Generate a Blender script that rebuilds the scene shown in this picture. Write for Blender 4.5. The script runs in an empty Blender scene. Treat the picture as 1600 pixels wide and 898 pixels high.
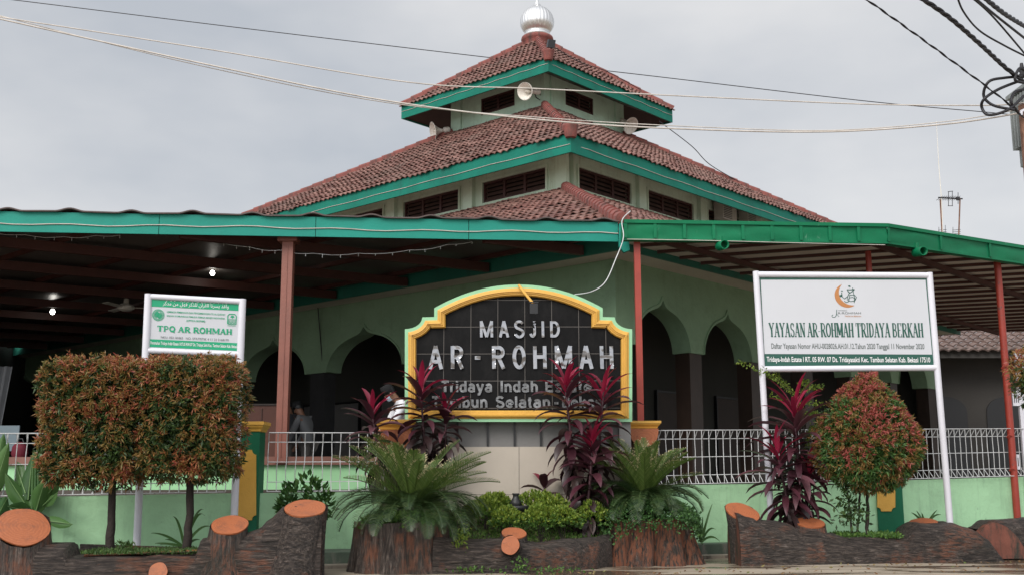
import bpy, math, random
from mathutils import Vector, Matrix
R = math.radians
V = Vector
rnd = random.Random(7)
SC = bpy.context.scene
C = SC.collection

# ---------------------------------------------------------------- camera, world, sun, exposure
CAM_H, F_PX, PITCH, ROLL = 1.1, 1712.8, 0.1728, -0.0017
cd = bpy.data.cameras.new('camera')
cd.sensor_width = 36.0
cd.lens = F_PX / 1600 * 36.0
cd.clip_start = 0.1
cd.clip_end = 3000
cam = bpy.data.objects.new('camera', cd)
C.objects.link(cam)
cam.location = (0, 0, CAM_H)
cam.matrix_world = Matrix.Translation((0, 0, CAM_H)) @ Matrix.Rotation(math.pi / 2 + PITCH, 4, 'X') @ Matrix.Rotation(ROLL, 4, 'Z')
SC.camera = cam

SUN_DIR = V((-0.45, -0.86, 0.74)).normalized()
w = bpy.data.worlds.new('World')
SC.world = w
w.use_nodes = True
nt = w.node_tree
nt.nodes.clear()
wo = nt.nodes.new('ShaderNodeOutputWorld')
bg = nt.nodes.new('ShaderNodeBackground')
bg.inputs['Strength'].default_value = 0.1
sky = nt.nodes.new('ShaderNodeTexSky')
sky.sky_type = 'NISHITA'
sky.sun_disc = False
sky.sun_elevation = math.asin(SUN_DIR.z)
sky.sun_rotation = math.atan2(SUN_DIR.x, SUN_DIR.y)
tc = nt.nodes.new('ShaderNodeTexCoord')
mp = nt.nodes.new('ShaderNodeMapping')
mp.inputs['Scale'].default_value = (1.0, 1.0, 2.2)
mp.inputs['Location'].default_value = (0.35, 0.1, 0.2)
no = nt.nodes.new('ShaderNodeTexNoise')
no.inputs['Scale'].default_value = 2.6
no.inputs['Detail'].default_value = 5.0
no.inputs['Roughness'].default_value = 0.5
rp = nt.nodes.new('ShaderNodeValToRGB')
rp.color_ramp.elements[0].position = 0.34
rp.color_ramp.elements[0].color = (0.52, 0.55, 0.595, 1)
rp.color_ramp.elements[1].position = 0.66
rp.color_ramp.elements[1].color = (0.77, 0.77, 0.775, 1)
sc_ = nt.nodes.new('ShaderNodeVectorMath')
sc_.operation = 'SCALE'
sc_.inputs['Scale'].default_value = 5.6
mx = nt.nodes.new('ShaderNodeMixRGB')
mx.inputs['Fac'].default_value = 0.93
L = nt.links.new
L(tc.outputs['Generated'], mp.inputs['Vector'])
L(mp.outputs['Vector'], no.inputs['Vector'])
L(no.outputs['Fac'], rp.inputs['Fac'])
L(rp.outputs['Color'], sc_.inputs[0])
# the cloud layer glows around the hidden sun, behind the camera
dt = nt.nodes.new('ShaderNodeVectorMath'); dt.operation = 'DOT_PRODUCT'
dt.inputs[1].default_value = SUN_DIR
mr = nt.nodes.new('ShaderNodeMapRange'); mr.interpolation_type = 'SMOOTHSTEP'
mr.inputs['From Min'].default_value = -0.15
mr.inputs['From Max'].default_value = 0.95
mr.inputs['To Min'].default_value = 7.2
mr.inputs['To Max'].default_value = 15.5
L(tc.outputs['Generated'], dt.inputs[0])
L(dt.outputs['Value'], mr.inputs['Value'])
L(mr.outputs[0], sc_.inputs['Scale'])
L(sky.outputs['Color'], mx.inputs['Color1'])
L(sc_.outputs['Vector'], mx.inputs['Color2'])
L(mx.outputs['Color'], bg.inputs['Color'])
L(bg.outputs['Background'], wo.inputs['Surface'])

sd = bpy.data.lights.new('sun', 'SUN')
sd.energy = 1.5
sd.angle = R(30)
sd.color = (1.0, 0.96, 0.9)
sun = bpy.data.objects.new('sun', sd)
C.objects.link(sun)
sun.rotation_euler = SUN_DIR.to_track_quat('Z', 'Y').to_euler()
sun.location = (-10, -15, 30)

vs = SC.view_settings
SC.display_settings.display_device = 'sRGB'
vs.view_transform = 'Standard'
vs.look = 'None'
vs.exposure = 0.50
vs.gamma = 1.0
vs.use_curve_mapping = False
SC.cycles.max_bounces = 6
SC.cycles.diffuse_bounces = 3

# ---------------------------------------------------------------- measuring helpers
def ray(px, py):
    xx, yy = px - 800, py - 449
    x = xx * math.cos(ROLL) + yy * math.sin(ROLL)
    y = -xx * math.sin(ROLL) + yy * math.cos(ROLL)
    return V((x / F_PX, math.cos(PITCH) + y / F_PX * math.sin(PITCH), math.sin(PITCH) - y / F_PX * math.cos(PITCH)))
CO = V((0, 0, CAM_H))
def P(px, py, Y):
    d = ray(px, py)
    return CO + d * (Y / d.y)
def Gz(px, py, z=0.0):
    d = ray(px, py)
    return CO + d * ((z - CAM_H) / d.z)

# mosque frame
TH, BC = 0.0464, V((0.9164, 37.02, 0))
UD = V((math.sin(TH), -math.cos(TH), 0))
UL = V((-math.cos(TH), -math.sin(TH), 0))
DL, DR = (UL - UD).normalized(), (-UL - UD).normalized()
NL, NR = (UL + UD).normalized(), (UD - UL).normalized()
FACES = {'L': (DL, NL), 'R': (DR, NR), 'BR': (-DL, -NL), 'BL': (-DR, -NR)}
def corner(s): return BC + UD * (s * math.sqrt(2))
def fp(face, s, t, z, o=0.0):
    """a point on the face of the square of half size s, t metres from its near corner"""
    d, n = FACES[face]
    p = (corner(s) if face in 'LR' else BC - UD * (s * math.sqrt(2))) + d * t + n * o
    return V((p.x, p.y, z))
def onface(px, py, s, face):
    d, n = FACES[face]
    r = ray(px, py)
    c = corner(s)
    k = (c - CO).dot(n) / r.dot(n)
    q = CO + r * k
    return (q - c).dot(d), q.z

# ---------------------------------------------------------------- object helpers
def tag(o, label=None, cat=None, group=None, kind=None):
    if label: o['label'] = label
    if cat: o['category'] = cat
    if group: o['group'] = group
    if kind: o['kind'] = kind
    return o
def empty(name, loc, label, cat, group=None):
    o = bpy.data.objects.new(name, None)
    C.objects.link(o)
    o.location = loc
    o.empty_display_size = 0.2
    return tag(o, label, cat, group)
def wloc(o):
    p = V((0, 0, 0))
    while o:
        p += V(o.location)
        o = o.parent
    return p

class MB:
    def __init__(self):
        self.v, self.f, self.uv, self.mi = [], [], [], []
        self.smooth = []
        self.cur = 0
        self.sm = False
    def face(self, pts, uv=None):
        n = len(self.v)
        self.v.extend(tuple(p) for p in pts)
        self.f.append(tuple(range(n, n + len(pts))))
        self.uv.append(uv)
        self.mi.append(self.cur)
        self.smooth.append(self.sm)
    def add(self, verts, faces, smooth=None):
        n = len(self.v)
        self.v.extend(tuple(p) for p in verts)
        s = self.sm if smooth is None else smooth
        for f in faces:
            self.f.append(tuple(i + n for i in f))
            self.uv.append(None)
            self.mi.append(self.cur)
            self.smooth.append(s)
    def box(self, c, s):
        self.obox(V(c), V((s[0] / 2, 0, 0)), V((0, s[1] / 2, 0)), V((0, 0, s[2] / 2)))
    def obox(self, c, a, b, d):
        c = V(c)
        vs_ = [c + a * i + b * j + d * k for k in (-1, 1) for j in (-1, 1) for i in (-1, 1)]
        self.add(vs_, [(0, 2, 3, 1), (4, 5, 7, 6), (0, 1, 5, 4), (2, 6, 7, 3), (1, 3, 7, 5), (0, 4, 6, 2)], False)
    def bar(self, p, q, w_, h, up=V((0, 0, 1))):
        p, q = V(p), V(q)
        d = (q - p)
        a = d.normalized().cross(up).normalized()
        b = a.cross(d.normalized())
        self.obox((p + q) / 2, d / 2, a * w_ / 2, b * h / 2)
    def tube(self, pts, r, n=8, caps=True, smooth=True):
        pts = [V(p) for p in pts]
        rs = r if isinstance(r, (list, tuple)) else [r] * len(pts)
        ring, vs_, fs = None, [], []
        prev = None
        for i, p in enumerate(pts):
            t = (pts[min(i + 1, len(pts) - 1)] - pts[max(i - 1, 0)]).normalized()
            if prev is None:
                a = t.cross(V((0, 0, 1)))
                if a.length < 1e-3: a = t.cross(V((0, 1, 0)))
            else:
                a = prev - t * prev.dot(t)
            a.normalize()
            prev = a
            b = t.cross(a)
            for k in range(n):
                an = 2 * math.pi * k / n
                vs_.append(p + (a * math.cos(an) + b * math.sin(an)) * rs[i])
        for i in range(len(pts) - 1):
            for k in range(n):
                k2 = (k + 1) % n
                fs.append((i * n + k, i * n + k2, (i + 1) * n + k2, (i + 1) * n + k))
        self.add(vs_, fs, smooth)
        if caps:
            self.add(vs_[:n], [tuple(range(n))[::-1]], False)
            self.add(vs_[-n:], [tuple(range(n))], False)
    def lathe(self, prof, c, n=24, axis=V((0, 0, 1)), smooth=True, caps=True):
        c, axis = V(c), V(axis).normalized()
        a = axis.cross(V((0, 0, 1)))
        if a.length < 1e-3: a = V((1, 0, 0))
        a.normalize()
        b = axis.cross(a)
        vs_, fs = [], []
        for r, h in prof:
            for k in range(n):
                an = 2 * math.pi * k / n
                vs_.append(c + axis * h + (a * math.cos(an) + b * math.sin(an)) * r)
        for i in range(len(prof) - 1):
            for k in range(n):
                k2 = (k + 1) % n
                fs.append((i * n + k, i * n + k2, (i + 1) * n + k2, (i + 1) * n + k))
        self.add(vs_, fs, smooth)
        if caps:
            self.add(vs_[:n], [tuple(range(n))[::-1]], False)
            self.add(vs_[-n:], [tuple(range(n))], False)
    def prism(self, poly, off):
        """poly: list of 3d points, extruded by the vector off"""
        n = len(poly)
        a = [V(p) for p in poly]
        b = [p + off for p in a]
        self.add(a, [tuple(range(n))], False)
        self.add(b, [tuple(range(n))[::-1]], False)
        self.add(a + b, [(i, i + n, (i + 1) % n + n, (i + 1) % n) for i in range(n)], False)
    def build(self, name, mats, parent=None, fix=False):
        off = wloc(parent) if parent else V((0, 0, 0))
        me = bpy.data.meshes.new(name)
        me.from_pydata([(p[0] - off.x, p[1] - off.y, p[2] - off.z) for p in self.v], [], self.f)
        if not isinstance(mats, (list, tuple)): mats = [mats]
        for m in mats: me.materials.append(m)
        me.polygons.foreach_set('material_index', self.mi)
        me.polygons.foreach_set('use_smooth', self.smooth)
        if any(u is not None for u in self.uv):
            ul = me.uv_layers.new(name='uv')
            k = 0
            dat = []
            for f, u in zip(self.f, self.uv):
                for i in range(len(f)):
                    dat.extend(u[i] if u else (0, 0))
            ul.data.foreach_set('uv', dat)
        if fix:
            import bmesh
            bm = bmesh.new()
            bm.from_mesh(me)
            bmesh.ops.remove_doubles(bm, verts=bm.verts, dist=0.0005)
            bmesh.ops.recalc_face_normals(bm, faces=bm.faces)
            bm.to_mesh(me)
            bm.free()
        me.update()
        o = bpy.data.objects.new(name, me)
        C.objects.link(o)
        if parent: o.parent = parent
        return o

def copy_tree(o, loc=None, label=None):
    def rec(x, par):
        c = x.copy()
        C.objects.link(c)
        if par: c.parent = par
        for ch in x.children: rec(ch, c)
        return c
    c = rec(o, None)
    if loc is not None: c.location = loc
    if label: c['label'] = label
    return c

# ---------------------------------------------------------------- materials
def newmat(name):
    m = bpy.data.materials.new(name)
    m.use_nodes = True
    t = m.node_tree
    t.nodes.clear()
    out = t.nodes.new('ShaderNodeOutputMaterial')
    b = t.nodes.new('ShaderNodeBsdfPrincipled')
    t.links.new(b.outputs[0], out.inputs['Surface'])
    return m, t, b, out
def ramp(t, stops, interp='LINEAR'):
    r = t.nodes.new('ShaderNodeValToRGB')
    r.color_ramp.interpolation = interp
    e = r.color_ramp.elements
    while len(e) < len(stops): e.new(0.5)
    for i, (p, c) in enumerate(stops):
        e[i].position = p
        e[i].color = (c[0], c[1], c[2], 1)
    return r
def noise(t, scale, stretch=(1, 1, 1), detail=6, rough=0.6):
    c = t.nodes.new('ShaderNodeTexCoord')
    m_ = t.nodes.new('ShaderNodeMapping')
    m_.inputs['Scale'].default_value = stretch
    n = t.nodes.new('ShaderNodeTexNoise')
    n.inputs['Scale'].default_value = scale
    n.inputs['Detail'].default_value = detail
    n.inputs['Roughness'].default_value = rough
    t.links.new(c.outputs['Object'], m_.inputs['Vector'])
    t.links.new(m_.outputs[0], n.inputs['Vector'])
    return n
def mixc(t, fac, a, b):
    x = t.nodes.new('ShaderNodeMixRGB')
    for s, val in ((x.inputs[0], fac), (x.inputs[1], a), (x.inputs[2], b)):
        if hasattr(val, 'links') or hasattr(val, 'is_output'): t.links.new(val, s)
        elif isinstance(val, (int, float)): s.default_value = val
        else: s.default_value = (val[0], val[1], val[2], 1)
    return x.outputs[0]
def bump(t, b, h, strength, dist=0.02):
    n = t.nodes.new('ShaderNodeBump')
    n.inputs['Strength'].default_value = strength
    n.inputs['Distance'].default_value = dist
    t.links.new(h, n.inputs['Height'])
    t.links.new(n.outputs[0], b.inputs['Normal'])
def paint(name, col, rough=0.6, var=0.12, scale=3.0, metal=0.0, bmp=0.15, bscale=25, dirt=None, dstretch=(1, 1, 0.25), dlo=0.55, dhi=0.72, stretch=(1, 1, 1)):
    """painted or plastered surface: slow colour drift, optional stains and streaks"""
    m, t, b, o = newmat(name)
    n = noise(t, scale, stretch)
    r = ramp(t, [(0.3, [x * (1 - var) for x in col]), (0.7, [min(1, x * (1 + var)) for x in col])])
    t.links.new(n.outputs['Fac'], r.inputs[0])
    c = r.outputs[0]
    if dirt:
        d = noise(t, scale * 1.7, dstretch, 8, 0.7)
        dr = ramp(t, [(dlo, (0, 0, 0)), (dhi, (1, 1, 1))])
        t.links.new(d.outputs['Fac'], dr.inputs[0])
        c = mixc(t, dr.outputs[0], c, dirt)
    t.links.new(c, b.inputs['Base Color'])
    b.inputs['Roughness'].default_value = rough
    b.inputs['Metallic'].default_value = metal
    if bmp:
        bn = noise(t, bscale, (1, 1, 1), 4)
        bump(t, b, bn.outputs['Fac'], bmp)
    return m
def leafmat(name, stops, rough=0.45, trans=0.25):
    m, t, b, o = newmat(name)
    g = t.nodes.new('ShaderNodeNewGeometry')
    r = ramp(t, stops)
    t.links.new(g.outputs['Random Per Island'], r.inputs[0])
    t.links.new(r.outputs[0], b.inputs['Base Color'])
    b.inputs['Roughness'].default_value = rough
    tr = t.nodes.new('ShaderNodeBsdfTranslucent')
    t.links.new(r.outputs[0], tr.inputs['Color'])
    ms = t.nodes.new('ShaderNodeMixShader')
    ms.inputs[0].default_value = trans
    t.links.new(b.outputs[0], ms.inputs[1])
    t.links.new(tr.outputs[0], ms.inputs[2])
    t.links.new(ms.outputs[0], o.inputs['Surface'])
    return m
def barkmat(name, stretch, orange=0.5, worn=0.62):
    m, t, b, o = newmat(name)
    n1 = noise(t, 17, stretch, 8, 0.75)
    n1.inputs['Distortion'].default_value = 0.6
    r1 = ramp(t, [(0.34, (0.010, 0.008, 0.007)), (0.46, (0.052, 0.040, 0.034)), (0.56, (0.115, 0.088, 0.073)), (0.68, (0.29, 0.235, 0.20))])
    t.links.new(n1.outputs['Fac'], r1.inputs[0])
    n2 = noise(t, 2.0, (1, 1, 1), 5, 0.6)
    r2 = ramp(t, [(orange - .04, (0, 0, 0)), (orange + 0.08, (1, 1, 1))])
    t.links.new(n2.outputs['Fac'], r2.inputs[0])
    n3 = noise(t, 15, stretch, 6, 0.7)
    r3 = ramp(t, [(0.44, (0, 0, 0)), (0.54, (1, 1, 1))])
    t.links.new(n3.outputs['Fac'], r3.inputs[0])
    mul = t.nodes.new('ShaderNodeMath')
    mul.operation = 'MULTIPLY'
    t.links.new(r2.outputs[0], mul.inputs[0])
    t.links.new(r3.outputs[0], mul.inputs[1])
    m7 = t.nodes.new('ShaderNodeMath'); m7.operation = 'MULTIPLY'; m7.inputs[1].default_value = worn
    t.links.new(mul.outputs[0], m7.inputs[0])
    col = mixc(t, m7.outputs[0], r1.outputs[0], (0.34, 0.125, 0.065))
    n4 = noise(t, 1.2, (1, 1, 1), 6, 0.65)
    r4 = ramp(t, [(0.56, (0, 0, 0)), (0.68, (0.6, 0.6, 0.6))])
    t.links.new(n4.outputs['Fac'], r4.inputs[0])
    col = mixc(t, r4.outputs[0], col, (0.03, 0.03, 0.02))
    t.links.new(col, b.inputs['Base Color'])
    b.inputs['Roughness'].default_value = 0.55
    nb_ = noise(t, 11, stretch, 5, 0.7)
    nb_.inputs['Distortion'].default_value = 0.8
    ad = t.nodes.new('ShaderNodeMath'); ad.operation = 'ADD'
    t.links.new(n1.outputs['Fac'], ad.inputs[0]); t.links.new(nb_.outputs['Fac'], ad.inputs[1])
    bump(t, b, ad.outputs[0], 1.0, 0.09)
    return m

M = {}
M['teal'] = paint('teal_paint', (0.018, 0.26, 0.20), 0.5, 0.10, 1.2, dirt=(0.035, 0.17, 0.145), dlo=0.6, dhi=0.8)
M['teal_dark'] = paint('dark_teal_paint', (0.02, 0.16, 0.115), 0.5, 0.1, 1.5, dirt=(0.03, 0.09, 0.07))
M['gutter'] = paint('green_gutter_paint', (0.004, 0.16, 0.068), 0.42, 0.15, 2.0, bmp=0.35, bscale=2.5, dirt=(0.16, 0.32, 0.23), dlo=0.62, dhi=0.74, dstretch=(1.6, 1, 0.6))
M['mint'] = paint('mint_wall_plaster', (0.44, 0.64, 0.50), 0.85, 0.07, 1.0, dirt=(0.22, 0.33, 0.22), dlo=0.6, dhi=0.8)
M['mint_dirty'] = paint('weathered_mint_plaster', (0.44, 0.57, 0.44), 0.85, 0.1, 1.2, dirt=(0.30, 0.32, 0.18), dlo=0.52, dhi=0.75)
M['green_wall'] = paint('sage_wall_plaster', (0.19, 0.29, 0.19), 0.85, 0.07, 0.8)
def wallmat(name, col, stain, foot_scale):
    """painted plaster with rain streaks and patchy repainting"""
    m, t, b, o = newmat(name)
    n = noise(t, 0.9, (1, 1, 1.4), 5, 0.6)
    r = ramp(t, [(0.32, [x * .86 for x in col]), (0.5, col), (0.68, [min(1, x * 1.08) for x in col])])
    t.links.new(n.outputs['Fac'], r.inputs[0])
    c = r.outputs[0]
    for sc, st, lo, hi, k in ((4.0, (1.6, 1.6, .16), .54, .74, .55), (2.2, (1, 1, 1), .56, .70, .35), (9.0, (1, 1, 1), .63, .70, .5)):
        d = noise(t, sc, st, 7, .7)
        dr = ramp(t, [(lo, (0, 0, 0)), (hi, (k, k, k))])
        t.links.new(d.outputs['Fac'], dr.inputs[0])
        c = mixc(t, dr.outputs[0], c, stain)
    t.links.new(c, b.inputs['Base Color'])
    b.inputs['Roughness'].default_value = 0.8
    bn = noise(t, 7, (1, 1, 1), 8, .65)
    bump(t, b, bn.outputs['Fac'], 0.5, 0.03)
    return m
M['street_green'] = wallmat('light_green_wall_plaster', (0.42, 0.69, 0.41), (0.24, 0.40, 0.24), 1)
M['mint'] = wallmat('mint_wall_plaster', (0.52, 0.72, 0.57), (0.30, 0.42, 0.31), 1)
M['mint_dirty'] = wallmat('weathered_mint_plaster', (0.55, 0.67, 0.53), (0.32, 0.33, 0.19), 1)
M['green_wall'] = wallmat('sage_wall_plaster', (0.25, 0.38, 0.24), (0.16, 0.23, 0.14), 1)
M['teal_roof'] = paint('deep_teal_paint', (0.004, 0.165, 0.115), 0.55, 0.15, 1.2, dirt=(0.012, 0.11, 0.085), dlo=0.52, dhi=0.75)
M['louvre'] = paint('brown_louvre_wood', (0.085, 0.048, 0.04), 0.6, 0.3, 4)
M['louvre_frame'] = paint('brown_window_frame', (0.06, 0.022, 0.02), 0.6, 0.2, 4)
M['brown_steel'] = paint('brown_red_steel', (0.075, 0.022, 0.016), 0.5, 0.15, 3, dirt=(0.07, 0.025, 0.018))
M['coping'] = paint('brown_coping_paint', (0.20, 0.085, 0.062), 0.5, 0.12, 3)
M['post_brown'] = paint('brown_post_paint', (0.24, 0.085, 0.06), 0.5, 0.12, 3, dirt=(0.13, 0.06, 0.045), dlo=0.55, dhi=0.8)
M['red_steel'] = paint('red_pole_paint', (0.34, 0.045, 0.028), 0.45, 0.12, 3, dirt=(0.12, 0.06, 0.05), dlo=0.6, dhi=0.66, dstretch=(1, 1, 1.2))
M['sheet'] = paint('grey_roof_sheet', (0.095, 0.085, 0.078), 0.4, 0.2, 1.5)
M['cream_panel'] = paint('cream_ceiling_panel', (0.68, 0.60, 0.53), 0.8, 0.08, 1)
M['white_paint'] = paint('white_paint', (0.70, 0.69, 0.74), 0.4, 0.04, 3, bmp=0.05)
M['wire_white'] = paint('white_coated_wire', (0.62, 0.62, 0.62), 0.5, 0.15, 6, bmp=0, dirt=(0.3, 0.27, 0.24), dlo=0.6, dhi=0.7)
M['yellow'] = paint('ochre_yellow_paint', (0.66, 0.36, 0.06), 0.5, 0.08, 3, dirt=(0.42, 0.22, 0.05), dlo=0.6, dhi=0.8, bmp=0.3)
M['pillar_green'] = paint('dark_green_paint', (0.012, 0.125, 0.062), 0.5, 0.1, 3)
def cutmat():
    m, t, b, o = newmat('orange_painted_cut_wood')
    c = t.nodes.new('ShaderNodeTexCoord')
    mp_ = t.nodes.new('ShaderNodeMapping'); mp_.inputs['Location'].default_value = (-.5, -.5, -.5)
    t.links.new(c.outputs['Generated'], mp_.inputs['Vector'])
    wv = t.nodes.new('ShaderNodeTexWave'); wv.wave_type = 'RINGS'; wv.rings_direction = 'SPHERICAL'
    wv.inputs['Scale'].default_value = 4.5; wv.inputs['Distortion'].default_value = 5; wv.inputs['Detail'].default_value = 3; wv.inputs['Detail Scale'].default_value = 1.5
    t.links.new(mp_.outputs[0], wv.inputs['Vector'])
    r = ramp(t, [(0.2, (0.35, 0.105, 0.040)), (0.8, (0.40, 0.125, 0.048))])
    t.links.new(wv.outputs['Fac'], r.inputs[0])
    n = noise(t, 6, (1, 1, 1), 7, 0.7)
    r2 = ramp(t, [(0.5, (0, 0, 0)), (0.68, (0.85, 0.85, 0.85))])
    t.links.new(n.outputs['Fac'], r2.inputs[0])
    col = mixc(t, r2.outputs[0], r.outputs[0], (0.20, 0.075, 0.04))
    n2 = noise(t, 15, (1, 1, 1), 5, 0.7)
    r3 = ramp(t, [(0.62, (0, 0, 0)), (0.72, (0.7, 0.7, 0.7))])
    t.links.new(n2.outputs['Fac'], r3.inputs[0])
    col = mixc(t, r3.outputs[0], col, (0.08, 0.05, 0.035))
    t.links.new(col, b.inputs['Base Color'])
    b.inputs['Roughness'].default_value = 0.6
    bump(t, b, n2.outputs['Fac'], 0.4, 0.02)
    return m
M['orange_cut'] = cutmat()
M['red_cut'] = paint('dark_red_cut_paint', (0.17, 0.055, 0.035), 0.65, 0.25, 5, dirt=(0.03, 0.028, 0.02), dlo=0.45, dhi=0.6, bmp=0.3)
M['bark_h'] = barkmat('lying_bark', (0.22, 2, 2.2), 0.56)
M['bark_o'] = barkmat('orange_worn_bark', (1.9, 1.9, 0.2), 0.36, 0.95)
M['bark_v'] = barkmat('upright_bark', (1.9, 1.9, 0.2), 0.5)
M['bark_d'] = barkmat('slanted_bark', (0.5, 2, 1.5), 0.55)
M['black_tile'] = None
M['beige'] = paint('beige_stone_panel', (0.47, 0.41, 0.34), 0.5, 0.05, 2, dirt=(0.36, 0.31, 0.25), dlo=0.55, dhi=0.8)
M['grey_panel'] = paint('grey_metal_panel', (0.17, 0.165, 0.16), 0.5, 0.08, 2)
M['dark_clad'] = paint('dark_stone_cladding', (0.035, 0.035, 0.037), 0.4, 0.2, 3)
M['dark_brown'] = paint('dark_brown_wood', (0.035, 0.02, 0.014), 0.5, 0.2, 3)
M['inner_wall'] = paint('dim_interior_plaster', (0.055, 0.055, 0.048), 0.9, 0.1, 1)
M['floor'] = paint('floor_tile', (0.07, 0.055, 0.045), 0.4, 0.1, 2)
M['black'] = paint('black_plastic', (0.012, 0.012, 0.013), 0.4, 0.1, 3, bmp=0)
M['black_cable'] = paint('black_cable', (0.018, 0.016, 0.02), 0.5, 0.1, 3, bmp=0)
M['cream_cable'] = paint('weathered_cream_cable', (0.55, 0.50, 0.45), 0.6, 0.2, 5, bmp=0)
M['urn'] = paint('black_stone', (0.02, 0.02, 0.021), 0.45, 0.2, 5, bmp=0.3)
M['soil'] = paint('garden_soil', (0.06, 0.045, 0.032), 0.95, 0.3, 8, bmp=0.8, bscale=40)
M['trunk'] = paint('dark_shrub_bark', (0.028, 0.02, 0.016), 0.85, 0.3, 14, bmp=0.8, bscale=30)
M['horn'] = paint('beige_horn_metal', (0.76, 0.72, 0.65), 0.45, 0.1, 4, dirt=(0.5, 0.45, 0.36), bmp=0)
M['ac'] = paint('ac_casing', (0.42, 0.40, 0.36), 0.5, 0.1, 3)
M['transformer'] = paint('grey_transformer_paint', (0.25, 0.27, 0.265), 0.5, 0.1, 3, dirt=(0.14, 0.14, 0.13))
M['rust'] = paint('rusty_pipe', (0.24, 0.12, 0.075), 0.75, 0.25, 8, dirt=(0.12, 0.055, 0.035), dlo=0.48, dhi=0.6, bmp=0.4)
M['kerb_green'] = paint('faded_green_kerb', (0.06, 0.085, 0.062), 0.7, 0.25, 4, dirt=(0.15, 0.14, 0.12), dlo=0.5, dhi=0.62)
M['slab'] = paint('concrete_slab', (0.28, 0.24, 0.19), 0.7, 0.2, 4, dirt=(0.12, 0.10, 0.08), dlo=0.5, dhi=0.65)

for k_ in ('teal', 'teal_roof', 'gutter', 'pillar_green'):
    M[k_].node_tree.nodes['Principled BSDF'].inputs['Specular IOR Level'].default_value = 0.22
def chrome():
    m, t, b, o = newmat('polished_steel')
    b.inputs['Metallic'].default_value = 1
    b.inputs['Base Color'].default_value = (0.33, 0.33, 0.34, 1)
    b.inputs['Roughness'].default_value = 0.10
    n = noise(t, 6, (1, 1, 1), 1)
    bump(t, b, n.outputs['Fac'], 1.0, 0.045)
    return m
M['chrome'] = chrome()
def steel():
    m, t, b, o = newmat('ribbed_dome_steel')
    b.inputs['Metallic'].default_value = 1
    b.inputs['Base Color'].default_value = (0.78, 0.77, 0.76, 1)
    b.inputs['Roughness'].default_value = 0.3
    n = noise(t, 9, (1, 1, 1), 3)
    bump(t, b, n.outputs['Fac'], 0.15, 0.02)
    return m
M['steel'] = steel()
def tilemat():
    m, t, b, o = newmat('glazed_black_tile')
    c = t.nodes.new('ShaderNodeTexCoord')
    sp = t.nodes.new('ShaderNodeSeparateXYZ')
    t.links.new(c.outputs['Object'], sp.inputs[0])
    outs = []
    for ax, off in (('X', 0.19), ('Z', 0.11)):
        a = t.nodes.new('ShaderNodeMath'); a.operation = 'ADD'; a.inputs[1].default_value = 40 + off
        d = t.nodes.new('ShaderNodeMath'); d.operation = 'DIVIDE'; d.inputs[1].default_value = 0.38
        f = t.nodes.new('ShaderNodeMath'); f.operation = 'FRACT'
        l = t.nodes.new('ShaderNodeMath'); l.operation = 'LESS_THAN'; l.inputs[1].default_value = 0.02
        t.links.new(sp.outputs[ax], a.inputs[0]); t.links.new(a.outputs[0], d.inputs[0])
        t.links.new(d.outputs[0], f.inputs[0]); t.links.new(f.outputs[0], l.inputs[0])
        outs.append(l.outputs[0])
    mxx = t.nodes.new('ShaderNodeMath'); mxx.operation = 'MAXIMUM'
    t.links.new(outs[0], mxx.inputs[0]); t.links.new(outs[1], mxx.inputs[1])
    n = noise(t, 5, (1, 1, 0.5), 8, 0.75)
    r = ramp(t, [(0.45, (0.007, 0.0068, 0.007)), (0.68, (0.014, 0.0135, 0.0135)), (0.76, (0.07, 0.07, 0.07))])
    t.links.new(n.outputs['Fac'], r.inputs[0])
    t.links.new(mixc(t, mxx.outputs[0], r.outputs[0], (0.13, 0.12, 0.11)), b.inputs['Base Color'])
    b.inputs['Roughness'].default_value = 0.42
    b.inputs['Specular IOR Level'].default_value = 0.10
    return m
M['black_tile'] = tilemat()
def rooftile(name, cols):
    m, t, b, o = newmat(name)
    uv = t.nodes.new('ShaderNodeUVMap')
    fl = t.nodes.new('ShaderNodeVectorMath'); fl.operation = 'FLOOR'
    t.links.new(uv.outputs[0], fl.inputs[0])
    wn = t.nodes.new('ShaderNodeTexWhiteNoise'); wn.noise_dimensions = '2D'
    t.links.new(fl.outputs[0], wn.inputs['Vector'])
    r = ramp(t, cols)
    t.links.new(wn.outputs['Value'], r.inputs[0])
    n = noise(t, 0.9, (1, 1, 1), 8, 0.7)
    r2 = ramp(t, [(0.42, (0, 0, 0)), (0.68, (0.75, 0.75, 0.75))])
    t.links.new(n.outputs['Fac'], r2.inputs[0])
    c = mixc(t, r2.outputs[0], r.outputs[0], (0.20, 0.125, 0.10))
    n3 = noise(t, 14, (1, 1, 1), 6, 0.7)
    r3 = ramp(t, [(0.54, (0, 0, 0)), (0.68, (0.85, 0.85, 0.85))])
    t.links.new(n3.outputs['Fac'], r3.inputs[0])
    c = mixc(t, r3.outputs[0], c, (0.065, 0.045, 0.038))
    n5 = noise(t, 0.55, (1, 1, .6), 7, .7)
    r5 = ramp(t, [(0.5, (0, 0, 0)), (0.7, (0.6, 0.6, 0.6))])
    t.links.new(n5.outputs['Fac'], r5.inputs[0])
    c = mixc(t, r5.outputs[0], c, (0.10, 0.07, 0.055))
    t.links.new(c, b.inputs['Base Color'])
    b.inputs['Roughness'].default_value = 0.7
    return m
M['tile'] = rooftile('red_clay_roof_tile', [(0.0, (0.125, 0.050, 0.040)), (0.5, (0.195, 0.083, 0.066)), (1.0, (0.30, 0.155, 0.125))])
M['tile_grey'] = rooftile('brown_grey_roof_tile', [(0.0, (0.12, 0.085, 0.075)), (1.0, (0.22, 0.16, 0.145))])
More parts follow.
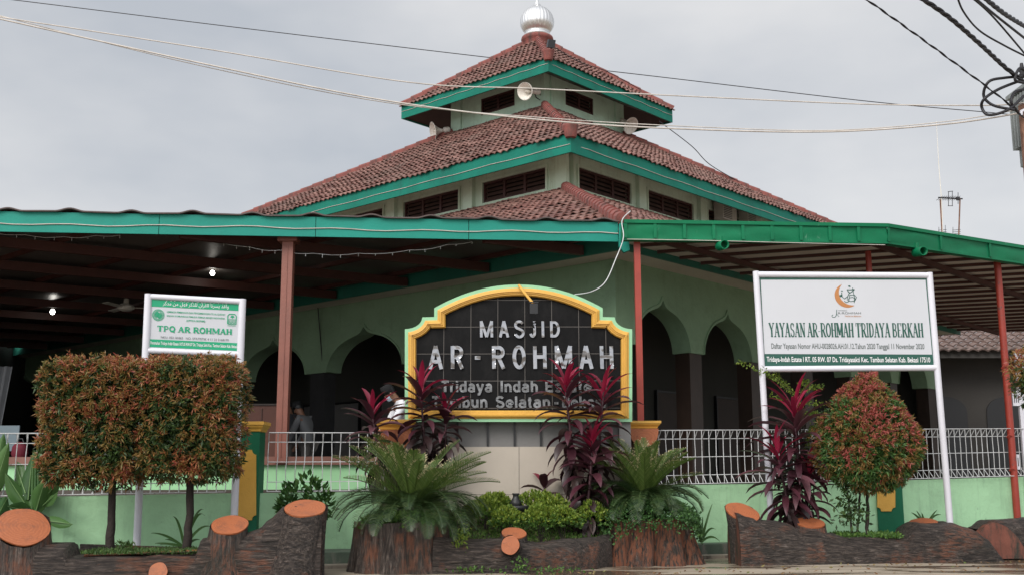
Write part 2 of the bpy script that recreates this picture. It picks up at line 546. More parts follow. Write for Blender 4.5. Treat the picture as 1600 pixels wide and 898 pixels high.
M['ridge'] = paint('red_ridge_cement', (0.23, 0.068, 0.055), 0.75, 0.25, 3, dirt=(0.09, 0.05, 0.042), dlo=0.48, dhi=0.66, bmp=0.5)
def emis(name, col, s):
    m, t, b, o = newmat(name)
    b.inputs['Base Color'].default_value = (0.9, 0.9, 0.9, 1)
    b.inputs['Emission Color'].default_value = (*col, 1)
    b.inputs['Emission Strength'].default_value = s
    return m
M['bulb'] = emis('lit_bulb_glass', (1, 0.97, 0.9), 9)
def flat(name, col, rough=0.5, metal=0.0):
    return paint(name, col, rough, 0.05, 4, metal, bmp=0)
# ================================================================ the setting: ground
def groundmat():
    m, t, b, o = newmat('wet_muddy_concrete')
    n = noise(t, 1.6, (0.5, 1.4, 1), 8, 0.7)
    r = ramp(t, [(0.35, (0.26, 0.21, 0.155)), (0.55, (0.36, 0.30, 0.23)), (0.7, (0.46, 0.40, 0.31))])
    t.links.new(n.outputs['Fac'], r.inputs[0])
    n2 = noise(t, 0.8, (0.45, 1.6, 1), 6, 0.6)
    r2 = ramp(t, [(0.47, (0, 0, 0)), (0.54, (1, 1, 1))])
    t.links.new(n2.outputs['Fac'], r2.inputs[0])
    t.links.new(mixc(t, r2.outputs[0], r.outputs[0], (0.11, 0.082, 0.055)), b.inputs['Base Color'])
    rr = t.nodes.new('ShaderNodeMapRange')
    rr.inputs['To Min'].default_value = 0.75
    rr.inputs['To Max'].default_value = 0.06
    t.links.new(r2.outputs[0], rr.inputs[0])
    t.links.new(rr.outputs[0], b.inputs['Roughness'])
    n3 = noise(t, 30, (1, 1, 1), 6)
    bump(t, b, n3.outputs['Fac'], 0.25)
    return m
g = MB()
g.face([(-1500, -300, 0), (1500, -300, 0), (1500, 2500, 0), (-1500, 2500, 0)])
tag(g.build('ground', groundmat()), kind='structure')
g = MB()
KL = [(-14, 13.2), (-5, 13.75), (-2.25, 14.42), (2.9, 16.12), (14, 19.2)]
for (xa, ya), (xb, yb) in zip(KL, KL[1:]):
    g.prism([V((xa, ya, 0)), V((xb, yb, 0)), V((xb, yb + 1.6, 0)), V((xa, ya + 1.6, 0))], V((0, 0, .18)))
tag(g.build('kerb', M['kerb_green']), kind='structure')
g = MB()
for (xa, ya), (xb, yb) in zip(KL, KL[1:]):
    g.prism([V((xa, ya - .3, 0)), V((xb, yb - .3, 0)), V((xb, yb - .003, 0)), V((xa, ya - .003, 0))], V((0, 0, .04)))
tag(g.build('pavement_slab', M['slab']), kind='structure')
FLZ = 0.95
g = MB()
g.prism([V((-16.5, 17.0, 0)), V((1.6, 17.0, 0)), V((1.9, 18.9, 0)), V((9, 26.0, 0)), V((16, 32, 0)), V((16, 55, 0)), V((-30, 55, 0))], V((0, 0, FLZ)))
tag(g.build('floor', M['floor']), kind='structure')

# ================================================================ the mosque
S_TE, Z_TE = 3.356, 13.937      # top eave
S_ME, Z_ME = 7.961, 9.379       # middle eave
S_TW, Z_TW = 2.10, 12.998       # top wall at its foot
S_MW, Z_MW = 6.825, 8.438       # middle wall at its foot
S_LE, Z_LE = 13.747, 5.207      # low eave
S_LW, Z_LW = 13.093, 4.817      # low wall head
F_T, F_M = 0.43, 0.445
Z_AP = 16.49

RT = 14.7     # the street side of the low storey ends here on the right
AMAX = RT - S_LE
mosque = empty('mosque', (BC.x, BC.y, 0), 'green mosque with three stacked red tiled roofs and a silver dome', 'mosque')

def ring(mb, s_out, s_in, z0, z1):
    for f in FACES:
        a0, a1 = fp(f, s_out, 0, z0), fp(f, s_out, 2 * s_out, z0)
        b0, b1 = fp(f, s_in, 0, z0), fp(f, s_in, 2 * s_in, z0)
        up = V((0, 0, z1 - z0))
        mb.face([a0, a1, a1 + up, a0 + up])
        mb.face([b0, b1, b1 + up, b0 + up])
        mb.face([a0, a1, b1, b0])
        mb.face([a0 + up, a1 + up, b1 + up, b0 + up])

def tile_face(mb, face, s0, z0, s1, z1, amax=99, wave=0.215, row=0.34, n=6, amp=0.052, over=0.075):
    d, nn = FACES[face]
    L_ = math.hypot(s0 - s1, z0 - z1)
    rows = max(1, int(round(L_ / row)))
    sl = V((nn.x * (s1 - s0), nn.y * (s1 - s0), z1 - z0)).normalized()
    up = d.cross(sl)
    if up.z < 0: up = -up
    h = [amp * (0.5 + 0.5 * math.cos(2 * math.pi * k / n)) ** 0.8 for k in range(n)]
    half = int(s0 / wave) + 2
    rr_ = random.Random(int(s0 * 100) + len(face))
    def pos(a, v, off):
        s = s0 + (s1 - s0) * v
        a = max(-s, min(s, amax, a))
        q = BC + nn * s + d * a
        return V((q.x, q.y, z0 + (z1 - z0) * v)) + up * off
    for j in range(rows):
        v0, v1 = j / rows - (over / L_ if j == 0 else 0), (j + 1) / rows
        s_here = s0 + (s1 - s0) * v0
        k0, k1 = -int(s_here / wave) - 1, int(s_here / wave) + 1
        jit = {}
        def jt(k):
            kk = k // 2
            if kk not in jit: jit[kk] = (rr_.uniform(-0.012, 0.016), rr_.uniform(-0.035, 0.03))
            return jit[kk]
        prev = None
        for k in range(k0, k1):
            for i in range(n):
                a = (k + i / n) * wave
                jj = jt(k)
                o0 = h[i] + 0.055 + jj[0]
                vv = v0 + jj[1] / L_
                pt = (pos(a, vv, o0 - 0.022), pos(a, vv, o0), pos(a, v1, h[i] * 0.9 + 0.004), ((k + i / n) / 2 + (j % 2) * 0.5, j))
                if prev and (pt[1] - prev[1]).length > 1e-4:
                    u0, u1 = prev[3][0], pt[3][0] + 1e-4
                    if math.floor(u1) != math.floor(u0): u1 = math.floor(u1) - 1e-3
                    mb.face([prev[1], pt[1], pt[2], prev[2]], [(u0, j + .1), (u1, j + .1), (u1, j + .9), (u0, j + .9)])
                    mb.face([prev[0], pt[0], pt[1], prev[1]], [(u0, j + .1), (u1, j + .1), (u1, j + .1), (u0, j + .1)])
                prev = pt

def hips(mb, s0, z0, s1, z1, which=('n', 'l', 'r'), w_=0.2, hgt=0.17, seg=0.42):
    dirs = {'n': UD, 'l': UL, 'r': -UL, 'b': -UD}
    for k in which:
        a = BC + dirs[k] * (s0 * math.sqrt(2)); a = V((a.x, a.y, z0))
        b = BC + dirs[k] * (s1 * math.sqrt(2)); b = V((b.x, b.y, z1))
        dd = (b - a)
        n = max(2, int(dd.length / seg))
        e = dd.normalized()
        side = e.cross(V((0, 0, 1))).normalized()
        up = side.cross(e)
        for i in range(n):
            p, q = a + dd * (i / n) - e * 0.05, a + dd * ((i + 1) / n)
            def sec(p, grow):
                return [p + side * x * w_ * grow + up * y for x, y in ((-0.62, -0.05), (-0.6, hgt * 0.55), (-0.35, hgt * 0.95), (0, hgt * 1.1), (0.35, hgt * 0.95), (0.6, hgt * 0.55), (0.62, -0.05))]
            A, B = sec(p + up * 0.03, 1.06), sec(q, 0.94)
            mb.add(A + B, [(x, x + 1, x + 8, x + 7) for x in range(6)] + [tuple(range(7))], False)

roofs = [('lower_roof', S_LE, Z_LE, S_MW, Z_MW), ('middle_roof', S_ME, Z_ME, S_TW, Z_TW), ('upper_roof', S_TE, Z_TE, 0.28, Z_AP - 0.19)]
for nm, s0, z0, s1, z1 in roofs:
    mb = MB()
    for f in ('L', 'R'):
        tile_face(mb, f, s0, z0, s1, z1, AMAX if (f == 'R' and s0 > 10) else 99)
    for f in (('BL',) if s0 > 10 else ('BR', 'BL')):
        mb.face([fp(f, s0, 0, z0), fp(f, s0, 2 * s0, z0), fp(f, s1, 2 * s1, z1), fp(f, s1, 0, z1)])
    rf = mb.build(nm, M['tile'], mosque)
    mb = MB()
    dk = V((0, 0, -.012))
    for f in ('L', 'R'):
        lim = AMAX if (f == 'R' and s0 > 10) else 99
        mb.face([fp(f, s0, 0, z0) + dk, fp(f, s0, min(2 * s0, s0 + lim), z0) + dk, fp(f, s1, min(2 * s1, s1 + lim), z1) + dk, fp(f, s1, 0, z1) + dk])
    mb.build('roof_deck', M['black'], rf)
    hb = MB()
    big = s0 > 10
    for hk in (('n', 'l') if big else ('n', 'l', 'r')):
        hb = MB()
        hips(hb, s0, z0 + 0.05, s1, z1 + 0.05, (hk,), w_=0.18, hgt=0.13)
        hb.build('ridge_cap', M['ridge'], rf)
    eb = MB()
    p = corner(s0 + 0.02); p = V((p.x, p.y, z0 - 0.03))
    eb.lathe([(0.13, -0.05), (0.15, 0.0), (0.17, 0.14), (0.19, 0.22), (0.20, 0.25), (0.16, 0.275)], p, 16)
    if not big: eb.build('corner_cap', M['ridge'], rf)
# fascias and soffits
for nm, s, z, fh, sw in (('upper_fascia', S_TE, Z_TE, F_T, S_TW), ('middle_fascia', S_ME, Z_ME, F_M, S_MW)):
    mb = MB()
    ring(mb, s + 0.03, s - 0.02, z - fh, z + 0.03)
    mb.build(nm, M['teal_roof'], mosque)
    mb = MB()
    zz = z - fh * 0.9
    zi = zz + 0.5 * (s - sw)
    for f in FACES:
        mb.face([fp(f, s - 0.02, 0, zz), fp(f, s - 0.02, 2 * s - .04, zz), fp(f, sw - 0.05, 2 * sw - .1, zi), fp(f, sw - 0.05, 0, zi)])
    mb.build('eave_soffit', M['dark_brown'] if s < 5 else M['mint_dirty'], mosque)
mb, sb = MB(), MB()
for f, t1 in (('L', 2 * S_LE), ('R', RT), ('BL', 2 * S_LE)):
    for o, za, zb2 in ((0.02, Z_LW - .02, Z_LE + .02), (-0.03, Z_LW - .02, Z_LE + .02)):
        mb.face([fp(f, S_LE, 0, za, o), fp(f, S_LE, t1, za, o), fp(f, S_LE, t1, zb2, o), fp(f, S_LE, 0, zb2, o)])
    mb.face([fp(f, S_LE, 0, Z_LW - .02, .02), fp(f, S_LE, t1, Z_LW - .02, .02), fp(f, S_LE, t1, Z_LW - .02, -.03), fp(f, S_LE, 0, Z_LW - .02, -.03)])
    k = S_LE - S_LW
    sb.face([fp(f, S_LE, 0, Z_LW, -.03), fp(f, S_LE, t1, Z_LW, -.03), fp(f, S_LW, t1 - k, Z_LW + 0.02), fp(f, S_LW, 0, Z_LW + 0.02)])
mb.build('lower_fascia', M['teal_dark'], mosque)
sb.build('lower_soffit', M['cream_panel'], mosque)
TW = RT - (S_LE - S_LW)       # the same end on the wall line

def wall_face(mb, face, s, z0, z1, holes, depth=0.18):
    """wall with rectangular openings (t0, t1, za, zb) in order of t, reveals included"""
    t = 0
    d, n = FACES[face]
    def q(ta, tb, za, zb, o=0):
        mb.face([fp(face, s, ta, za, o), fp(face, s, tb, za, o), fp(face, s, tb, zb, o), fp(face, s, ta, zb, o)])
    for (ta, tb, za, zb) in holes:
        q(t, ta, z0, z1)
        q(ta, tb, z0, za)
        q(ta, tb, zb, z1)
        for (a, b) in ((fp(face, s, ta, za), fp(face, s, ta, zb)), (fp(face, s, tb, za), fp(face, s, tb, zb)), (fp(face, s, ta, za), fp(face, s, tb, za)), (fp(face, s, ta, zb), fp(face, s, tb, zb))):
            mb.face([a, b, b - n * depth, a - n * depth])
        t = tb
    q(t, 2 * s, z0, z1)

def louvre_window(face, s, ta, tb, za, zb, parent, leaves, slats):
    d, n = FACES[face]
    mb = MB()
    fw = 0.06
    def bx(t0, t1, z0, z1, o0, o1, m=mb):
        c = (fp(face, s, t0, z0, o0) + fp(face, s, t1, z1, o1)) / 2
        m.obox(c, d * (t1 - t0) / 2, n * (o1 - o0) / 2, V((0, 0, (z1 - z0) / 2)))
    bx(ta, tb, za, za + fw, -0.10, -0.02); bx(ta, tb, zb - fw, zb, -0.10, -0.02)
    bx(ta, ta + fw, za + fw, zb - fw, -0.10, -0.021); bx(tb - fw, tb, za + fw, zb - fw, -0.10, -0.021)
    W = (tb - ta - fw) / leaves
    for i in range(1, leaves):
        x = ta + fw / 2 + W * i
        bx(x - 0.04, x + 0.04, za + fw, zb - fw, -0.10, -0.022)
    fr = mb.build('window', M['louvre_frame'], parent)
    mb = MB()
    for i in range(leaves):
        a, b = ta + fw / 2 + W * i + 0.035, ta + fw / 2 + W * (i + 1) - 0.035
        hh = (zb - za - 2 * fw) / slats
        for k in range(slats):
            z = za + fw + hh * k
            p0, p1 = fp(face, s, a, z + 0.01, -0.045), fp(face, s, b, z + 0.01, -0.045)
            u = V((0, 0, hh * 0.86)) - n * 0.07
            mb.prism([p0, p1, p1 + u, p0 + u], n * 0.015)
    mb.build('louvre', M['louvre'], fr)
    mb = MB()
    mb.face([fp(face, s, ta, za, -0.175), fp(face, s, tb, za, -0.175), fp(face, s, tb, zb, -0.175), fp(face, s, ta, zb, -0.175)])
    mb.build('backing', M['black'], fr)

# middle storey
ZW1 = Z_ME - F_M * 0.9 + .5 * (S_ME - S_MW) - .01
t0, zt = onface(853, 261.5, S_MW, 'L'); t1, _ = onface(754.7, 286, S_MW, 'L'); _, zb = onface(853, 299, S_MW, 'L')
wl, stepL = t1 - t0, onface(717, 297, S_MW, 'L')[0] - t0
r0, _ = onface(903.5, 262, S_MW, 'R'); r1, _ = onface(985, 285, S_MW, 'R')
wr, stepR = r1 - r0, onface(1012, 300, S_MW, 'R')[0] - r0
# one rhythm of windows on every side
zb = max(zb, Z_MW + 0.12)
holesL = [(t0 + i * stepL, t0 + i * stepL + wl, zb, zt) for i in range(6) if t0 + i * stepL + wl < 2 * S_MW - .3]
holesR = [(r0 + i * stepR, r0 + i * stepR + wr, zb, zt) for i in range(6) if r0 + i * stepR + wr < 2 * S_MW - .3]
mb = MB()
wall_face(mb, 'L', S_MW, Z_MW - 0.9, ZW1, holesL)
wall_face(mb, 'R', S_MW, 0, ZW1, holesR)
for f in ('BR', 'BL'): wall_face(mb, f, S_MW, 0, ZW1, [])
mw = mb.build('middle_wall', M['mint_dirty'], mosque)
for f, hs in (('L', holesL), ('R', holesR)):
    for h in hs: louvre_window(f, S_MW, *h, mosque, 3, 4)
def fbox(mb, face, s, t0_, t1_, z0, z1, o0, o1):
    d, n = FACES[face]
    c = (fp(face, s, t0_, z0, o0) + fp(face, s, t1_, z1, o1)) / 2
    mb.obox(c, d * (t1_ - t0_) / 2, n * (o1 - o0) / 2, V((0, 0, (z1 - z0) / 2)))
for f, hs in (('L', holesL), ('R', holesR)):
    prev = 0.0
    for (ta, tb, za, zc) in hs + [(2 * S_MW, 2 * S_MW, 0, 0)]:
        mid = (prev + ta) / 2
        if prev > 0 and ta < 2 * S_MW:
            mb = MB(); fbox(mb, f, S_MW, mid - 0.17, mid + 0.17, Z_MW - 0.5, ZW1, 0.0, 0.13); mb.build('pilaster', M['mint_dirty'], mw)
        prev = tb
        if tb > ta:   # raised surround
            mb = MB()
            for (x0, x1, z0, z1) in ((ta - .07, ta, za, zc), (tb, tb + .07, za, zc), (ta - .07, tb + .07, zc, zc + .07), (ta - .07, tb + .07, za - .07, za)):
                fbox(mb, f, S_MW, x0, x1, z0, z1, 0.0, 0.035)
            mb.build('window_surround', M['mint_dirty'], mw)
    mb = MB(); fbox(mb, f, S_MW, -0.15 if f == 'L' else 0.2, 0.2 if f == 'L' else 0.205, Z_MW - .5, ZW1, 0.0, 0.14); mb.build('pilaster', M['mint_dirty'], mw)
    mb = MB(); fbox(mb, f, S_MW, 0.21, 2 * S_MW, Z_MW - 0.25, Z_MW + 0.06, 0.0, 0.09); mb.build('base_band', M['mint_dirty'], mw)

# top storey
ZT1 = Z_TE - F_T * 0.9 + .5 * (S_TE - S_TW) - .01
a0, za = onface(804, 138.5, S_TW, 'L'); a1, _ = onface(751.5, 155, S_TW, 'L'); _, zc = onface(804, 165, S_TW, 'L')
b0, _ = onface(883.5, 143, S_TW, 'R'); b1, _ = onface(927, 156, S_TW, 'R')
mb = MB()
wall_face(mb, 'L', S_TW, Z_TW - 0.7, ZT1, [(a0, a1, zc, za)])
wall_face(mb, 'R', S_TW, Z_TW - 0.7, ZT1, [(b0, b1, zc, za)])
for f in ('BR', 'BL'): wall_face(mb, f, S_TW, Z_TW - 0.7, ZT1, [])
tw = mb.build('upper_wall', M['mint'], mosque)
louvre_window('L', S_TW, a0, a1, zc, za, mosque, 2, 4)
louvre_window('R', S_TW, b0, b1, zc, za, mosque, 2, 4)
for f in ('L', 'R'):
    mb = MB(); fbox(mb, f, S_TW, 2 * S_TW - 0.42, 2 * S_TW + (0.06 if f == 'L' else 0.055), Z_TW - 0.6, ZT1, 0, 0.06); mb.build('pilaster', M['mint'], tw)
    mb = MB(); fbox(mb, f, S_TW, -0.05 if f == 'L' else 0.3, 0.3 if f == 'L' else 0.305, Z_TW - 0.6, ZT1, 0, 0.05); mb.build('pilaster', M['mint'], tw)

# lower storey: walls with ogee arches over clad columns
SPRING, TIP = 3.40, 4.28
def arch_z(u):
    u = abs(u)
    if u >= 1: return SPRING
    return SPRING + (TIP - SPRING) * (0.80 * (1 - u ** 2.3) ** 0.55 + 0.20 * math.exp(-u / 0.09))
def arcade(face, arches, th=0.38):
    mb, trim = MB(), MB()
    cols = []
    d, n = FACES[face]
    ts = []
    t = 0.0
    for (tc_, hw) in arches:
        if tc_ - hw > t: ts.append((t, tc_ - hw, None))
        ts.append((tc_ - hw, tc_ + hw, (tc_, hw)))
        t = tc_ + hw
    END = TW if face == 'R' else 2 * S_LW
    ts.append((t, END, None))
    for (ta, tb, ar) in ts:
        if ar is None:
            for o in (0, -th):
                mb.face([fp(face, S_LW, ta, SPRING, o), fp(face, S_LW, tb, SPRING, o), fp(face, S_LW, tb, Z_LW + .03, o), fp(face, S_LW, ta, Z_LW + .03, o)])
            mb.face([fp(face, S_LW, ta, SPRING, 0), fp(face, S_LW, tb, SPRING, 0), fp(face, S_LW, tb, SPRING, -th), fp(face, S_LW, ta, SPRING, -th)])
            col = MB(); cols.append(col)
            if tb - ta < 3:
                m_ = (ta + tb) / 2
                hw_ = min(0.24, (tb - ta) / 2 - 0.04)
                if ta == 0: fbox(col, face, S_LW, 0.03, tb - .04, FLZ, SPRING - .002, -th + .03, -.03)
                else: fbox(col, face, S_LW, m_ - hw_, m_ + hw_, FLZ, SPRING - .002, -th + .03, -.03)
            else:
                fbox(col, face, S_LW, ta + .02, tb, FLZ, SPRING - .002, -th, -.02)
            continue
        N = 40
        for i in range(N):
            # cluster samples at the tip and the springing
            def tt(k): 
                x = -1 + 2 * k / N
                return ar[0] + ar[1] * math.sin(x * math.pi / 2) if abs(x) > .25 else ar[0] + ar[1] * (x * 1.53)
            x0, x1 = tt(i), tt(i + 1)
            zA, zB = arch_z((x0 - ar[0]) / ar[1]), arch_z((x1 - ar[0]) / ar[1])
            for o in (0, -th):
                mb.face([fp(face, S_LW, x0, zA, o), fp(face, S_LW, x1, zB, o), fp(face, S_LW, x1, Z_LW + .03, o), fp(face, S_LW, x0, Z_LW + .03, o)])
            trim.face([fp(face, S_LW, x0, zA, .03), fp(face, S_LW, x1, zB, .03), fp(face, S_LW, x1, zB, -th), fp(face, S_LW, x0, zA, -th)])
            g0 = 0.07 * (1 - .5 * abs(x0 - ar[0]) / ar[1])
            trim.face([fp(face, S_LW, x0, zA, .03), fp(face, S_LW, x1, zB, .03), fp(face, S_LW, x1, zB + g0, .03), fp(face, S_LW, x0, zA + g0, .03)])
            trim.face([fp(face, S_LW, x0, zA + g0, .03), fp(face, S_LW, x1, zB + g0, .03), fp(face, S_LW, x1, zB + g0, 0), fp(face, S_LW, x0, zA + g0, 0)])
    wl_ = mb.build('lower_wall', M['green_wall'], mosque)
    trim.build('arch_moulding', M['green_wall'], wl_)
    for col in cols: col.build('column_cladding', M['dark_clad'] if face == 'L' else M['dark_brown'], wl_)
arcade('L', [(6.62 + 3.22 * i, 1.22) for i in range(-1, 6)])
arcade('R', [(1.38 + 2.2 * i, 0.86) for i in range(0, 6)])
# inner walls with grey folding doors
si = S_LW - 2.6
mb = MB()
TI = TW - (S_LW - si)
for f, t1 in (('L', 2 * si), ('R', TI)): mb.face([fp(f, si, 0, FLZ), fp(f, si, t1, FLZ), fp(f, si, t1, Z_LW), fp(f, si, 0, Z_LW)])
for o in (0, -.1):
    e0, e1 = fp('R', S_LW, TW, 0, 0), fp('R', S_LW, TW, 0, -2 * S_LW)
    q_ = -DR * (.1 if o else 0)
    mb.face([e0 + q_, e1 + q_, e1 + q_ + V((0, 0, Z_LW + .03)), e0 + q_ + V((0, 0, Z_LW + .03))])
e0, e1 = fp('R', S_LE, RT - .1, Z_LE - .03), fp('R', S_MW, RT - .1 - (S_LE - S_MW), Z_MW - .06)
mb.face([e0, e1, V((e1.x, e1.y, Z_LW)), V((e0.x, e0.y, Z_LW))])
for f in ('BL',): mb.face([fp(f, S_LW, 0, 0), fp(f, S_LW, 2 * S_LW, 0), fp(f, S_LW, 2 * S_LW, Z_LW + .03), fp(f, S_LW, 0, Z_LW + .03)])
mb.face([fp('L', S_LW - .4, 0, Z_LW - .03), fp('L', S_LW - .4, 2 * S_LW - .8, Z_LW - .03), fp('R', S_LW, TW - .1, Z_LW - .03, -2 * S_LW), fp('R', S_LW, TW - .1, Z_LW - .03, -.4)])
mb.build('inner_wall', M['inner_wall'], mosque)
for f, t_list in (('L', (3.0, 4.15, 5.3, 7.2, 8.35)), ('R', (2.2, 4.6))):
    for t_ in t_list:
        mb = MB()
        fbox(mb, f, si, t_, t_ + 1.05, FLZ, 2.95, 0.02, 0.06)
        dr_ = mb.build('door', M['grey_panel'] if f == 'L' else M['dark_brown'], mosque)
        mb = MB()
        for (x0, x1, z0, z1) in ((t_ - .03, t_, FLZ, 3.0), (t_ + 1.05, t_ + 1.08, FLZ, 3.0), (t_, t_ + 1.05, 2.95, 3.0)): fbox(mb, f, si, x0, x1, z0, z1, 0.01, 0.09)
        mb.tube([fp(f, si, t_ + .92, 1.9, .06), fp(f, si, t_ + .92, 1.95, .11), fp(f, si, t_ + .92, 2.15, .11), fp(f, si, t_ + .92, 2.2, .06)], .012, 6)
        mb.build('door_frame', M['black'], dr_)

# dome and its drum
zc0 = Z_AP - 0.42
dc = V((BC.x, BC.y, 0))
def pzc(py): return (P(837, py, BC.y)).z
zb_, zt_, zm_ = pzc(61), pzc(10), pzc(36)
mb = MB()
z_d0 = pzc(78)
mb.lathe([(0.56, z_d0 - .35), (0.50, z_d0), (0.50, pzc(68)), (0.55, pzc(66)), (0.58, pzc(63)), (0.56, pzc(60)), (0.48, pzc(58.5)), (0.42, pzc(58))], dc, 32)
drum = mb.build('dome_drum', M['ridge'], mosque)
mb = MB()
prof = [(0.40, 59), (0.43, 57), (0.43, 55), (0.40, 53.5), (0.38, 52), (0.43, 50), (0.50, 46), (0.548, 41), (0.56, 37), (0.552, 32), (0.52, 27), (0.46, 22), (0.36, 17), (0.24, 13.5), (0.16, 11.2), (0.105, 8), (0.072, 5), (0.048, 2)]
ns = 28
vs_, fs_ = [], []
for r_, py in prof:
    r_ *= 1.09
    z_ = pzc(py)
    for k in range(ns * 4):
        an = 2 * math.pi * k / (ns * 4)
        rr2 = r_ * (1 - (0.035 if k % 4 == 0 else (-0.004 if k % 4 == 2 else 0.006)) * (1 if 11 < py < 52 else 0.2))
        vs_.append(V((dc.x + rr2 * math.cos(an), dc.y + rr2 * math.sin(an), z_)))
nn_ = ns * 4
for i in range(len(prof) - 1):
    for k in range(nn_):
        fs_.append((i * nn_ + k, i * nn_ + (k + 1) % nn_, (i + 1) * nn_ + (k + 1) % nn_, (i + 1) * nn_ + k))
mb.add(vs_, fs_, True)
dome = mb.build('dome', M['steel'], mosque)
mb = MB()
mb.lathe([(0.05, pzc(2.2)), (0.06, pzc(1)), (0.055, pzc(0)), (0.03, pzc(-2)), (0.09, pzc(-4)), (0.10, pzc(-6)), (0.03, pzc(-9)), (0.015, pzc(-22))], dc, 16)
mb.build('finial', M['steel'], dome)

# ================================================================ canopies
flat0 = lambda q: V((q.x, q.y, 0))
def clip_line(poly, p, d):
    """intersection of the line p + k d with a convex polygon (2d), as (k0, k1)"""
    lo, hi = -1e9, 1e9
    n = len(poly)
    area = sum(poly[i].x * poly[(i + 1) % n].y - poly[(i + 1) % n].x * poly[i].y for i in range(n))
    for i in range(n):
        a, b = poly[i], poly[(i + 1) % n]
        e = b - a
        nx, ny = (-e.y, e.x) if area > 0 else (e.y, -e.x)
        num = (p.x - a.x) * nx + (p.y - a.y) * ny
        den = d.x * nx + d.y * ny
        if abs(den) < 1e-9:
            if num < 0: return None
            continue
        k = -num / den
        if den > 0: lo = max(lo, k)
        else: hi = min(hi, k)
    return (lo, hi) if hi - lo > 0.15 else None
def beams(name, mat, parent, poly, d, spacing, w_, h, ztop, start=0.0):
    d = V((d[0], d[1], 0)).normalized()
    pr = V((-d.y, d.x, 0))
    vals = [q.x * pr.x + q.y * pr.y for q in poly]
    k = min(vals) + start
    while k < max(vals):
        p = pr * k
        c = clip_line(poly, p, d)
        if c:
            a, b = p + d * c[0], p + d * c[1]
            mb = MB()
            mb.bar(V((a.x, a.y, ztop - h / 2)), V((b.x, b.y, ztop - h / 2)), w_, h)
            mb.build(name, mat, parent)
        k += spacing

# left canopy
A = P(965, 350, 17.15); B = P(0, 329.5, 16.35)
dAB = (B - A)
zc_top = (A.z + B.z) / 2
A2, B2 = V((A.x, A.y, 0)), V((A.x, A.y, 0)) + V((dAB.x, dAB.y, 0)) * 1.75
fh = 0.285
back = fp('L', S_LE, 0.1, 0, -0.12), fp('L', S_LE, 22, 0, -0.12)
polyL = [V((q.x, q.y, 0)) for q in (A2, back[0], back[1], V((B2.x, back[1].y, 0)), B2)]
can = empty('canopy', (A2.x - 4, A2.y, FLZ), 'wide flat canopy with teal edge board on a brown post', 'canopy')
mb = MB()
ins = V((0, 0.05, 0))
def dz(z): return V((0, 0, z))
ZL = zc_top - 0.10
mb.prism([q + dz(ZL) for q in polyL], V((0, 0, 0.03)))
mb.build('roof_sheet', M['sheet'], can)
mb = MB()
e = V((dAB.x, dAB.y, 0)).normalized()
nrm = V((e.y, -e.x, 0)) if e.y * 0 - e.x * 1 < 0 else V((-e.y, e.x, 0))
nrm = V((0, -1, 0)) - e * V((0, -1, 0)).dot(e); nrm.normalize()
def zfas(k): return A.z + (B.z - A.z) * k
for i in range(7):
    p0 = A2 + (B2 - A2) * (i / 7.0) + nrm * 0.03; p1 = A2 + (B2 - A2) * ((i + 1) / 7.0 - 0.0006) + nrm * 0.03
    mb.prism([p0 + dz(zc_top - fh - .03), p1 + dz(zc_top - fh - .03), p1 + dz(zc_top), p0 + dz(zc_top)], -nrm * 0.03)
mb.build('edge_board', M['teal'], can)
mb = MB()
q0, q1 = P(968, 349, 17.0), P(981, 392, 17.0)
mb.prism([P(968, 349, 17.0), P(980, 349, 17.0), P(984, 391, 17.0), P(975, 394, 17.0), P(967, 385, 17.0)], V((0, .10, 0)))
mb.build('corner_bracket', M['teal'], can)
mb = MB()   # thin wavy metal tile edge
Lx = (B2 - A2).length
rr_ = random.Random(3)
top, N = [], 420
for i in range(N + 1):
    x = Lx * i / N
    ph = (x / 0.92) % 1.0
    hgt = 0.012 + 0.045 * max(0, math.sin(ph * math.pi * 2)) ** 2 + 0.006 * math.sin(x * 3.1)
    top.append((x, hgt))
for (x0, h0), (x1, h1) in zip(top, top[1:]):
    p0, p1 = A2 + e * x0 + nrm * 0.09, A2 + e * x1 + nrm * 0.09
    zb2 = zc_top + 0.004
    mb.face([p0 + dz(zb2 + h0 - .02), p1 + dz(zb2 + h1 - .02), p1 + dz(zb2 + h1), p0 + dz(zb2 + h0)])
    mb.face([p0 + dz(zb2 + h0), p1 + dz(zb2 + h1), p1 + dz(zb2 + h1 + .03) - nrm * .9, p0 + dz(zb2 + h0 + .03) - nrm * .9])
    mb.face([p0 + dz(zb2 + h0 - .02), p1 + dz(zb2 + h1 - .02), p1 + dz(zb2 + .008) - nrm * .9, p0 + dz(zb2 + .008) - nrm * .9])
mb.build('tile_edge', paint('dark_tile_edge', (0.09, 0.06, 0.055), 0.6, 0.3, 6), can)
polyLb = [A2 - nrm * .16 - e * -.1, flat0(fp('L', S_LE, .1, 0, .05)), flat0(fp('L', S_LE, 22, 0, .05)), V((B2.x, back[1].y, 0)), B2 - nrm * .16]
beams('beam', M['brown_steel'], can, polyLb, (0.857, 0.515), 2.1, 0.10, 0.16, ZL - 0.075, 0.9)
beams('rafter', M['brown_steel'], can, polyLb, DL, 1.45, 0.07, 0.075, ZL - 0.001, 0.3)
mb = MB()
pt, pb = P(446, 372, 17.0), P(440, 712, 17.0)
mb.box((pb.x, 17.0, (1.35 + ZL - .1) / 2), (0.17, 0.17, ZL - .1 - 1.35))
mb.box((pb.x, 17.0, ZL - .22), (0.3, 0.3, 0.06))
mb.bar(pb + V((0.002, -.089, -.02)), V((pb.x + .002, 16.911, ZL - .3)), 0.012, 0.012, V((0, 1, 0)))
mb.build('post', M['post_brown'], can)

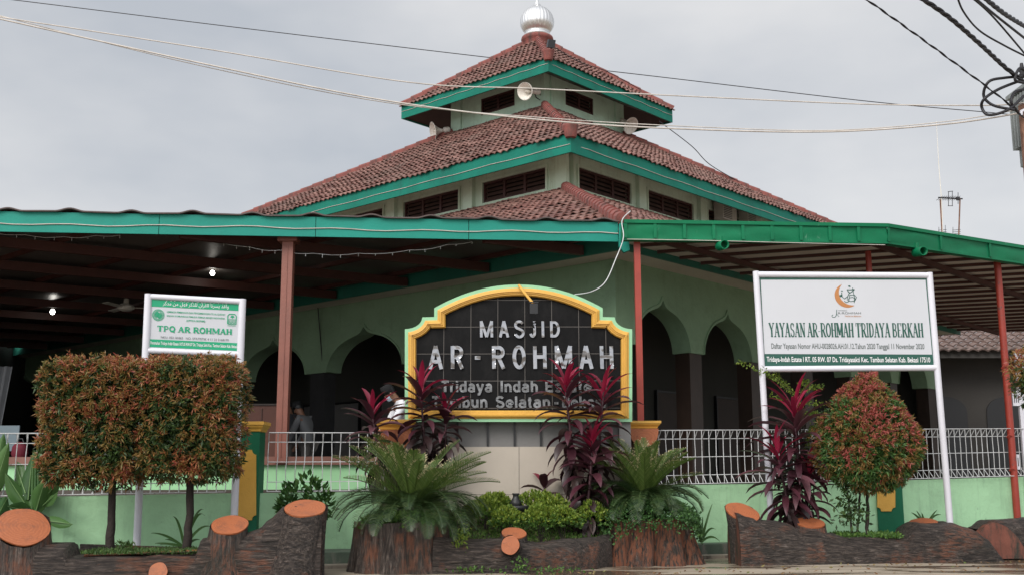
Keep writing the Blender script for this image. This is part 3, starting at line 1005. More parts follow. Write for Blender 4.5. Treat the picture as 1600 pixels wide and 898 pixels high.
# right canopy
G0, G1, G2 = P(976, 342, 16.45), P(1383, 350.5, 16.75), P(1600, 389, 18.45)
zr = (G0.z + G1.z + G2.z) / 3
flat0 = lambda q: V((q.x, q.y, 0))
G0, G1, G2 = flat0(G0), flat0(G1), flat0(G2)
G3 = G1 + (G2 - G1) * 3.2
polyR = [G0, G1, G3, V((G3.x, 29, 0)), flat0(fp('R', S_LE, 14.5, 0, -.12)), flat0(fp('R', S_LE, 0.05, 0, -.12))]
polyRb = [G0 + V((.1, .15, 0)), G1 + V((-.03, .16, 0)), G3 + V((-.1, .15, 0)), V((G3.x - .1, 29, 0)), flat0(fp('R', S_LE, 14.5, 0, .06)), flat0(fp('R', S_LE, 0.05, 0, .06))]
can2 = empty('canopy', (5.5, 17, FLZ), 'canopy with dented green metal gutter on thin red poles', 'canopy')
mb = MB()
mb.prism([q + dz(zr - .10) for q in polyR], V((0, 0, 0.03)))
mb.build('ceiling_panel', M['cream_panel'], can2)
mb = MB()
for q0, q1, k in ((G0, G1, 9), (G1, G3, 9)):
    ee = (q1 - q0).normalized()
    nn2 = V((ee.y, -ee.x, 0))
    for i in range(k):
        a_, b_ = q0 + (q1 - q0) * (i / k), q0 + (q1 - q0) * ((i + 1) / k)
        NS = 8
        for j in range(NS):      # dented sheet
            x0, x1 = a_ + (b_ - a_) * (j / NS), a_ + (b_ - a_) * ((j + 1) / NS)
            zz = [zr - .285, zr - .2, zr - .12, zr - .05]
            def dn(x, z): 
                return nn2 * (0.045 + 0.026 * math.sin(x.x * 5.1 + z * 9) * math.sin(x.x * 2.3 + z * 23) if zr - .25 < z < zr - .08 else 0.045)
            for z0, z1 in zip(zz, zz[1:]):
                mb.add([x0 + dn(x0, z0) + dz(z0), x1 + dn(x1, z0) + dz(z0), x1 + dn(x1, z1) + dz(z1), x0 + dn(x0, z1) + dz(z1)], [(0, 1, 2, 3)], True)
        # joint strap, rim and bottom
        mb.obox(a_ + nn2 * .062 + dz(zr - .165), ee * .025, nn2 * .004, V((0, 0, .118)))
    A_, B_ = q0 - ee * .02, q1 + ee * .02
    mb.bar(A_ + nn2 * .04 + dz(zr - .025), B_ + nn2 * .04 + dz(zr - .025), .075, .055)
    mb.bar(A_ - nn2 * .02 + dz(zr - .30), B_ - nn2 * .02 + dz(zr - .30), .13, .03)
    mb.bar(A_ - nn2 * .08 + dz(zr - .16), B_ - nn2 * .08 + dz(zr - .16), .01, .26)
mb.obox(G0 + V((-.05, .02, zr - .16)), V((.006, 0, 0)), V((0, .09, 0)), V((0, 0, .165)))
mb.build('gutter', M['gutter'], can2, fix=True)
for px, py, Y in ((1127, 384, 16.5), (1435, 394, 17.0)):
    mb = MB()
    p = P(px, py, Y)
    mb.lathe([(.072, -.10), (.072, .17), (.058, .17), (.058, -.05)], p, 16, V((.12, -1, -.1)), caps=False)
    mb.lathe([(.05, 0), (.05, .13)], p + V((0, .05, .02)), 12)
    mb.lathe([(.001, .02), (.058, .02)], p, 16, V((.12, -1, -.1)), caps=False)
    mb.build('drain_pipe', M['gutter'], can2)
beams('beam', M['brown_steel'], can2, polyRb, DR, 2.4, 0.07, 0.09, zr - .15, 1.1)
beams('joist', M['brown_steel'], can2, polyRb, (-0.94, 0.34), 0.62, 0.06, 0.05, zr - .101, 0.2)
for (px, py, Y, r_) in ((998, 520, 16.62, .042), (1357, 405, 17.6, .048), (1574, 610, 18.5, .058)):
    p = P(px, py, Y)
    mb = MB()
    if px < 1000: mb.box((p.x, Y, (1.75 + zr - .3) / 2), (.095, .095, zr - .3 - 1.75)); mb.box((p.x, Y, 1.77), (.16, .16, .03))
    else:
        p2 = V((p.x, Y, 0.18))
        mb.tube([p2, V((p.x, Y, 2.2)), V((p.x, Y, zr - .25))], r_, 14)
        if px > 1500:
            for z_ in (1.2, 1.75, 2.9): mb.tube([V((p.x - .055, Y - .02, z_)), V((p.x - .1, Y - .06, z_ + .03)), V((p.x - .07, Y - .09, z_ + .07)), V((p.x, Y - .06, z_ + .04))], .009, 6)
    mb.build('post', M['red_steel'], can2)

# added dark walls left of the canopy, keeping stray side light out
hw = empty('house', (-15, 24, 0), 'added dark wall beyond the canopy that keeps side light out', 'house')
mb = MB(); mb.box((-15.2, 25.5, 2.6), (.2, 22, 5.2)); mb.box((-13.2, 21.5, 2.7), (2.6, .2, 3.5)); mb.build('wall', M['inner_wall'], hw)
# ================================================================ the street wall, its pillars and mesh fences
def lerp_tab(tab, x):
    if x <= tab[0][0]: a, b = tab[0], tab[1]
    elif x >= tab[-1][0]: a, b = tab[-2], tab[-1]
    else:
        for a, b in zip(tab, tab[1:]):
            if a[0] <= x <= b[0]: break
    k = (x - a[0]) / (b[0] - a[0])
    return a[1] + (b[1] - a[1]) * k
YW = [(-150, 13.85), (600, 15.3), (1000, 16.15), (1440, 17.7), (1700, 19.3)]
YB = [(-150, 779), (85, 775), (360, 770), (590, 768), (1090, 757), (1440, 749), (1700, 741)]
def wtop(px): return P(px, lerp_tab(YB, px), lerp_tab(YW, px))
def wall_run(label, pxs, name='boundary_wall'):
    mb = MB()
    pts = [wtop(p) for p in pxs]
    for a, b in zip(pts, pts[1:]):
        d = V((b.x - a.x, b.y - a.y, 0)).normalized()
        n = V((-d.y, d.x, 0))
        A0, B0 = V((a.x, a.y, 0)), V((b.x, b.y, 0))
        top = [a, b, b + n * .16, a + n * .16]
        low = [A0, B0, B0 + n * .16, A0 + n * .16]
        mb.add(top + low, [(0, 1, 2, 3), (4, 5, 1, 0), (6, 7, 3, 2), (5, 6, 2, 1), (7, 4, 0, 3)], False)
    c = pts[len(pts) // 2]
    o = mb.build(name, M['street_green'])
    return tag(o, label, 'wall')
wall_run('low light green wall behind the two box-clipped red-leaved shrubs', [-150, 100, 360, 600])
wall_run('low light green wall behind the white foundation sign and the cordyline', [1000, 1200, 1440, 1700])

def fence(label, pa, pb, group='white mesh fences on the green wall', h=0.78, sp=0.118):
    a, b = wtop(pa) + dz(.02), wtop(pb) + dz(.02)
    d = (b - a)
    n = V((d.y, -d.x, 0)).normalized()   # to the street
    N = int(d.length / sp)
    r = random.Random(pa + 900)
    t = empty('mesh_fence', (a + b) / 2, label, 'fence', group)
    rails, wires = MB(), MB()
    rw = 0.0062
    zs = (0.0, h * .16, h * .5, h * .84, h)
    for z in zs: rails.tube([a + dz(z), b + dz(z)], rw * 1.05, 6)
    for z, o in ((h, .10), (0.0, .10)): rails.tube([a + n * o + dz(z), b + n * o + dz(z)], rw, 6)
    rails.build('rail', M['wire_white'], t)
    for i in range(N + 1):
        p = a + d * (i / N)
        j = d.normalized() * r.uniform(-.007, .007)
        j2 = d.normalized() * r.uniform(-.01, .01)
        wires.tube([p, p + dz(h * .16), p + j + dz(h * .36), p + j2 + dz(h * .6), p + dz(h * .84), p + dz(h)], rw, 5, False)
        wires.tube([p + dz(h * .84), p + n * .10 + dz(h)], rw, 5, False)
        wires.tube([p + dz(h * .16), p + n * .10], rw, 5, False)
    wires.build('wire', M['wire_white'], t)
    return t
fence('white wire mesh fence behind the two box-clipped shrubs', -140, 352)
fence('white wire mesh fence between the yellow and green pillar and the larger cycad', 417, 600)
fence('white wire mesh fence between the smaller cycad and the tall cordyline', 1030, 1365)
fence('white wire mesh fence to either side of the rusty red pole', 1407, 1690)

def pillar(label, px, capy0, capy1, w_px, yf, body_mat, face_px=None):
    """square pillar with a stepped yellow cap"""
    wall_y = lerp_tab(YW, px)
    Y = wall_y - 0.1
    c = P(px, capy0, Y)
    t = empty('pillar', (c.x, Y, 0), label, 'pillar')
    hw = (P(px + w_px / 2, 700, Y).x - P(px - w_px / 2, 700, Y).x) / 2
    z1, z0 = P(px, capy0, Y).z, P(px, capy1, Y).z
    mb = MB(); mb.box((c.x, Y + hw, z0 / 2), (2 * hw, 2 * hw, z0)); mb.build('body', body_mat, t)
    mb = MB()
    H = z1 - z0
    ex = 0.36 * hw
    prof = [(hw * .98, z0 - .001), (hw + ex * .25, z0 + H * .05), (hw + ex * .35, z0 + H * .25), (hw + ex * .75, z0 + H * .5), (hw + ex * .8, z0 + H * .6), (hw + ex, z0 + H * .68), (hw + ex, z1)]
    vs_, fs_ = [], []
    for r_, z in prof:
        for sx, sy in ((-1, -1), (1, -1), (1, 1), (-1, 1)): vs_.append((c.x + sx * r_, Y + hw + sy * r_, z))
    for i in range(len(prof) - 1):
        for k in range(4): fs_.append((i * 4 + k, i * 4 + (k + 1) % 4, i * 4 + 4 + (k + 1) % 4, i * 4 + 4 + k))
    fs_.append(tuple(range(len(vs_) - 4, len(vs_))))
    mb.add(vs_, fs_, False)
    mb.build('cap', M['yellow'], t)
    if face_px:
        (x0, x1, y0, y1) = face_px
        k = .2
        W, Hh = x1 - x0, y1 - y0
        nx, ny = W * .22, Hh * .07
        pts = []
        for (cx, cy, sx, sy) in ((x0, y0, 1, 1), (x1, y0, -1, 1), (x1, y1, -1, -1), (x0, y1, 1, -1)):
            arc = []
            for i in range(6):
                a = i / 5 * math.pi / 2
                arc.append((cx + sx * nx * math.cos(a), cy + sy * ny * math.sin(a)))
            # concave notch: arc centred at the corner
            if (sx, sy) in ((1, 1), (-1, -1)): arc = arc[::-1]
            pts += arc
        poly = [P(x, y, Y - .022) for x, y in pts]
        mb = MB(); mb.prism(poly, V((0, .03, 0))); mb.build('raised_panel', M['yellow'], t)
    return t, c, hw, Y
pillar('dark green pillar with yellow cap and panel beside the box-clipped shrubs', 388, 658, 674, 38, 0, M['pillar_green'], (370, 400, 702, 812))
pillar('dark green pillar with yellow panel behind the round-crowned red shrub', 1384, 668, 683, 40, 0, M['pillar_green'], (1371, 1399, 712, 798))
for lab, px, c0, c1, wpx in (('pillar of mock bark with yellow cap behind the larger cycad', 618, 655, 671, 46), ('pillar of mock bark with yellow cap behind the smaller cycad', 1005, 657, 669, 40)):
    t, c, hw, Y = pillar(lab, px, c0, c1, wpx, 0, M['bark_v'])
    # half round orange cut below the cap
    mb = MB()
    zt = P(px, c1, Y).z - .003
    r_ = hw * 1.12
    n = 18
    poly = [V((c.x - r_, Y - .09, zt)), V((c.x + r_, Y - .09, zt))]
    for i in range(1, n):
        a = math.pi * i / n
        poly.append(V((c.x + r_ * math.cos(a) ** 1, Y - .09 - .0, zt - r_ * 1.25 * math.sin(a) ** .75)))
    mb.prism(poly, V((0, .10, 0)))
    mb.build('cut_face', M['orange_cut'], t)

# ledge wall of the raised porch
mb = MB()
led = empty('porch_parapet', (-7, 17.1, 0), 'light green porch parapet with a brown top behind the mesh fence', 'parapet')
mb.box((-6.9, 17.1, .69), (17.2, .14, 1.26)); mb.build('wall', paint('porch_green_plaster', (0.36, 0.66, 0.36), 0.8, 0.06, 1), led)
mb = MB(); mb.box((-6.9, 17.08, 1.385), (17.2, .24, .125)); mb.build('coping', M['coping'], led)

# ================================================================ text
_glyph = {}
def text_mesh(s, offset=0.0, extrude=0.0, res=3):
    c = bpy.data.curves.new('lettering', 'FONT')
    c.body = s
    c.offset = offset
    c.extrude = extrude
    c.resolution_u = res
    o = bpy.data.objects.new('lettering', c)
    C.objects.link(o)
    bpy.context.view_layer.update()
    me = bpy.data.meshes.new_from_object(o.evaluated_get(bpy.context.evaluated_depsgraph_get()))
    vs_ = [v.co.copy() for v in me.vertices]
    fs_ = [tuple(p.vertices) for p in me.polygons]
    bpy.data.objects.remove(o)
    bpy.data.curves.remove(c)
    bpy.data.meshes.remove(me)
    return vs_, fs_
class Board:
    """a flat sign plane given by three corners; u to the reader's right, v down, both 0..1"""
    def __init__(s, tl, tr, bl):
        s.o, s.ex, s.ey = V(tl), V(tr) - V(tl), V(bl) - V(tl)
        s.n = s.ey.cross(s.ex).normalized()
        if s.n.y > 0: s.n = -s.n
    def p(s, u, v, d=0): return s.o + s.ex * u + s.ey * v + s.n * d
    def text(s, mb, st, u0, u1, v0, v1, d=.004, offset=0.0, th=0.0, base=None):
        vs_, fs_ = text_mesh(st, offset, 0.02 if th else 0)
        xs, ys = [v.x for v in vs_], [v.y for v in vs_]
        x0, x1, y0, y1 = min(xs), max(xs), min(ys), max(ys)
        out = [s.p(u0 + (u1 - u0) * (v.x - x0) / (x1 - x0), v1 + (v0 - v1) * (v.y - y0) / (y1 - y0), d + (th * (v.z / .02 + 1) if th else 0)) for v in vs_]
        mb.add(out, fs_, False)
    def poly(s, mb, pts, d=.004): mb.face([s.p(u, v, d) for u, v in pts])
    def rect(s, mb, u0, u1, v0, v1, d=.004): s.poly(mb, [(u0, v0), (u1, v0), (u1, v1), (u0, v1)], d)
    def stroke(s, mb, pts, w0, asp, d=.005, ws=None):
        """polyline with width w0 (in v units); asp = |ex|/|ey|"""
        q = [V((p[0] * asp, p[1], 0)) for p in pts]
        n = len(q)
        L_, R_ = [], []
        for i in range(n):
            t = (q[min(i + 1, n - 1)] - q[max(i - 1, 0)])
            if t.length < 1e-9: t = V((1, 0, 0))
            t.normalize()
            m = V((-t.y, t.x, 0)) * (ws[i] if ws else w0) / 2
            L_.append(q[i] + m); R_.append(q[i] - m)
        for i in range(n - 1):
            s.poly(mb, [(a.x / asp, a.y) for a in (L_[i], L_[i + 1], R_[i + 1], R_[i])], d)

# serif capitals as strokes in a unit box, y down: (points, thick)
def arc(cx, cy, rx, ry, a0, a1, n=12): return [(cx + rx * math.cos(R(a0 + (a1 - a0) * i / n)), cy + ry * math.sin(R(a0 + (a1 - a0) * i / n))) for i in range(n + 1)]
T_, t_n = .22, .10
SER = {
 'A': [([(.5, 0), (.12, 1)], t_n), ([(.5, 0), (.86, 1)], T_), ([(.26, .66), (.72, .66)], t_n), 's.12', 's.86'],
 'Y': [([(.1, 0), (.5, .52)], T_), ([(.9, 0), (.5, .52)], t_n), ([(.5, .48), (.5, 1)], T_), 't.12', 't.88', 's.5'],
 'S': [(arc(.5, .26, .32, .22, -20, -270) + arc(.5, .74, .34, .24, -90, 160), T_ * .85), ([(.84, .05), (.84, .3)], t_n * .8), ([(.14, .7), (.14, .95)], t_n * .8)],
 'N': [([(.16, 0), (.16, 1)], t_n), ([(.16, 0), (.84, 1)], T_), ([(.84, 0), (.84, 1)], t_n), 's.16', 't.1', 't.84'],
 'R': [([(.22, 0), (.22, 1)], T_), ([(.22, .04)] + arc(.5, .27, .3, .23, -90, 90) + [(.22, .5)], t_n * 1.4), ([(.5, .5), (.9, 1)], T_), 's.22', 's.92', 't.2'],
 'O': [(arc(.5, .5, .38, .46, 0, 360, 24), T_ * .85)],
 'H': [([(.2, 0), (.2, 1)], T_), ([(.8, 0), (.8, 1)], T_), ([(.2, .5), (.8, .5)], t_n), 's.2', 't.2', 's.8', 't.8'],
 'M': [([(.12, 0), (.12, 1)], t_n), ([(.14, 0), (.5, .85)], T_), ([(.86, 0), (.5, .85)], t_n), ([(.86, 0), (.86, 1)], T_), 's.12', 's.86', 't.1', 't.88'],
 'T': [([(.5, 0), (.5, 1)], T_), ([(.06, .04), (.94, .04)], t_n), ([(.08, 0), (.08, .24)], t_n * .8), ([(.92, 0), (.92, .24)], t_n * .8), 's.5'],
 'I': [([(.5, 0), (.5, 1)], T_ * 1.6), 'S.5', 'U.5'],
 'D': [([(.22, 0), (.22, 1)], T_), ([(.22, .04)] + arc(.42, .5, .42, .46, -90, 90) + [(.22, .96)], T_ * .75)],
 'B': [([(.22, 0), (.22, 1)], T_), ([(.22, .04)] + arc(.5, .26, .28, .22, -90, 90) + [(.22, .48)], t_n * 1.5), ([(.22, .5)] + arc(.52, .73, .32, .23, -90, 90) + [(.22, .96)], t_n * 1.6)],
 'E': [([(.22, 0), (.22, 1)], T_), ([(.22, .04), (.85, .04)], t_n), ([(.22, .5), (.7, .5)], t_n), ([(.22, .96), (.88, .96)], t_n), ([(.85, 0), (.85, .22)], t_n), ([(.88, .78), (.88, 1)], t_n)],
 'K': [([(.22, 0), (.22, 1)], T_), ([(.85, 0), (.3, .55)], t_n), ([(.42, .42), (.88, 1)], T_), 's.22', 's.9', 't.2', 't.84'],
 'P': [([(.22, 0), (.22, 1)], T_), ([(.22, .04)] + arc(.5, .29, .32, .25, -90, 90) + [(.22, .54)], T_ * .7), 's.22', 't.2'],
 'Q': [(arc(.5, .48, .38, .44, 0, 360, 24), T_ * .85), ([(.45, .75), (.9, 1.1)], T_ * .7)],
 '-': [([(.1, .6), (.9, .6)], .14)],
}
WID = {'I': .45, 'M': 1.25, '-': .5, ' ': .38, 'S': .85, 'E': .9, 'B': .95, 'P': .9}
def serif_text(bd, mb, st, u0, u1, v0, v1, asp, d=.005, fat=1.0):
    tot = sum(WID.get(c, 1) for c in st)
    x = u0
    uw = (u1 - u0) / tot
    H = v1 - v0
    for ch in st:
        wd = uw * WID.get(ch, 1)
        if ch in SER:
            k = 0
            for it in SER[ch]:
                k += 1
                if isinstance(it, str):
                    cx = float(it[1:])
                    yy = {'s': .965, 't': .035, 'S': .965, 'U': .035}[it[0]]
                    hw = .19 if it[0] in 'st' else .45
                    pts, th = [(cx - hw, yy), (cx + hw, yy)], .07
                    vth = th * H
                else:
                    pts, th = it
                    # widths scale with the letter's width
                    vth = th * min(wd * asp, H) * fat * (1.0 if H > wd * asp else 1.25)
                bd.stroke(mb, [(x + p[0] * wd * .96, v0 + p[1] * H) for p in pts], vth, asp, d + .0003 * k)
        x += wd

# sans letters as strokes in a unit box (0 = cap line, 1 = base line)
K = .2
SAN = {
 'M': [[(.1, 0), (.1, 1)], [(.1, 0), (.5, .98)], [(.5, .98), (.9, 0)], [(.9, 0), (.9, 1)]],
 'A': [[(.5, 0), (.08, 1)], [(.5, 0), (.92, 1)], [(.25, .68), (.75, .68)]],
 'S': [arc(.5, .27, .36, .21, -25, -180, 9) + arc(.5, .27, .36, .21, 180, 100, 5) + arc(.5, .74, .38, .22, -80, 90, 8) + arc(.5, .74, .38, .22, 90, 165, 5)],
 'J': [[(.75, 0), (.75, .72)] + arc(.43, .72, .32, .22, 0, 165, 9)],
 'I': [[(.5, 0), (.5, 1)]],
 'D': [[(.15, 0), (.15, 1)], [(.15, .07)] + arc(.42, .5, .44, .43, -90, 90, 12) + [(.15, .93)]],
 'R': [[(.15, 0), (.15, 1)], [(.15, .07)] + arc(.52, .28, .32, .21, -90, 90, 9) + [(.15, .49)], [(.5, .5), (.88, 1)]],
 'O': [arc(.5, .5, .4, .43, 0, 360, 24)],
 'H': [[(.12, 0), (.12, 1)], [(.88, 0), (.88, 1)], [(.12, .48), (.88, .48)]],
 'E': [[(.15, 0), (.15, 1)], [(.15, .07), (.9, .07)], [(.15, .49), (.8, .49)], [(.15, .93), (.92, .93)]],
 'T': [[(.5, 0), (.5, 1)], [(.03, .07), (.97, .07)]],
 'B': [[(.15, 0), (.15, 1)], [(.15, .07)] + arc(.55, .28, .26, .21, -90, 90, 9) + [(.15, .48)], [(.15, .49)] + arc(.57, .71, .29, .22, -90, 90, 9) + [(.15, .93)]],
 '-': [[(.05, .6), (.95, .6)]],
 'r': [[(.25, .28), (.25, 1)], [(.25, .52)] + arc(.65, .55, .38, .24, 190, 280, 6)],
 'i': [[(.5, .28), (.5, 1)], [(.5, 0), (.5, .14)]],
 'l': [[(.5, 0), (.5, 1)]],
 'd': [[(.82, 0), (.82, 1)], arc(.48, .65, .34, .29, 0, 360, 18)],
 'b': [[(.18, 0), (.18, 1)], arc(.52, .65, .34, .29, 0, 360, 18)],
 'a': [[(.8, .45), (.8, 1)], arc(.46, .77, .33, .18, 0, 360, 16), arc(.5, .50, .30, .17, 200, 360, 8)],
 'y': [[(.1, .28), (.5, .98)], [(.9, .28), (.5, 1.0), (.35, 1.22), (.15, 1.22)]],
 'n': [[(.18, .28), (.18, 1)], [(.18, .6)] + arc(.5, .6, .32, .26, 180, 360, 10) + [(.82, 1)]],
 'h': [[(.18, 0), (.18, 1)], [(.18, .6)] + arc(.5, .6, .32, .26, 180, 360, 10) + [(.82, 1)]],
 'm': [[(.1, .28), (.1, 1)], [(.1, .6)] + arc(.3, .6, .2, .26, 180, 360, 8) + [(.5, 1)], [(.5, .6)] + arc(.7, .6, .2, .26, 180, 360, 8) + [(.9, 1)]],
 'u': [[(.18, .28), (.18, .7)] + arc(.5, .68, .32, .26, 180, 0, 10), [(.82, .28), (.82, 1)]],
 't': [[(.45, .08), (.45, .84)] + [(.52, .93), (.8, .93)], [(.1, .34), (.8, .34)]],
 'e': [[(.12, .66), (.86, .66)] + arc(.5, .65, .37, .29, 0, -320, 18)],
 's': [arc(.5, .47, .34, .15, -20, -180, 8) + arc(.5, .80, .36, .15, -95, 165, 12)],
 'k': [[(.18, 0), (.18, 1)], [(.85, .28), (.25, .74)], [(.42, .6), (.88, 1)]],
}
SWID = {'I': .45, 'i': .42, 'l': .42, 'M': 1.35, 'm': 1.4, 'r': .66, 't': .62, '-': .6, ' ': .5, 'T': 1.05, 'S': 1.1, 'E': 1.05, 'B': 1.12, 's': .92}
def sans(bd, mb, st, u0, u1, v0, v1, d, th, wid, asp):
    """solid stroke letters; each stroke stands a hair prouder than the last so that no faces coincide"""
    tot = sum(SWID.get(c, 1) for c in st)
    x, uw, H, k = u0, (u1 - u0) / tot, v1 - v0, 0
    for ch in st:
        w2 = uw * SWID.get(ch, 1)
        f0, f1 = (.0, 1.0) if len(st) == 1 else (.07, .93)
        for pts in SAN.get(ch, []):
            k += 1
            q = [V(((x + (f0 + (f1 - f0) * p[0]) * w2) * asp, v0 + p[1] * H, 0)) for p in pts]
            n = len(q)
            closed = (q[0] - q[-1]).length < 1e-6
            L_, R_ = [], []
            for i in range(n):
                if closed: t = q[(i + 1) % (n - 1)] - q[(i - 1) % (n - 1)]
                else: t = q[min(i + 1, n - 1)] - q[max(i - 1, 0)]
                t.normalize()
                m = V((-t.y, t.x, 0)) * wid / 2
                L_.append(q[i] + m); R_.append(q[i] - m)
            dd = d + th + .0005 * (k % 7)
            for i in range(n - 1):
                quad = [(a.x / asp, a.y) for a in (L_[i], L_[i + 1], R_[i + 1], R_[i])]
                mb.face([bd.p(a, b, dd) for a, b in quad])
                for (a, b) in ((quad[0], quad[1]), (quad[2], quad[3])): mb.face([bd.p(*a, dd), bd.p(*b, dd), bd.p(*b, d), bd.p(*a, d)])
            for a, b in ((L_[0], R_[0]), (L_[-1], R_[-1])): mb.face([bd.p(a.x / asp, a.y, dd), bd.p(b.x / asp, b.y, dd), bd.p(b.x / asp, b.y, d), bd.p(a.x / asp, a.y, d)])
        x += w2

# ================================================================ the masjid name board
YS = 15.28
def MP(cx, cy, d=0):      # crop coordinates of the board (3.592 to the photo pixel)
    return P(620 + cx / 3.592, 430 + cy / 3.592, YS - d)
half = [(683, 52)]
for i in range(1, 13):
    a = i / 12
    x = 683 - a * 473
    half.append((x, 52 + 131 * (a ** 2.05)))
half += [(210, 232), (143, 234)]
for i in range(1, 8):
    a = i / 7 * math.pi / 2
    half.append((45 + 98 * math.cos(a), 234 + 66 * (1 - math.cos(a)) ** .9 if False else 300 - 66 * (1 - math.sin(a))))
half += [(45, 820)]
# mirrored about x = 683
ol = [(x, y) for x, y in half] + [(1366 - x, y) for x, y in half[::-1] if x != 683]
# order: from top centre anticlockwise (left) to bottom-left, then bottom-right up to the top
def inset(poly, k):
    out, n = [], len(poly)
    for i in range(n):
        a, b, c = V((*poly[i - 1], 0)), V((*poly[i], 0)), V((*poly[(i + 1) % n], 0))
        e0, e1 = (b - a).normalized(), (c - b).normalized()
        n0, n1 = V((e0.y, -e0.x, 0)), V((e1.y, -e1.x, 0))
        m = (n0 + n1)
        if m.length < 1e-6: m = n0
        m.normalize()
        out.append((b.x + m.x * k / max(.4, m.dot(n0)), b.y + m.y * k / max(.4, m.dot(n0))))
    return out
ar_ = sum(ol[i][0] * ol[(i + 1) % len(ol)][1] - ol[(i + 1) % len(ol)][0] * ol[i][1] for i in range(len(ol)))
sg = 1 if ar_ < 0 else -1
nb = empty('name_board', (P(810, 655, YS).x, YS, 0), 'black tiled mosque name board in a stepped yellow and mint frame', 'sign')
if (inset(ol, 5)[3][1] - ol[3][1]) < 0: sg = -1
else: sg = 1
def ringpts(k, d): return [MP(x, y, d) for x, y in inset(ol, sg * k)]
def strip(mb, r0, r1):
    n = len(r0)
    for i in range(n): mb.face([r0[i], r0[(i + 1) % n], r1[(i + 1) % n], r1[i]])
mb = MB()
strip(mb, ringpts(0, -.22), ringpts(0, 0)); strip(mb, ringpts(0, 0), ringpts(19, 0)); strip(mb, ringpts(19, 0), ringpts(19, -.06))
bk = ringpts(0, -.22)
mb.face(bk)
mb.build('outer_frame', paint('pale_mint_frame', (0.30, 0.58, 0.34), 0.6, 0.06, 3), nb)
mb = MB()
prof = [(18.5, -.03), (18.5, .012), (27, .020), (30, .045), (38, .05), (41, .035), (47, .035), (50, .022), (56, .022), (60, .01), (64, -.01), (64, -.05)]
for (k0, d0), (k1, d1) in zip(prof, prof[1:]): strip(mb, ringpts(k0, d0), ringpts(k1, d1))
mb.build('yellow_moulding', M['yellow'], nb)
mb = MB()
pn = ringpts(62, -.045)
mb.face(pn)
mb.build('tiled_panel', M['black_tile'], nb)
W0, W1 = MP(0, 0), MP(1366, 0)
bd = Board(MP(0, 0, -.045), MP(1366, 0, -.045), MP(0, 898, -.045))
def U(x): return x / 1366
def Vv(y): return y / 898
big = [('M', 463, 536, 262, 353), ('A', 567, 626, 262, 353), ('S', 653, 710, 259, 355), ('J', 740, 775, 262, 353), ('I', 805, 820, 262, 353), ('D', 852, 907, 262, 353),
       ('A', 174, 258, 402, 531), ('R', 299, 371, 402, 529), ('-', 433, 464, 458, 478), ('R', 527, 600, 402, 529), ('O', 639, 716, 399, 531), ('H', 757, 828, 402, 529), ('M', 876, 970, 402, 529), ('A', 1008, 1088, 402, 529), ('H', 1126, 1197, 402, 529)]
asp_b = bd.ex.length / bd.ey.length
for ch, x0, x1, y0, y1 in big:
    mb = MB()
    hgt_ = y1 - y0
    sw = (.0165 if hgt_ < 110 else .0225)
    if ch == '-': bd.rect(mb, U(x0), U(x1), Vv(y0), Vv(y1), .03)
    else:
        ww = x1 - x0
        pad = 8 if hgt_ < 110 else 10
        if ch == 'I': sans(bd, mb, ch, U(x0 - 10), U(x1 + 10), Vv(y0), Vv(y1), .012, .022, sw, asp_b)
        else: sans(bd, mb, ch, U(x0 + (pad * .5 if ch in 'AO' else 0)), U(x1 - (pad * .5 if ch in 'AO' else 0)), Vv(y0), Vv(y1), .012, .022, sw, asp_b)
    mb.build('letter', M['chrome'], nb)
M['steel_dull'] = paint('brushed_letter_steel', (0.20, 0.20, 0.20), 0.28, 0.4, 6, 1.0, bmp=0.6, bscale=9)
for st, x0, x1, y0, y1 in (('Tridaya', 243, 530, 596, 658), ('Indah', 568, 782, 596, 658), ('Estate', 815, 1077, 596, 658), ('Tambun', 190, 503, 682, 744), ('Selatan', 541, 848, 682, 744), ('-', 866, 890, 682, 744), ('Bekasi', 905, 1150, 682, 744)):
    mb = MB()
    sans(bd, mb, st, U(x0), U(x1), Vv(y0), Vv(y1), .01, .014, .0145, asp_b)
    mb.build('lettering', M['steel_dull'], nb)
# base below the board: recessed grey strip with dark uprights, beige panels
mb = MB()
x0, x1 = P(650, 700, 15.5).x, P(980, 700, 15.5).x
zt, zm, zb0 = P(800, 655, 15.4).z, P(800, 697, 15.4).z, .3
mb.box(((x0 + x1) / 2, 15.55, (zt + zm) / 2), (x1 - x0, .06, zt - zm))
for px in (650, 976):
    q = P(px, 690, 15.45); mb.box((q.x, 15.45, (zt + .3) / 2), (.16, .16, zt - .31))
mb.build('grey_strip', M['grey_panel'], nb)
for px in (715, 762, 804, 845, 888):
    mb = MB(); q = P(px, 680, 15.5); mb.box((q.x, 15.50, (zt + zm) / 2), (.028, .03, zt - zm - .004)); mb.build('upright', M['black'], nb)
mb = MB()
xs = [P(p, 700, 15.4).x for p in (653, 700, 811, 895, 985)]
zz = [.25, P(800, 772, 15.4).z, zm]
for xa, xb in zip(xs, xs[1:]):
    for z0, z1 in zip(zz, zz[1:]):
        mb = MB(); mb.box(((xa + xb) / 2, 15.46, (z0 + z1) / 2), (xb - xa - .006, .12, z1 - z0 - .006)); mb.build('beige_panel', M['beige'], nb)
mb = MB(); mb.box(((x0 + x1) / 2, 15.475, (zm + .25) / 2), (x1 - x0 - .02, .1, zm - .27)); mb.build('joint', M['soil'], nb)
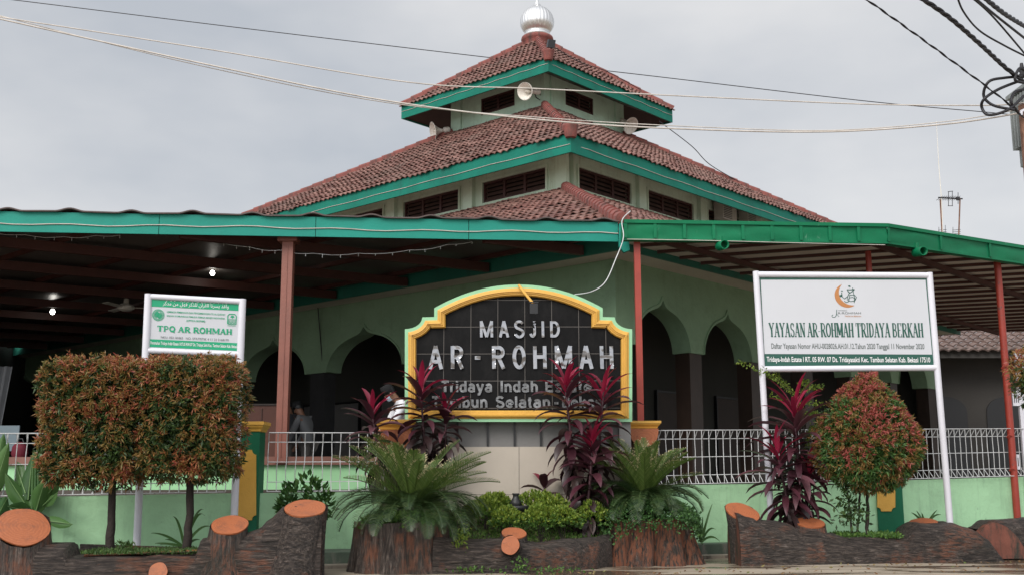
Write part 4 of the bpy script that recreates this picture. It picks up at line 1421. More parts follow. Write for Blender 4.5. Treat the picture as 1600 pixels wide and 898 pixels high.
# flood light on its yellow arm
fl = empty('flood_light', P(810, 447, 15.2), 'black flood light on a yellow arm over the name board', 'lamp')
mb = MB(); mb.tube([P(811, 446, 15.25), P(820, 458, 14.98), P(833, 474, 14.80)], .02, 8); mb.build('arm', M['yellow'], fl)
mb = MB(); q = P(834, 482, 14.80); mb.box(q, (.11, .06, .14)); mb.box(q + V((0, .045, .0)), (.08, .03, .1)); mb.bar(q + V((-.065, 0, -.02)), q + V((-.065, .0, .09)), .015, .03); mb.bar(q + V((.065, 0, -.02)), q + V((.065, .0, .09)), .015, .03); mb.bar(q + V((-.065, 0, .09)), q + V((.065, .0, .09)), .015, .03, V((0, 1, 0)))
mb.build('lamp_head', M['black'], fl)

# ================================================================ the two boards on white posts
def bilerp_board(tl, tr, bl, d0): return Board(tl, tr, bl)
def post_line(mb, a, b, r, z0): 
    a, b = V(a), V(b)
    k = (z0 - a.z) / (b.z - a.z)
    mb.tube([a, a + (b - a) * k], r, 16)
ink_dk = flat('dark_green_ink', (0.012, 0.085, 0.06)); ink_grey = flat('grey_ink', (0.10, 0.12, 0.115)); ink_wh = flat('white_ink', (0.8, 0.8, 0.8))
vinyl_w = paint('white_vinyl', (0.56, 0.57, 0.60), 0.45, 0.02, 1.2, bmp=0.06, bscale=3); copper = flat('copper_ink', (0.46, 0.19, 0.06)); ink_gr = flat('bright_green_ink', (0.0, 0.33, 0.155))
# --- foundation board
YY = 15.55
ys = empty('foundation_sign', (P(1330, 800, YY).x, YY, 0), 'large white foundation signboard with crescent logo on two white posts', 'sign')
tl, tr, bl = P(1183, 428, YY), P(1451, 429, YY - .12), P(1194, 575, YY)
br = P(1460.5, 572, YY - .12)
for a_, b2_ in ((P(1181, 424, YY), P(1205, 810, YY)), (P(1452, 426, YY - .12), P(1484, 812, YY - .12))):
    mb = MB(); post_line(mb, a_, b2_, .045, .18); mb.build('post', M['white_paint'], ys)
for a_, b2_ in ((P(1184, 429, YY), P(1450, 430.5, YY - .12)), (P(1193, 576, YY), P(1463, 574, YY - .12))):
    mb = MB(); mb.tube([a_, b2_], .043, 14); mb.build('frame_rail', M['white_paint'], ys)
b_ = Board(P(1185.5, 433.5, YY), P(1449, 433.5, YY - .12), P(1192.7, 571.5, YY))
asp = b_.ex.length / b_.ey.length
mb = MB(); mb.prism([b_.p(0, 0), b_.p(1.004, 0), b_.p(1.012, 1), b_.p(0, 1)], -b_.n * .02); pan = mb.build('panel', ink_dk, ys)
mb = MB(); b_.poly(mb, [(.011, .028), (.988, .028), (.992, .862), (.011, .862)], .003); mb.build('white_field', vinyl_w, pan)
mb = MB(); serif_text(b_, mb, 'YAYASAN AR-ROHMAH TRIDAYA BERKAH', .045, .952, .512, .672, asp, .006, 1.35); mb.build('title_lettering', ink_dk, pan)
mb = MB(); b_.text(mb, 'Daftar Yayasan Nomor AHU-0028026.AH.01.12.Tahun 2020 Tanggal 11 November 2020', .053, .95, .742, .822, .006, .012); mb.build('register_lettering', ink_grey, pan)
mb = MB(); b_.text(mb, 'Tridaya-Indah Estate I RT. 05 RW. 07 Ds. Tridayasakti Kec. Tambun Selatan Kab. Bekasi 17510', .022, .978, .893, .968, .006, .014); mb.build('address_lettering', ink_wh, pan)
mb = MB()
cxu, cyv, rv = .517, .205, .135
outer = [(cxu + rv / asp * math.cos(R(a)) * 1.0, cyv + rv * math.sin(R(a))) for a in range(55, 251, 5)]
c2u, c2v, r2 = .5345, .182, .122
inner = []
a0 = math.atan2((outer[0][1] - c2v), (outer[0][0] - c2u) * asp); a1 = math.atan2((outer[-1][1] - c2v), (outer[-1][0] - c2u) * asp) % (2 * math.pi)
for i in range(len(outer)):
    a = a0 + (a1 - a0) * i / (len(outer) - 1)
    k = i / (len(outer) - 1)
    rr0 = math.hypot((outer[0][0] - c2u) * asp, outer[0][1] - c2v); rr1 = math.hypot((outer[-1][0] - c2u) * asp, outer[-1][1] - c2v)
    dip = math.sin(k * math.pi) ** .7
    rr2 = (rr0 + (rr1 - rr0) * k) * (1 - dip) + min(r2 * .97, .118) * dip
    inner.append((c2u + rr2 / asp * math.cos(a), c2v + rr2 * math.sin(a)))
for i in range(len(outer) - 1): b_.poly(mb, [outer[i], outer[i + 1], inner[i + 1], inner[i]], .006)
mb.build('crescent', copper, pan)
mb = MB()
def cal(x, y): return (x / 838, y / 898)
def LG(x, y):  # logo crop 290..1360, 430..505 (11.97 per px)
    X, Y_ = 1290 + x / 11.97, 430 + y / 11.97
    return ((X - 1185.5 - (Y_ - 433.5) * .052) / 263.5, (Y_ - 433.5) / 138)
def cs(pts, w_=.016): b_.stroke(mb, [LG(*p) for p in pts], w_ * .55, asp, .0065)
cs([(425, 212), (445, 200), (465, 210), (445, 220)], .022)
cs([(540, 265), (480, 270), (400, 270), (420, 300), (450, 330)], .02); cs([(540, 265), (490, 310), (440, 340), (410, 400), (350, 440), (310, 400), (300, 320)], .016)
cs([(300, 370), (260, 380), (275, 400), (310, 385)], .022); cs([(290, 292), (305, 292)], .02); cs([(310, 292), (325, 292)], .02)
cs([(505, 235), (520, 330), (540, 420), (530, 515)], .013); cs([(410, 400), (400, 470), (450, 420), (500, 410), (560, 440), (540, 480), (460, 490), (420, 470)], .013)
cs([(350, 480), (380, 510), (430, 490), (440, 430), (450, 370), (540, 370), (575, 410), (550, 470)], .014)
mb.build('calligraphy', ink_dk, pan)
mb = MB()
cs([(205, 640), (203, 700), (195, 750), (165, 785), (125, 780), (112, 755), (135, 735)], .012); cs([(205, 720), (245, 770)], .008)
mb.build('logo_swash', ink_dk, pan)
mb = MB(); u0, v0 = LG(230, 685); u1, v1 = LG(655, 725); b_.text(mb, 'R-ROHMAH', u0, u1, v0, v1, .006, 0.0)
u0, v0 = LG(230, 648); u1, v1 = LG(395, 668); b_.text(mb, 'YAYASAN', u0, u1, v0, v1, .006, .01); mb.build('logo_lettering', ink_grey, pan)
mb = MB(); u0, v0 = LG(350, 750); u1, v1 = LG(655, 775); b_.text(mb, 'TRIDAYA BERKAH', u0, u1, v0, v1, .006, .01); mb.build('logo_lettering', copper, pan)
# --- koran school board
YT = 14.25
tq = empty('school_sign', (P(300, 800, YT).x, YT, 0), 'smaller white and green school signboard on posts behind the box-clipped shrubs', 'sign')
YR = YT + .2
for a_, b2_ in ((P(232, 459, YT), P(213.5, 855, YT)), (P(379, 467, YR), P(366, 805, YR))):
    mb = MB(); post_line(mb, a_, b2_, .048, .18); mb.build('post', M['white_paint'], tq)
for a_, b2_ in ((P(233, 463, YT), P(379, 471, YR)), (P(228, 547, YT), P(376, 553, YR))):
    mb = MB(); mb.tube([a_, b2_], .038, 14); mb.build('frame_rail', M['white_paint'], tq)
b_ = Board(P(235.8, 465.5, YT), P(375, 472.7, YR), P(232.2, 544.5, YT))
asp = b_.ex.length / b_.ey.length
mb = MB(); mb.prism([b_.p(0, 0), b_.p(1, 0), b_.p(1, 1), b_.p(0, 1)], -b_.n * .02); pan = mb.build('panel', vinyl_w, tq)
mb = MB(); b_.rect(mb, .004, .998, .005, .163, .003); b_.rect(mb, .004, .992, .806, .96, .003); mb.build('green_band', ink_gr, pan)
mb = MB(); serif_text(b_, mb, 'TPQ AR ROHMAH', .083, .925, .535, .645, asp, .006, 1.05); mb.build('title_lettering', ink_gr, pan)
mb = MB()
b_.text(mb, 'LEMBAGA PEMBINAAN DAN PENGEMBANGAN TK AL-QUR\'AN', .185, .835, .232, .275, .006, .012)
b_.text(mb, 'BADAN KOMUNIKASI PEMUDA REMAJA MASJID INDONESIA', .185, .835, .312, .355, .006, .012)
b_.text(mb, '(LPPTKA BKPRMI)', .405, .615, .385, .435, .006, .012)
mb.build('institute_lettering', ink_gr, pan)
mb = MB(); b_.text(mb, 'NKU. 032.18.063   NO. STATISTIK 4 11 23 2168179', .13, .885, .735, .78, .006, 0.0); mb.build('register_lettering', ink_grey, pan)
mb = MB(); b_.text(mb, 'Perumahan Tridaya Indah Estate I RT.05 RW.07 Ds. Tridaya Sakti Kec. Tambun Selatan Kab. Bekasi', .018, .98, .845, .925, .006, .012); mb.build('address_lettering', ink_wh, pan)
# arabic line, presentation forms laid out from left to right
ara = '\ufeae\ufedb\ufeaa\ufee3 \ufee6\ufee3 \ufede\ufeec\ufed3 \ufeae\ufedb\ufeac\ufee0\ufedf \ufee5\ufe81\ufeae\ufed8\ufedf\ufe8d \ufe8e\ufee7\ufeae\ufeb4\ufef3 \ufeaa\ufed8\ufedf\ufeed'
mb = MB(); b_.text(mb, ara, .135, .875, .035, .145, .006, 0.004)
for uu in (.17, .22, .26, .33, .37, .41, .46, .52, .56, .60, .66, .70, .75, .80, .84): b_.stroke(mb, [(uu, .04), (uu + .014, .028)], .008, asp, .006)
mb.build('arabic_lettering', ink_wh, pan)
mb = MB()
cu, cv, rv = .09, .325, .115
for r0, r1 in ((1.0, .92), (.70, .62)):
    for a in range(0, 360, 12):
        q = [(cu + rv * rr / asp * math.cos(R(x)), cv + rv * rr * math.sin(R(x))) for rr, x in ((r0, a), (r0, a + 12), (r1, a + 12), (r1, a))]
        b_.poly(mb, q, .006)
for a in range(0, 360, 15): b_.stroke(mb, [(cu + rv * .88 / asp * math.cos(R(a)), cv + rv * .88 * math.sin(R(a))), (cu + rv * .76 / asp * math.cos(R(a)), cv + rv * .76 * math.sin(R(a)))], .016, asp, .006)
for k in range(-3, 4):
    hh = rv * .6 * math.sqrt(1 - (k / 4) ** 2)
    b_.stroke(mb, [(cu - hh / asp, cv + k * rv * .14), (cu - hh * .3 / asp, cv + k * rv * .14 - .012), (cu + hh * .3 / asp, cv + k * rv * .14 + .012), (cu + hh / asp, cv + k * rv * .14)], .013, asp, .006)
mb.build('round_emblem', ink_gr, pan)
mb = MB()
fr_ = [(.867, .43), (.867, .27), (.885, .235), (.945, .235), (.963, .27), (.963, .43), (.867, .43)]
b_.stroke(mb, fr_, .018, asp, .006)
b_.poly(mb, [(.895, .30), (.905, .268), (.925, .262), (.938, .275), (.942, .305), (.925, .298), (.916, .318), (.908, .298)], .006)
for v in (.345, .37, .395, .415): b_.stroke(mb, [(.872, v), (.889, v - .018), (.905, v), (.922, v - .018), (.938, v), (.957, v - .015)], .009, asp, .0062)
b_.text(mb, 'INDONESIA', .868, .962, .45, .475, .006, .01)
mb.build('square_emblem', ink_gr, pan)

# ================================================================ mock log planters
def log_body(mb, prof, Df, Db, step=0.045, nseg=22, shear=0.0, rough=0.022, seed=1, front_pow=.62):
    """prof: (px, py of the top, Y of the axis); cross-sections are humps standing on the ground"""
    from mathutils import noise as mn
    pts = [P(px, py, Y) for px, py, Y in prof]
    st = []
    for a, b in zip(pts, pts[1:]):
        n = max(1, int(abs(b.x - a.x) / step))
        for i in range(n):
            k = i / n
            k2 = k * k * (3 - 2 * k)
            st.append(V((a.x + (b.x - a.x) * k, a.y + (b.y - a.y) * k, a.z + (b.z - a.z) * k2)))
    st.append(pts[-1])
    vs_, fs_ = [], []
    for s in st:
        for j in range(nseg + 1):
            a = math.pi * j / nseg
            c, sn = math.cos(a), math.sin(a)
            y = (-Df if c > 0 else Db) * abs(c) ** front_pow
            z = s.z * abs(sn) ** .55
            q = V((s.x, s.y + y, z))
            if j not in (0, nseg):
                dd = mn.noise(V((q.x * 2.2, q.y * 6, q.z * 6)) + V((seed, 0, 0))) * rough + mn.noise(V((q.x * 5, q.y * 22, q.z * 24)) + V((seed, 3, 0))) * rough * .5
                q += V((0, -c * dd, sn * dd))
            q.x += shear * (y + Df)
            vs_.append(q)
    m = nseg + 1
    for i in range(len(st) - 1):
        for j in range(nseg): fs_.append((i * m + j, i * m + j + 1, (i + 1) * m + j + 1, (i + 1) * m + j))
    mb.add(vs_, fs_, True)
    return vs_[:m], vs_[-m:]
def disc(mb, c, n, r, seg=28, ry=None, wob=0.03, seed=0, th=0.02):
    n = V(n).normalized()
    a = n.cross(V((0, 1, 0))); a = a.normalized() if a.length > .01 else V((1, 0, 0))
    b = n.cross(a)
    rr = random.Random(seed)
    ph = rr.uniform(0, 6)
    rim = []
    for k in range(seg):
        an = 2 * math.pi * k / seg
        q = r * (1 + wob * math.sin(an * 2 + ph) + wob * .6 * math.sin(an * 5 + ph * 2))
        rim.append(V(c) + a * math.cos(an) * q + b * math.sin(an) * (q if ry is None else q * ry / r))
    mb.prism([p - n * th for p in rim], n * th)
    return rim
def branch(mb, base, rb, c, n, r, seg=28, rings=9, seed=0, ridge=.03):
    n = V(n).normalized()
    base, c = V(base), V(c)
    rr = random.Random(seed)
    ph = [rr.uniform(0, 6) for _ in range(4)]
    n0 = V((0, 0, 1))
    vs_, fs_ = [], []
    for i in range(rings):
        k = i / (rings - 1)
        nn_ = (n0 * (1 - k) + n * k).normalized()
        a = nn_.cross(V((0, 1, 0))); a = a.normalized() if a.length > .01 else V((1, 0, 0))
        b = nn_.cross(a)
        p = base + (c - base) * k
        rad = r + (rb - r) * (1 - k) ** 1.8
        for j in range(seg):
            an = 2 * math.pi * j / seg
            q = rad * (1 + ridge * math.sin(an * 3 + ph[0]) + ridge * .8 * math.sin(an * 7 + ph[1]) + ridge * .5 * math.sin(an * 13 + ph[2] + k))
            vs_.append(p + a * math.cos(an) * q + b * math.sin(an) * q)
    for i in range(rings - 1):
        for j in range(seg): fs_.append((i * seg + j, i * seg + (j + 1) % seg, (i + 1) * seg + (j + 1) % seg, (i + 1) * seg + j))
    mb.add(vs_, fs_, True)
def add_branch(parent, base, rb, c, n, r, seed, mat='bark_v', cut='orange_cut', name='branch_stump'):
    mb = MB(); branch(mb, base, rb, c, n, r, seed=seed)
    b = mb.build(name, M[mat], parent)
    mb = MB(); disc(mb, V(c) + V(n).normalized() * .012, n, r * .95, seed=seed)
    mb.build('cut_face', M[cut], b)
    return b

# the long planter with the two clipped shrubs
lp = empty('log_planter', (-4.5, 13.1, 0), 'long mock log planter holding the two box-clipped shrubs', 'planter')
mb = MB()
Ya = lambda px: 13.02 + (px + 60) * .0004
prof = [(-110, 846), (0, 846), (60, 847), (119, 848), (123, 866), (200, 865), (318, 858), (324, 842), (345, 836), (385, 834), (410, 826), (432, 808), (450, 791), (470, 786), (500, 787), (512, 792)]
s0, s1 = log_body(mb, [(a, b, Ya(a)) for a, b in prof], .38, .42, shear=-.135, seed=2)
mb.build('log_body', M['bark_h'], lp)
mb = MB(); mb.face([q + V((.004, 0, 0)) for q in s1]); mb.build('end_face', M['red_cut'], lp)
def gnd(px, Y): q = P(px, 800, Y); return V((q.x, Y, 0.0))
add_branch(lp, gnd(44, 13.02), .40, P(36, 823, 12.86), (.33, -.62, .70), .30, 3)
add_branch(lp, gnd(352, 13.06), .36, P(359, 820, 13.0), (.05, -.50, .88), .215, 4)
add_branch(lp, gnd(463, 13.04), .33, P(477, 794, 12.99), (.02, -.36, .93), .255, 5, 'bark_d')
mb = MB()
p0, p1 = P(126, 849, 13.55), P(322, 855, 13.55)
mb.bar(p0 - dz(.05), p1 - dz(.05), .05, .1); mb.build('back_rim', M['bark_h'], lp)
mb = MB()
p0, p1 = P(135, 865.5, 13.0), P(318, 858.5, 13.05)
mb.bar(p0 - dz(.006), p1 - dz(.004), .16, .02); mb.build('front_rim', M['orange_cut'], lp)
add_branch(lp, P(245, 900, 12.9), .10, P(247, 893, 12.58), (.1, -.95, .3), .11, 6)

# fluted stump planters
def stump(label, cx, Y, y_top, y_bot, w_top, w_bot, seed, flutes, lean=0.0, fl=0.10, bark=None):
    c0, c1 = P(cx, y_bot, Y), P(cx + lean, y_top, Y)
    rb = (P(cx + w_bot / 2, y_bot, Y).x - c0.x); rt = (P(cx + w_top / 2, y_top, Y).x - c0.x)
    t = empty('stump_planter', (c0.x, Y, 0), label, 'planter')
    rr = random.Random(seed)
    ph = [rr.uniform(0, 6) for _ in range(5)]
    N, H = 160, 16
    vs_, fs_ = [], []
    for i in range(H + 1):
        k = i / H
        z = c1.z * k
        base = rt + (rb - rt) * (1 - k) ** 1.5
        for j in range(N):
            an = 2 * math.pi * j / N
            w1 = abs(math.sin(an * flutes / 2 + ph[0] + .35 * math.sin(an * 2 + ph[1]) + .25 * (1 - k)))
            q = base * (1 - fl * (1 - w1) ** 2 * (1.2 - .5 * k) + .02 * math.sin(an * 23 + ph[3]) * .5 + .012 * math.sin(an * 41 + ph[4]))
            vs_.append(V((c0.x + (c1.x - c0.x) * k + math.cos(an) * q, Y + math.sin(an) * q * .8, z + .012 * math.sin(an * 3 + ph[2]) * k)))
    for i in range(H):
        for j in range(N): fs_.append((i * N + j, i * N + (j + 1) % N, (i + 1) * N + (j + 1) % N, (i + 1) * N + j))
    mb = MB(); mb.add(vs_, fs_, True)
    rim = vs_[-N:]
    cc = V((c1.x, Y, c1.z))
    inner = [cc + (p - cc) * .88 for p in rim]; low = [p - dz(.1) for p in inner]
    mb.add(rim + inner + low, [(j, (j + 1) % N, N + (j + 1) % N, N + j) for j in range(N)] + [(N + j, N + (j + 1) % N, 2 * N + (j + 1) % N, 2 * N + j) for j in range(N)], False)
    mb.build('bark_shell', bark or M['bark_v'], t)
    mb = MB(); mb.face(low); mb.build('soil', M['soil'], t)
    return t, cc, rt
st1, stc1, str1 = stump('fluted mock tree stump holding the larger cycad', 628, 13.75, 815, 905, 150, 172, 11, 9, fl=.17)
st2, stc2, str2 = stump('fluted orange-streaked mock stump overgrown with ground cover', 1008, 14.95, 808, 893, 138, 188, 12, 9, fl=.24, bark=M['bark_o'])
# log between the stumps
ml = empty('log_edging', (0.2, 13.9, 0), 'mock log with a round cut branch between the two stump planters', 'planter')
mb = MB()
log_body(mb, [(680, 832, 13.75), (720, 843, 13.75), (790, 842, 13.85), (840, 847, 13.95), (895, 842, 14.2), (925, 838, 14.45), (952, 830, 14.85)], .42, .40, seed=5, rough=.03)
mb.build('log_body', M['bark_h'], ml)
add_branch(ml, P(800, 858, 13.7), .16, P(797.5, 851, 13.32), (-.12, -.97, .12), .115, 8)
add_branch(ml, gnd(802, 13.9), .22, P(803, 833, 13.87), (.03, -.4, .92), .16, 9, 'bark_h')
# right log
rl = empty('log_planter', (5, 15, 0), 'mock log planter with two orange cuts below the foundation sign', 'planter')
mb = MB()
Yb = lambda px: 14.85 + (px - 1145) * .0018
prof = [(1145, 800), (1165, 806), (1185, 811), (1205, 813), (1225, 816), (1245, 824), (1262, 822), (1300, 832), (1318, 836), (1405, 836), (1412, 822), (1425, 815), (1480, 815), (1505, 822), (1530, 838), (1545, 862), (1550, 880)]
s0, s1 = log_body(mb, [(a, b, Yb(a)) for a, b in prof], .42, .42, seed=9)
mb.build('log_body', M['bark_h'], rl)
mb = MB(); mb.face([q - V((.004, 0, 0)) for q in s0]); mb.build('end_face', M['red_cut'], rl)
add_branch(rl, gnd(1180, 14.9), .33, P(1160, 800, 14.80), (.20, -.50, .84), .235, 13, 'bark_d')
add_branch(rl, gnd(1268, 15.06), .38, P(1266, 816.5, 15.02), (.03, -.33, .94), .20, 14)
add_branch(rl, gnd(1448, 15.4), .28, P(1443, 816.5, 15.4), (-.1, -.25, .96), .20, 15, 'bark_h')
fr2 = empty('log_planter', (7.2, 15.8, 0), 'mock log with a hollow dark red end below the rusty red pole', 'planter')
mb = MB()
s0, s1 = log_body(mb, [(1522, 824, 15.9), (1545, 810, 15.9), (1600, 808, 16.0), (1750, 808, 16.3)], .45, .45, seed=21)
mb.build('log_body', M['bark_d'], fr2)
mb = MB()
poly = [P(x, y, 15.42) for x, y in ((1516, 872), (1519, 850), (1528, 832), (1541, 820), (1556, 815), (1573, 822), (1590, 838), (1602, 858), (1606, 872))]
mb.prism(poly, V((0, .12, 0))); mb.build('cut_face', M['red_cut'], fr2)
# ================================================================ vegetation
from mathutils import noise as mn
def rvec(r):
    while True:
        v = V((r.uniform(-1, 1), r.uniform(-1, 1), r.uniform(-1, 1)))
        if .05 < v.length < 1: return v.normalized()
def leaf(mb, p, d, L_, W, r, fold=.25, droop=0.0):
    """a pointed leaf of two folded halves: four triangles, one island"""
    d = d.normalized()
    s = d.cross(rvec(r))
    if s.length < .05: s = d.cross(V((0, 0, 1)))
    s.normalize()
    n = s.cross(d)
    tip = p + d * L_ - V((0, 0, droop * L_))
    m1 = p + d * L_ * .45 - n * W * fold
    n0 = len(mb.v)
    mb.v.extend([tuple(p), tuple(m1 + s * W * .5 + n * W * fold), tuple(tip), tuple(m1 - s * W * .5 + n * W * fold), tuple(m1)])
    for f in ((0, 1, 4), (1, 2, 4), (0, 4, 3), (4, 2, 3)):
        mb.f.append(tuple(i + n0 for i in f)); mb.uv.append(None); mb.mi.append(mb.cur); mb.smooth.append(False)
red_leaf = leafmat('young_red_leaf', [(0.0, (0.28, 0.045, 0.038)), (0.3, (0.35, 0.105, 0.045)), (0.62, (0.36, 0.175, 0.06)), (0.85, (0.27, 0.20, 0.065)), (1.0, (0.42, 0.14, 0.11))])
mid_leaf = leafmat('turning_leaf', [(0.0, (0.13, 0.14, 0.035)), (0.5, (0.24, 0.15, 0.04)), (1.0, (0.31, 0.15, 0.05))])
grn_leaf = leafmat('dark_green_leaf', [(0.0, (0.022, 0.045, 0.014)), (0.6, (0.045, 0.085, 0.022)), (1.0, (0.075, 0.13, 0.03))])
pink_leaf = leafmat('pink_red_leaf', [(0.0, (0.34, 0.06, 0.055)), (0.5, (0.42, 0.11, 0.09)), (1.0, (0.30, 0.10, 0.05))])
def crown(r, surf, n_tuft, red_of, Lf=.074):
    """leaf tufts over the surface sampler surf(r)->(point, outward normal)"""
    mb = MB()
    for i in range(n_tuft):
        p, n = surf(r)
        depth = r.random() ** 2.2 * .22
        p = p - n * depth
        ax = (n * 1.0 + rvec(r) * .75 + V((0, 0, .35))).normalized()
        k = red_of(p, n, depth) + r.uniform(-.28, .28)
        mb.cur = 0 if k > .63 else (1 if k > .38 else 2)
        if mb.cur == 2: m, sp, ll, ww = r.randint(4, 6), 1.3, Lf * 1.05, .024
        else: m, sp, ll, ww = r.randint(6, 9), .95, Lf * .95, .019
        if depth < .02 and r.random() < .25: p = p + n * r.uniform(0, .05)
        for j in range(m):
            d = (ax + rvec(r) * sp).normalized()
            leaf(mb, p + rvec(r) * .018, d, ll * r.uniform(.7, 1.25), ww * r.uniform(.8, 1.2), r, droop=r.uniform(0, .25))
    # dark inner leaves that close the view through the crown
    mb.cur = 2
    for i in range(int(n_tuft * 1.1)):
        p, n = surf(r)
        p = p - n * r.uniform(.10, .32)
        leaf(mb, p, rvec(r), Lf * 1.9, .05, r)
    return mb
def trunk_mb(pts, r0, r1, seed, n=9):
    mb = MB()
    rr = random.Random(seed)
    q = []
    for a, b in zip(pts, pts[1:]):
        for i in range(6):
            q.append(a + (b - a) * (i / 6) + V((rr.uniform(-1, 1), rr.uniform(-1, 1), 0)) * .009)
    q.append(pts[-1])
    mb.tube(q, [r0 + (r1 - r0) * i / (len(q) - 1) + rr.uniform(-.004, .004) for i in range(len(q))], n)
    return mb
def box_tree(label, x0, x1, y0, y1, trunk_px, Y, seed, topshift=0):
    r = random.Random(seed)
    A_, B_ = P(x0, y0, Y), P(x1, y1, Y)
    cx, hx = (A_.x + B_.x) / 2, (B_.x - A_.x) / 2
    zt, zb = A_.z, B_.z
    hy = .56
    cz, hz = (zt + zb) / 2, (zt - zb) / 2
    base = P(trunk_px, 866, Y); base = V((base.x, Y, .22))
    t = empty('box_shrub', (base.x, Y, base.z), label, 'shrub', 'box-clipped red-leaved shrubs')
    def surf(r):
        f = r.random()
        while True:
            v = V((r.uniform(-1, 1), r.uniform(-1, 1), r.uniform(-1, 1)))
            k = r.random()
            if k < .50: v.y, n = -1, V((0, -1, 0))
            elif k < .64: v.x, n = -1, V((-1, 0, 0))
            elif k < .78: v.x, n = 1, V((1, 0, 0))
            elif k < .90: v.z, n = 1, V((0, 0, 1))
            elif k < .97: v.z, n = -1, V((0, 0, -1))
            else: v.y, n = 1, V((0, 1, 0))
            break
        # rounded corners
        m = (abs(v.x) ** 6 + abs(v.y) ** 5 + abs(v.z) ** 7) ** (1 / 6.2)
        u = v / m
        low = (1 - u.z) / 2
        wx = 1.0 - .10 * max(0, low - .35) ** 1.0 * 1.3
        bump_ = 1 + .05 * mn.noise(V((u.x * 2.1, u.y * 2.1, u.z * 2.1)) + V((seed, 0, 0)))
        return V((cx + u.x * hx * wx * bump_ + topshift * u.z, Y + u.y * hy * wx * bump_, cz + u.z * hz * (1 + .03 * mn.noise(V((u.x * 3, u.y * 3, seed)))))), (n + u * .5).normalized()
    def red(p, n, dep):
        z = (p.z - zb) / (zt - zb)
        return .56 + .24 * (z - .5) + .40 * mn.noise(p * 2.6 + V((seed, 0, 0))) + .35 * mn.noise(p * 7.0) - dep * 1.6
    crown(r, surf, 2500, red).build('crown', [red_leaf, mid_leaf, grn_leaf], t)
    trunk_mb([base, V((base.x + .015, Y, zb * .55 + .1)), V((cx + (base.x - cx) * .8, Y, cz))], .055, .038, seed).build('trunk', M['trunk'], t)
    return t
box_tree('box-clipped red-leaved shrub, the one farther from the green pillar', 86, 228, 562, 760, 170, 13.32, 101)
box_tree('box-clipped red-leaved shrub, the one nearer the green pillar', 232, 374, 561, 750, 291, 13.40, 102)

# round crowned red shrub at the foundation board
def cone_shrub():
    Y = 15.15
    r = random.Random(55)
    zt, zb = P(1350, 584, Y).z, P(1350, 770, Y).z
    cx = P(1356, 700, Y).x
    prof = [(0, .28), (.12, .72), (.28, 1.0), (.45, .98), (.6, .84), (.75, .62), (.88, .38), (1.0, .10)]
    rmax = P(1438, 700, Y).x - cx
    t = empty('red_shrub', (cx, Y, .3), 'round-crowned pink and green shrub in front of the foundation sign', 'shrub')
    def surf(r):
        while True:
            k = r.random()
            w_ = lerp_tab(prof, k)
            if r.random() < w_ + .12: break
        an = r.uniform(0, 2 * math.pi)
        if math.sin(an) > .3 and r.random() < .6: an = -an
        b_ = 1 + .13 * mn.noise(V((math.cos(an) * 1.6, math.sin(an) * 1.6, k * 3.3)))
        q = V((cx + math.cos(an) * rmax * w_ * b_, Y + math.sin(an) * rmax * .9 * w_ * b_, zb + (zt - zb) * k))
        dz_ = (lerp_tab(prof, min(1, k + .05)) - lerp_tab(prof, max(0, k - .05))) / .1
        n = V((math.cos(an), math.sin(an), -dz_ * rmax / (zt - zb))).normalized()
        return q, n
    def red(p, n, dep):
        z = (p.z - zb) / (zt - zb)
        return .47 + .50 * (z - .4) + .42 * mn.noise(p * 2.4) - dep * 1.2
    crown(r, surf, 3000, red).build('crown', [pink_leaf, mid_leaf, leafmat('fresh_green_leaf', [(0, (.03, .075, .018)), (.6, (.06, .14, .03)), (1, (.10, .20, .045))])], t)
    mb = MB()
    for (px, top) in ((1354, 1352), (1332, 1318), (1338, 1344)):
        a = P(px, 832, Y); a = V((a.x, Y, .3)); b = P(top, 740, Y)
        for m_ in (trunk_mb([a, a + (b - a) * .5 + V((.02, 0, 0)), b], .028 if px == 1354 else .018, .014, px, 7),): mb.add(m_.v, m_.f, True)
    mb.build('trunk', M['trunk'], t)
    mb = MB()
    for i in range(150):
        p = P(r.gauss(1328, 13), r.uniform(775, 822), Y - .05); leaf(mb, p, rvec(r), .09, .04, r)
    mb.build('low_shoots', grn_leaf, t)
cone_shrub()
def edge_bush():
    Y = 14.4; r = random.Random(77)
    c = P(1622, 588, Y)
    t = empty('red_shrub', (c.x, Y, 0), 'clipped red-leaved shrub cut off by the frame edge beside the white post', 'shrub')
    def surf(r):
        n = rvec(r)
        if n.y > .3: n.y = -n.y
        return c + V((n.x * .36, n.y * .34, n.z * .42)), n
    crown(r, surf, 800, lambda p, n, d: .52 + .4 * mn.noise(p * 3) + .2 * n.z - d).build('crown', [red_leaf, mid_leaf, grn_leaf], t)
    trunk_mb([V((c.x, Y, 0)), c], .04, .03, 4).build('trunk', M['trunk'], t)
edge_bush()

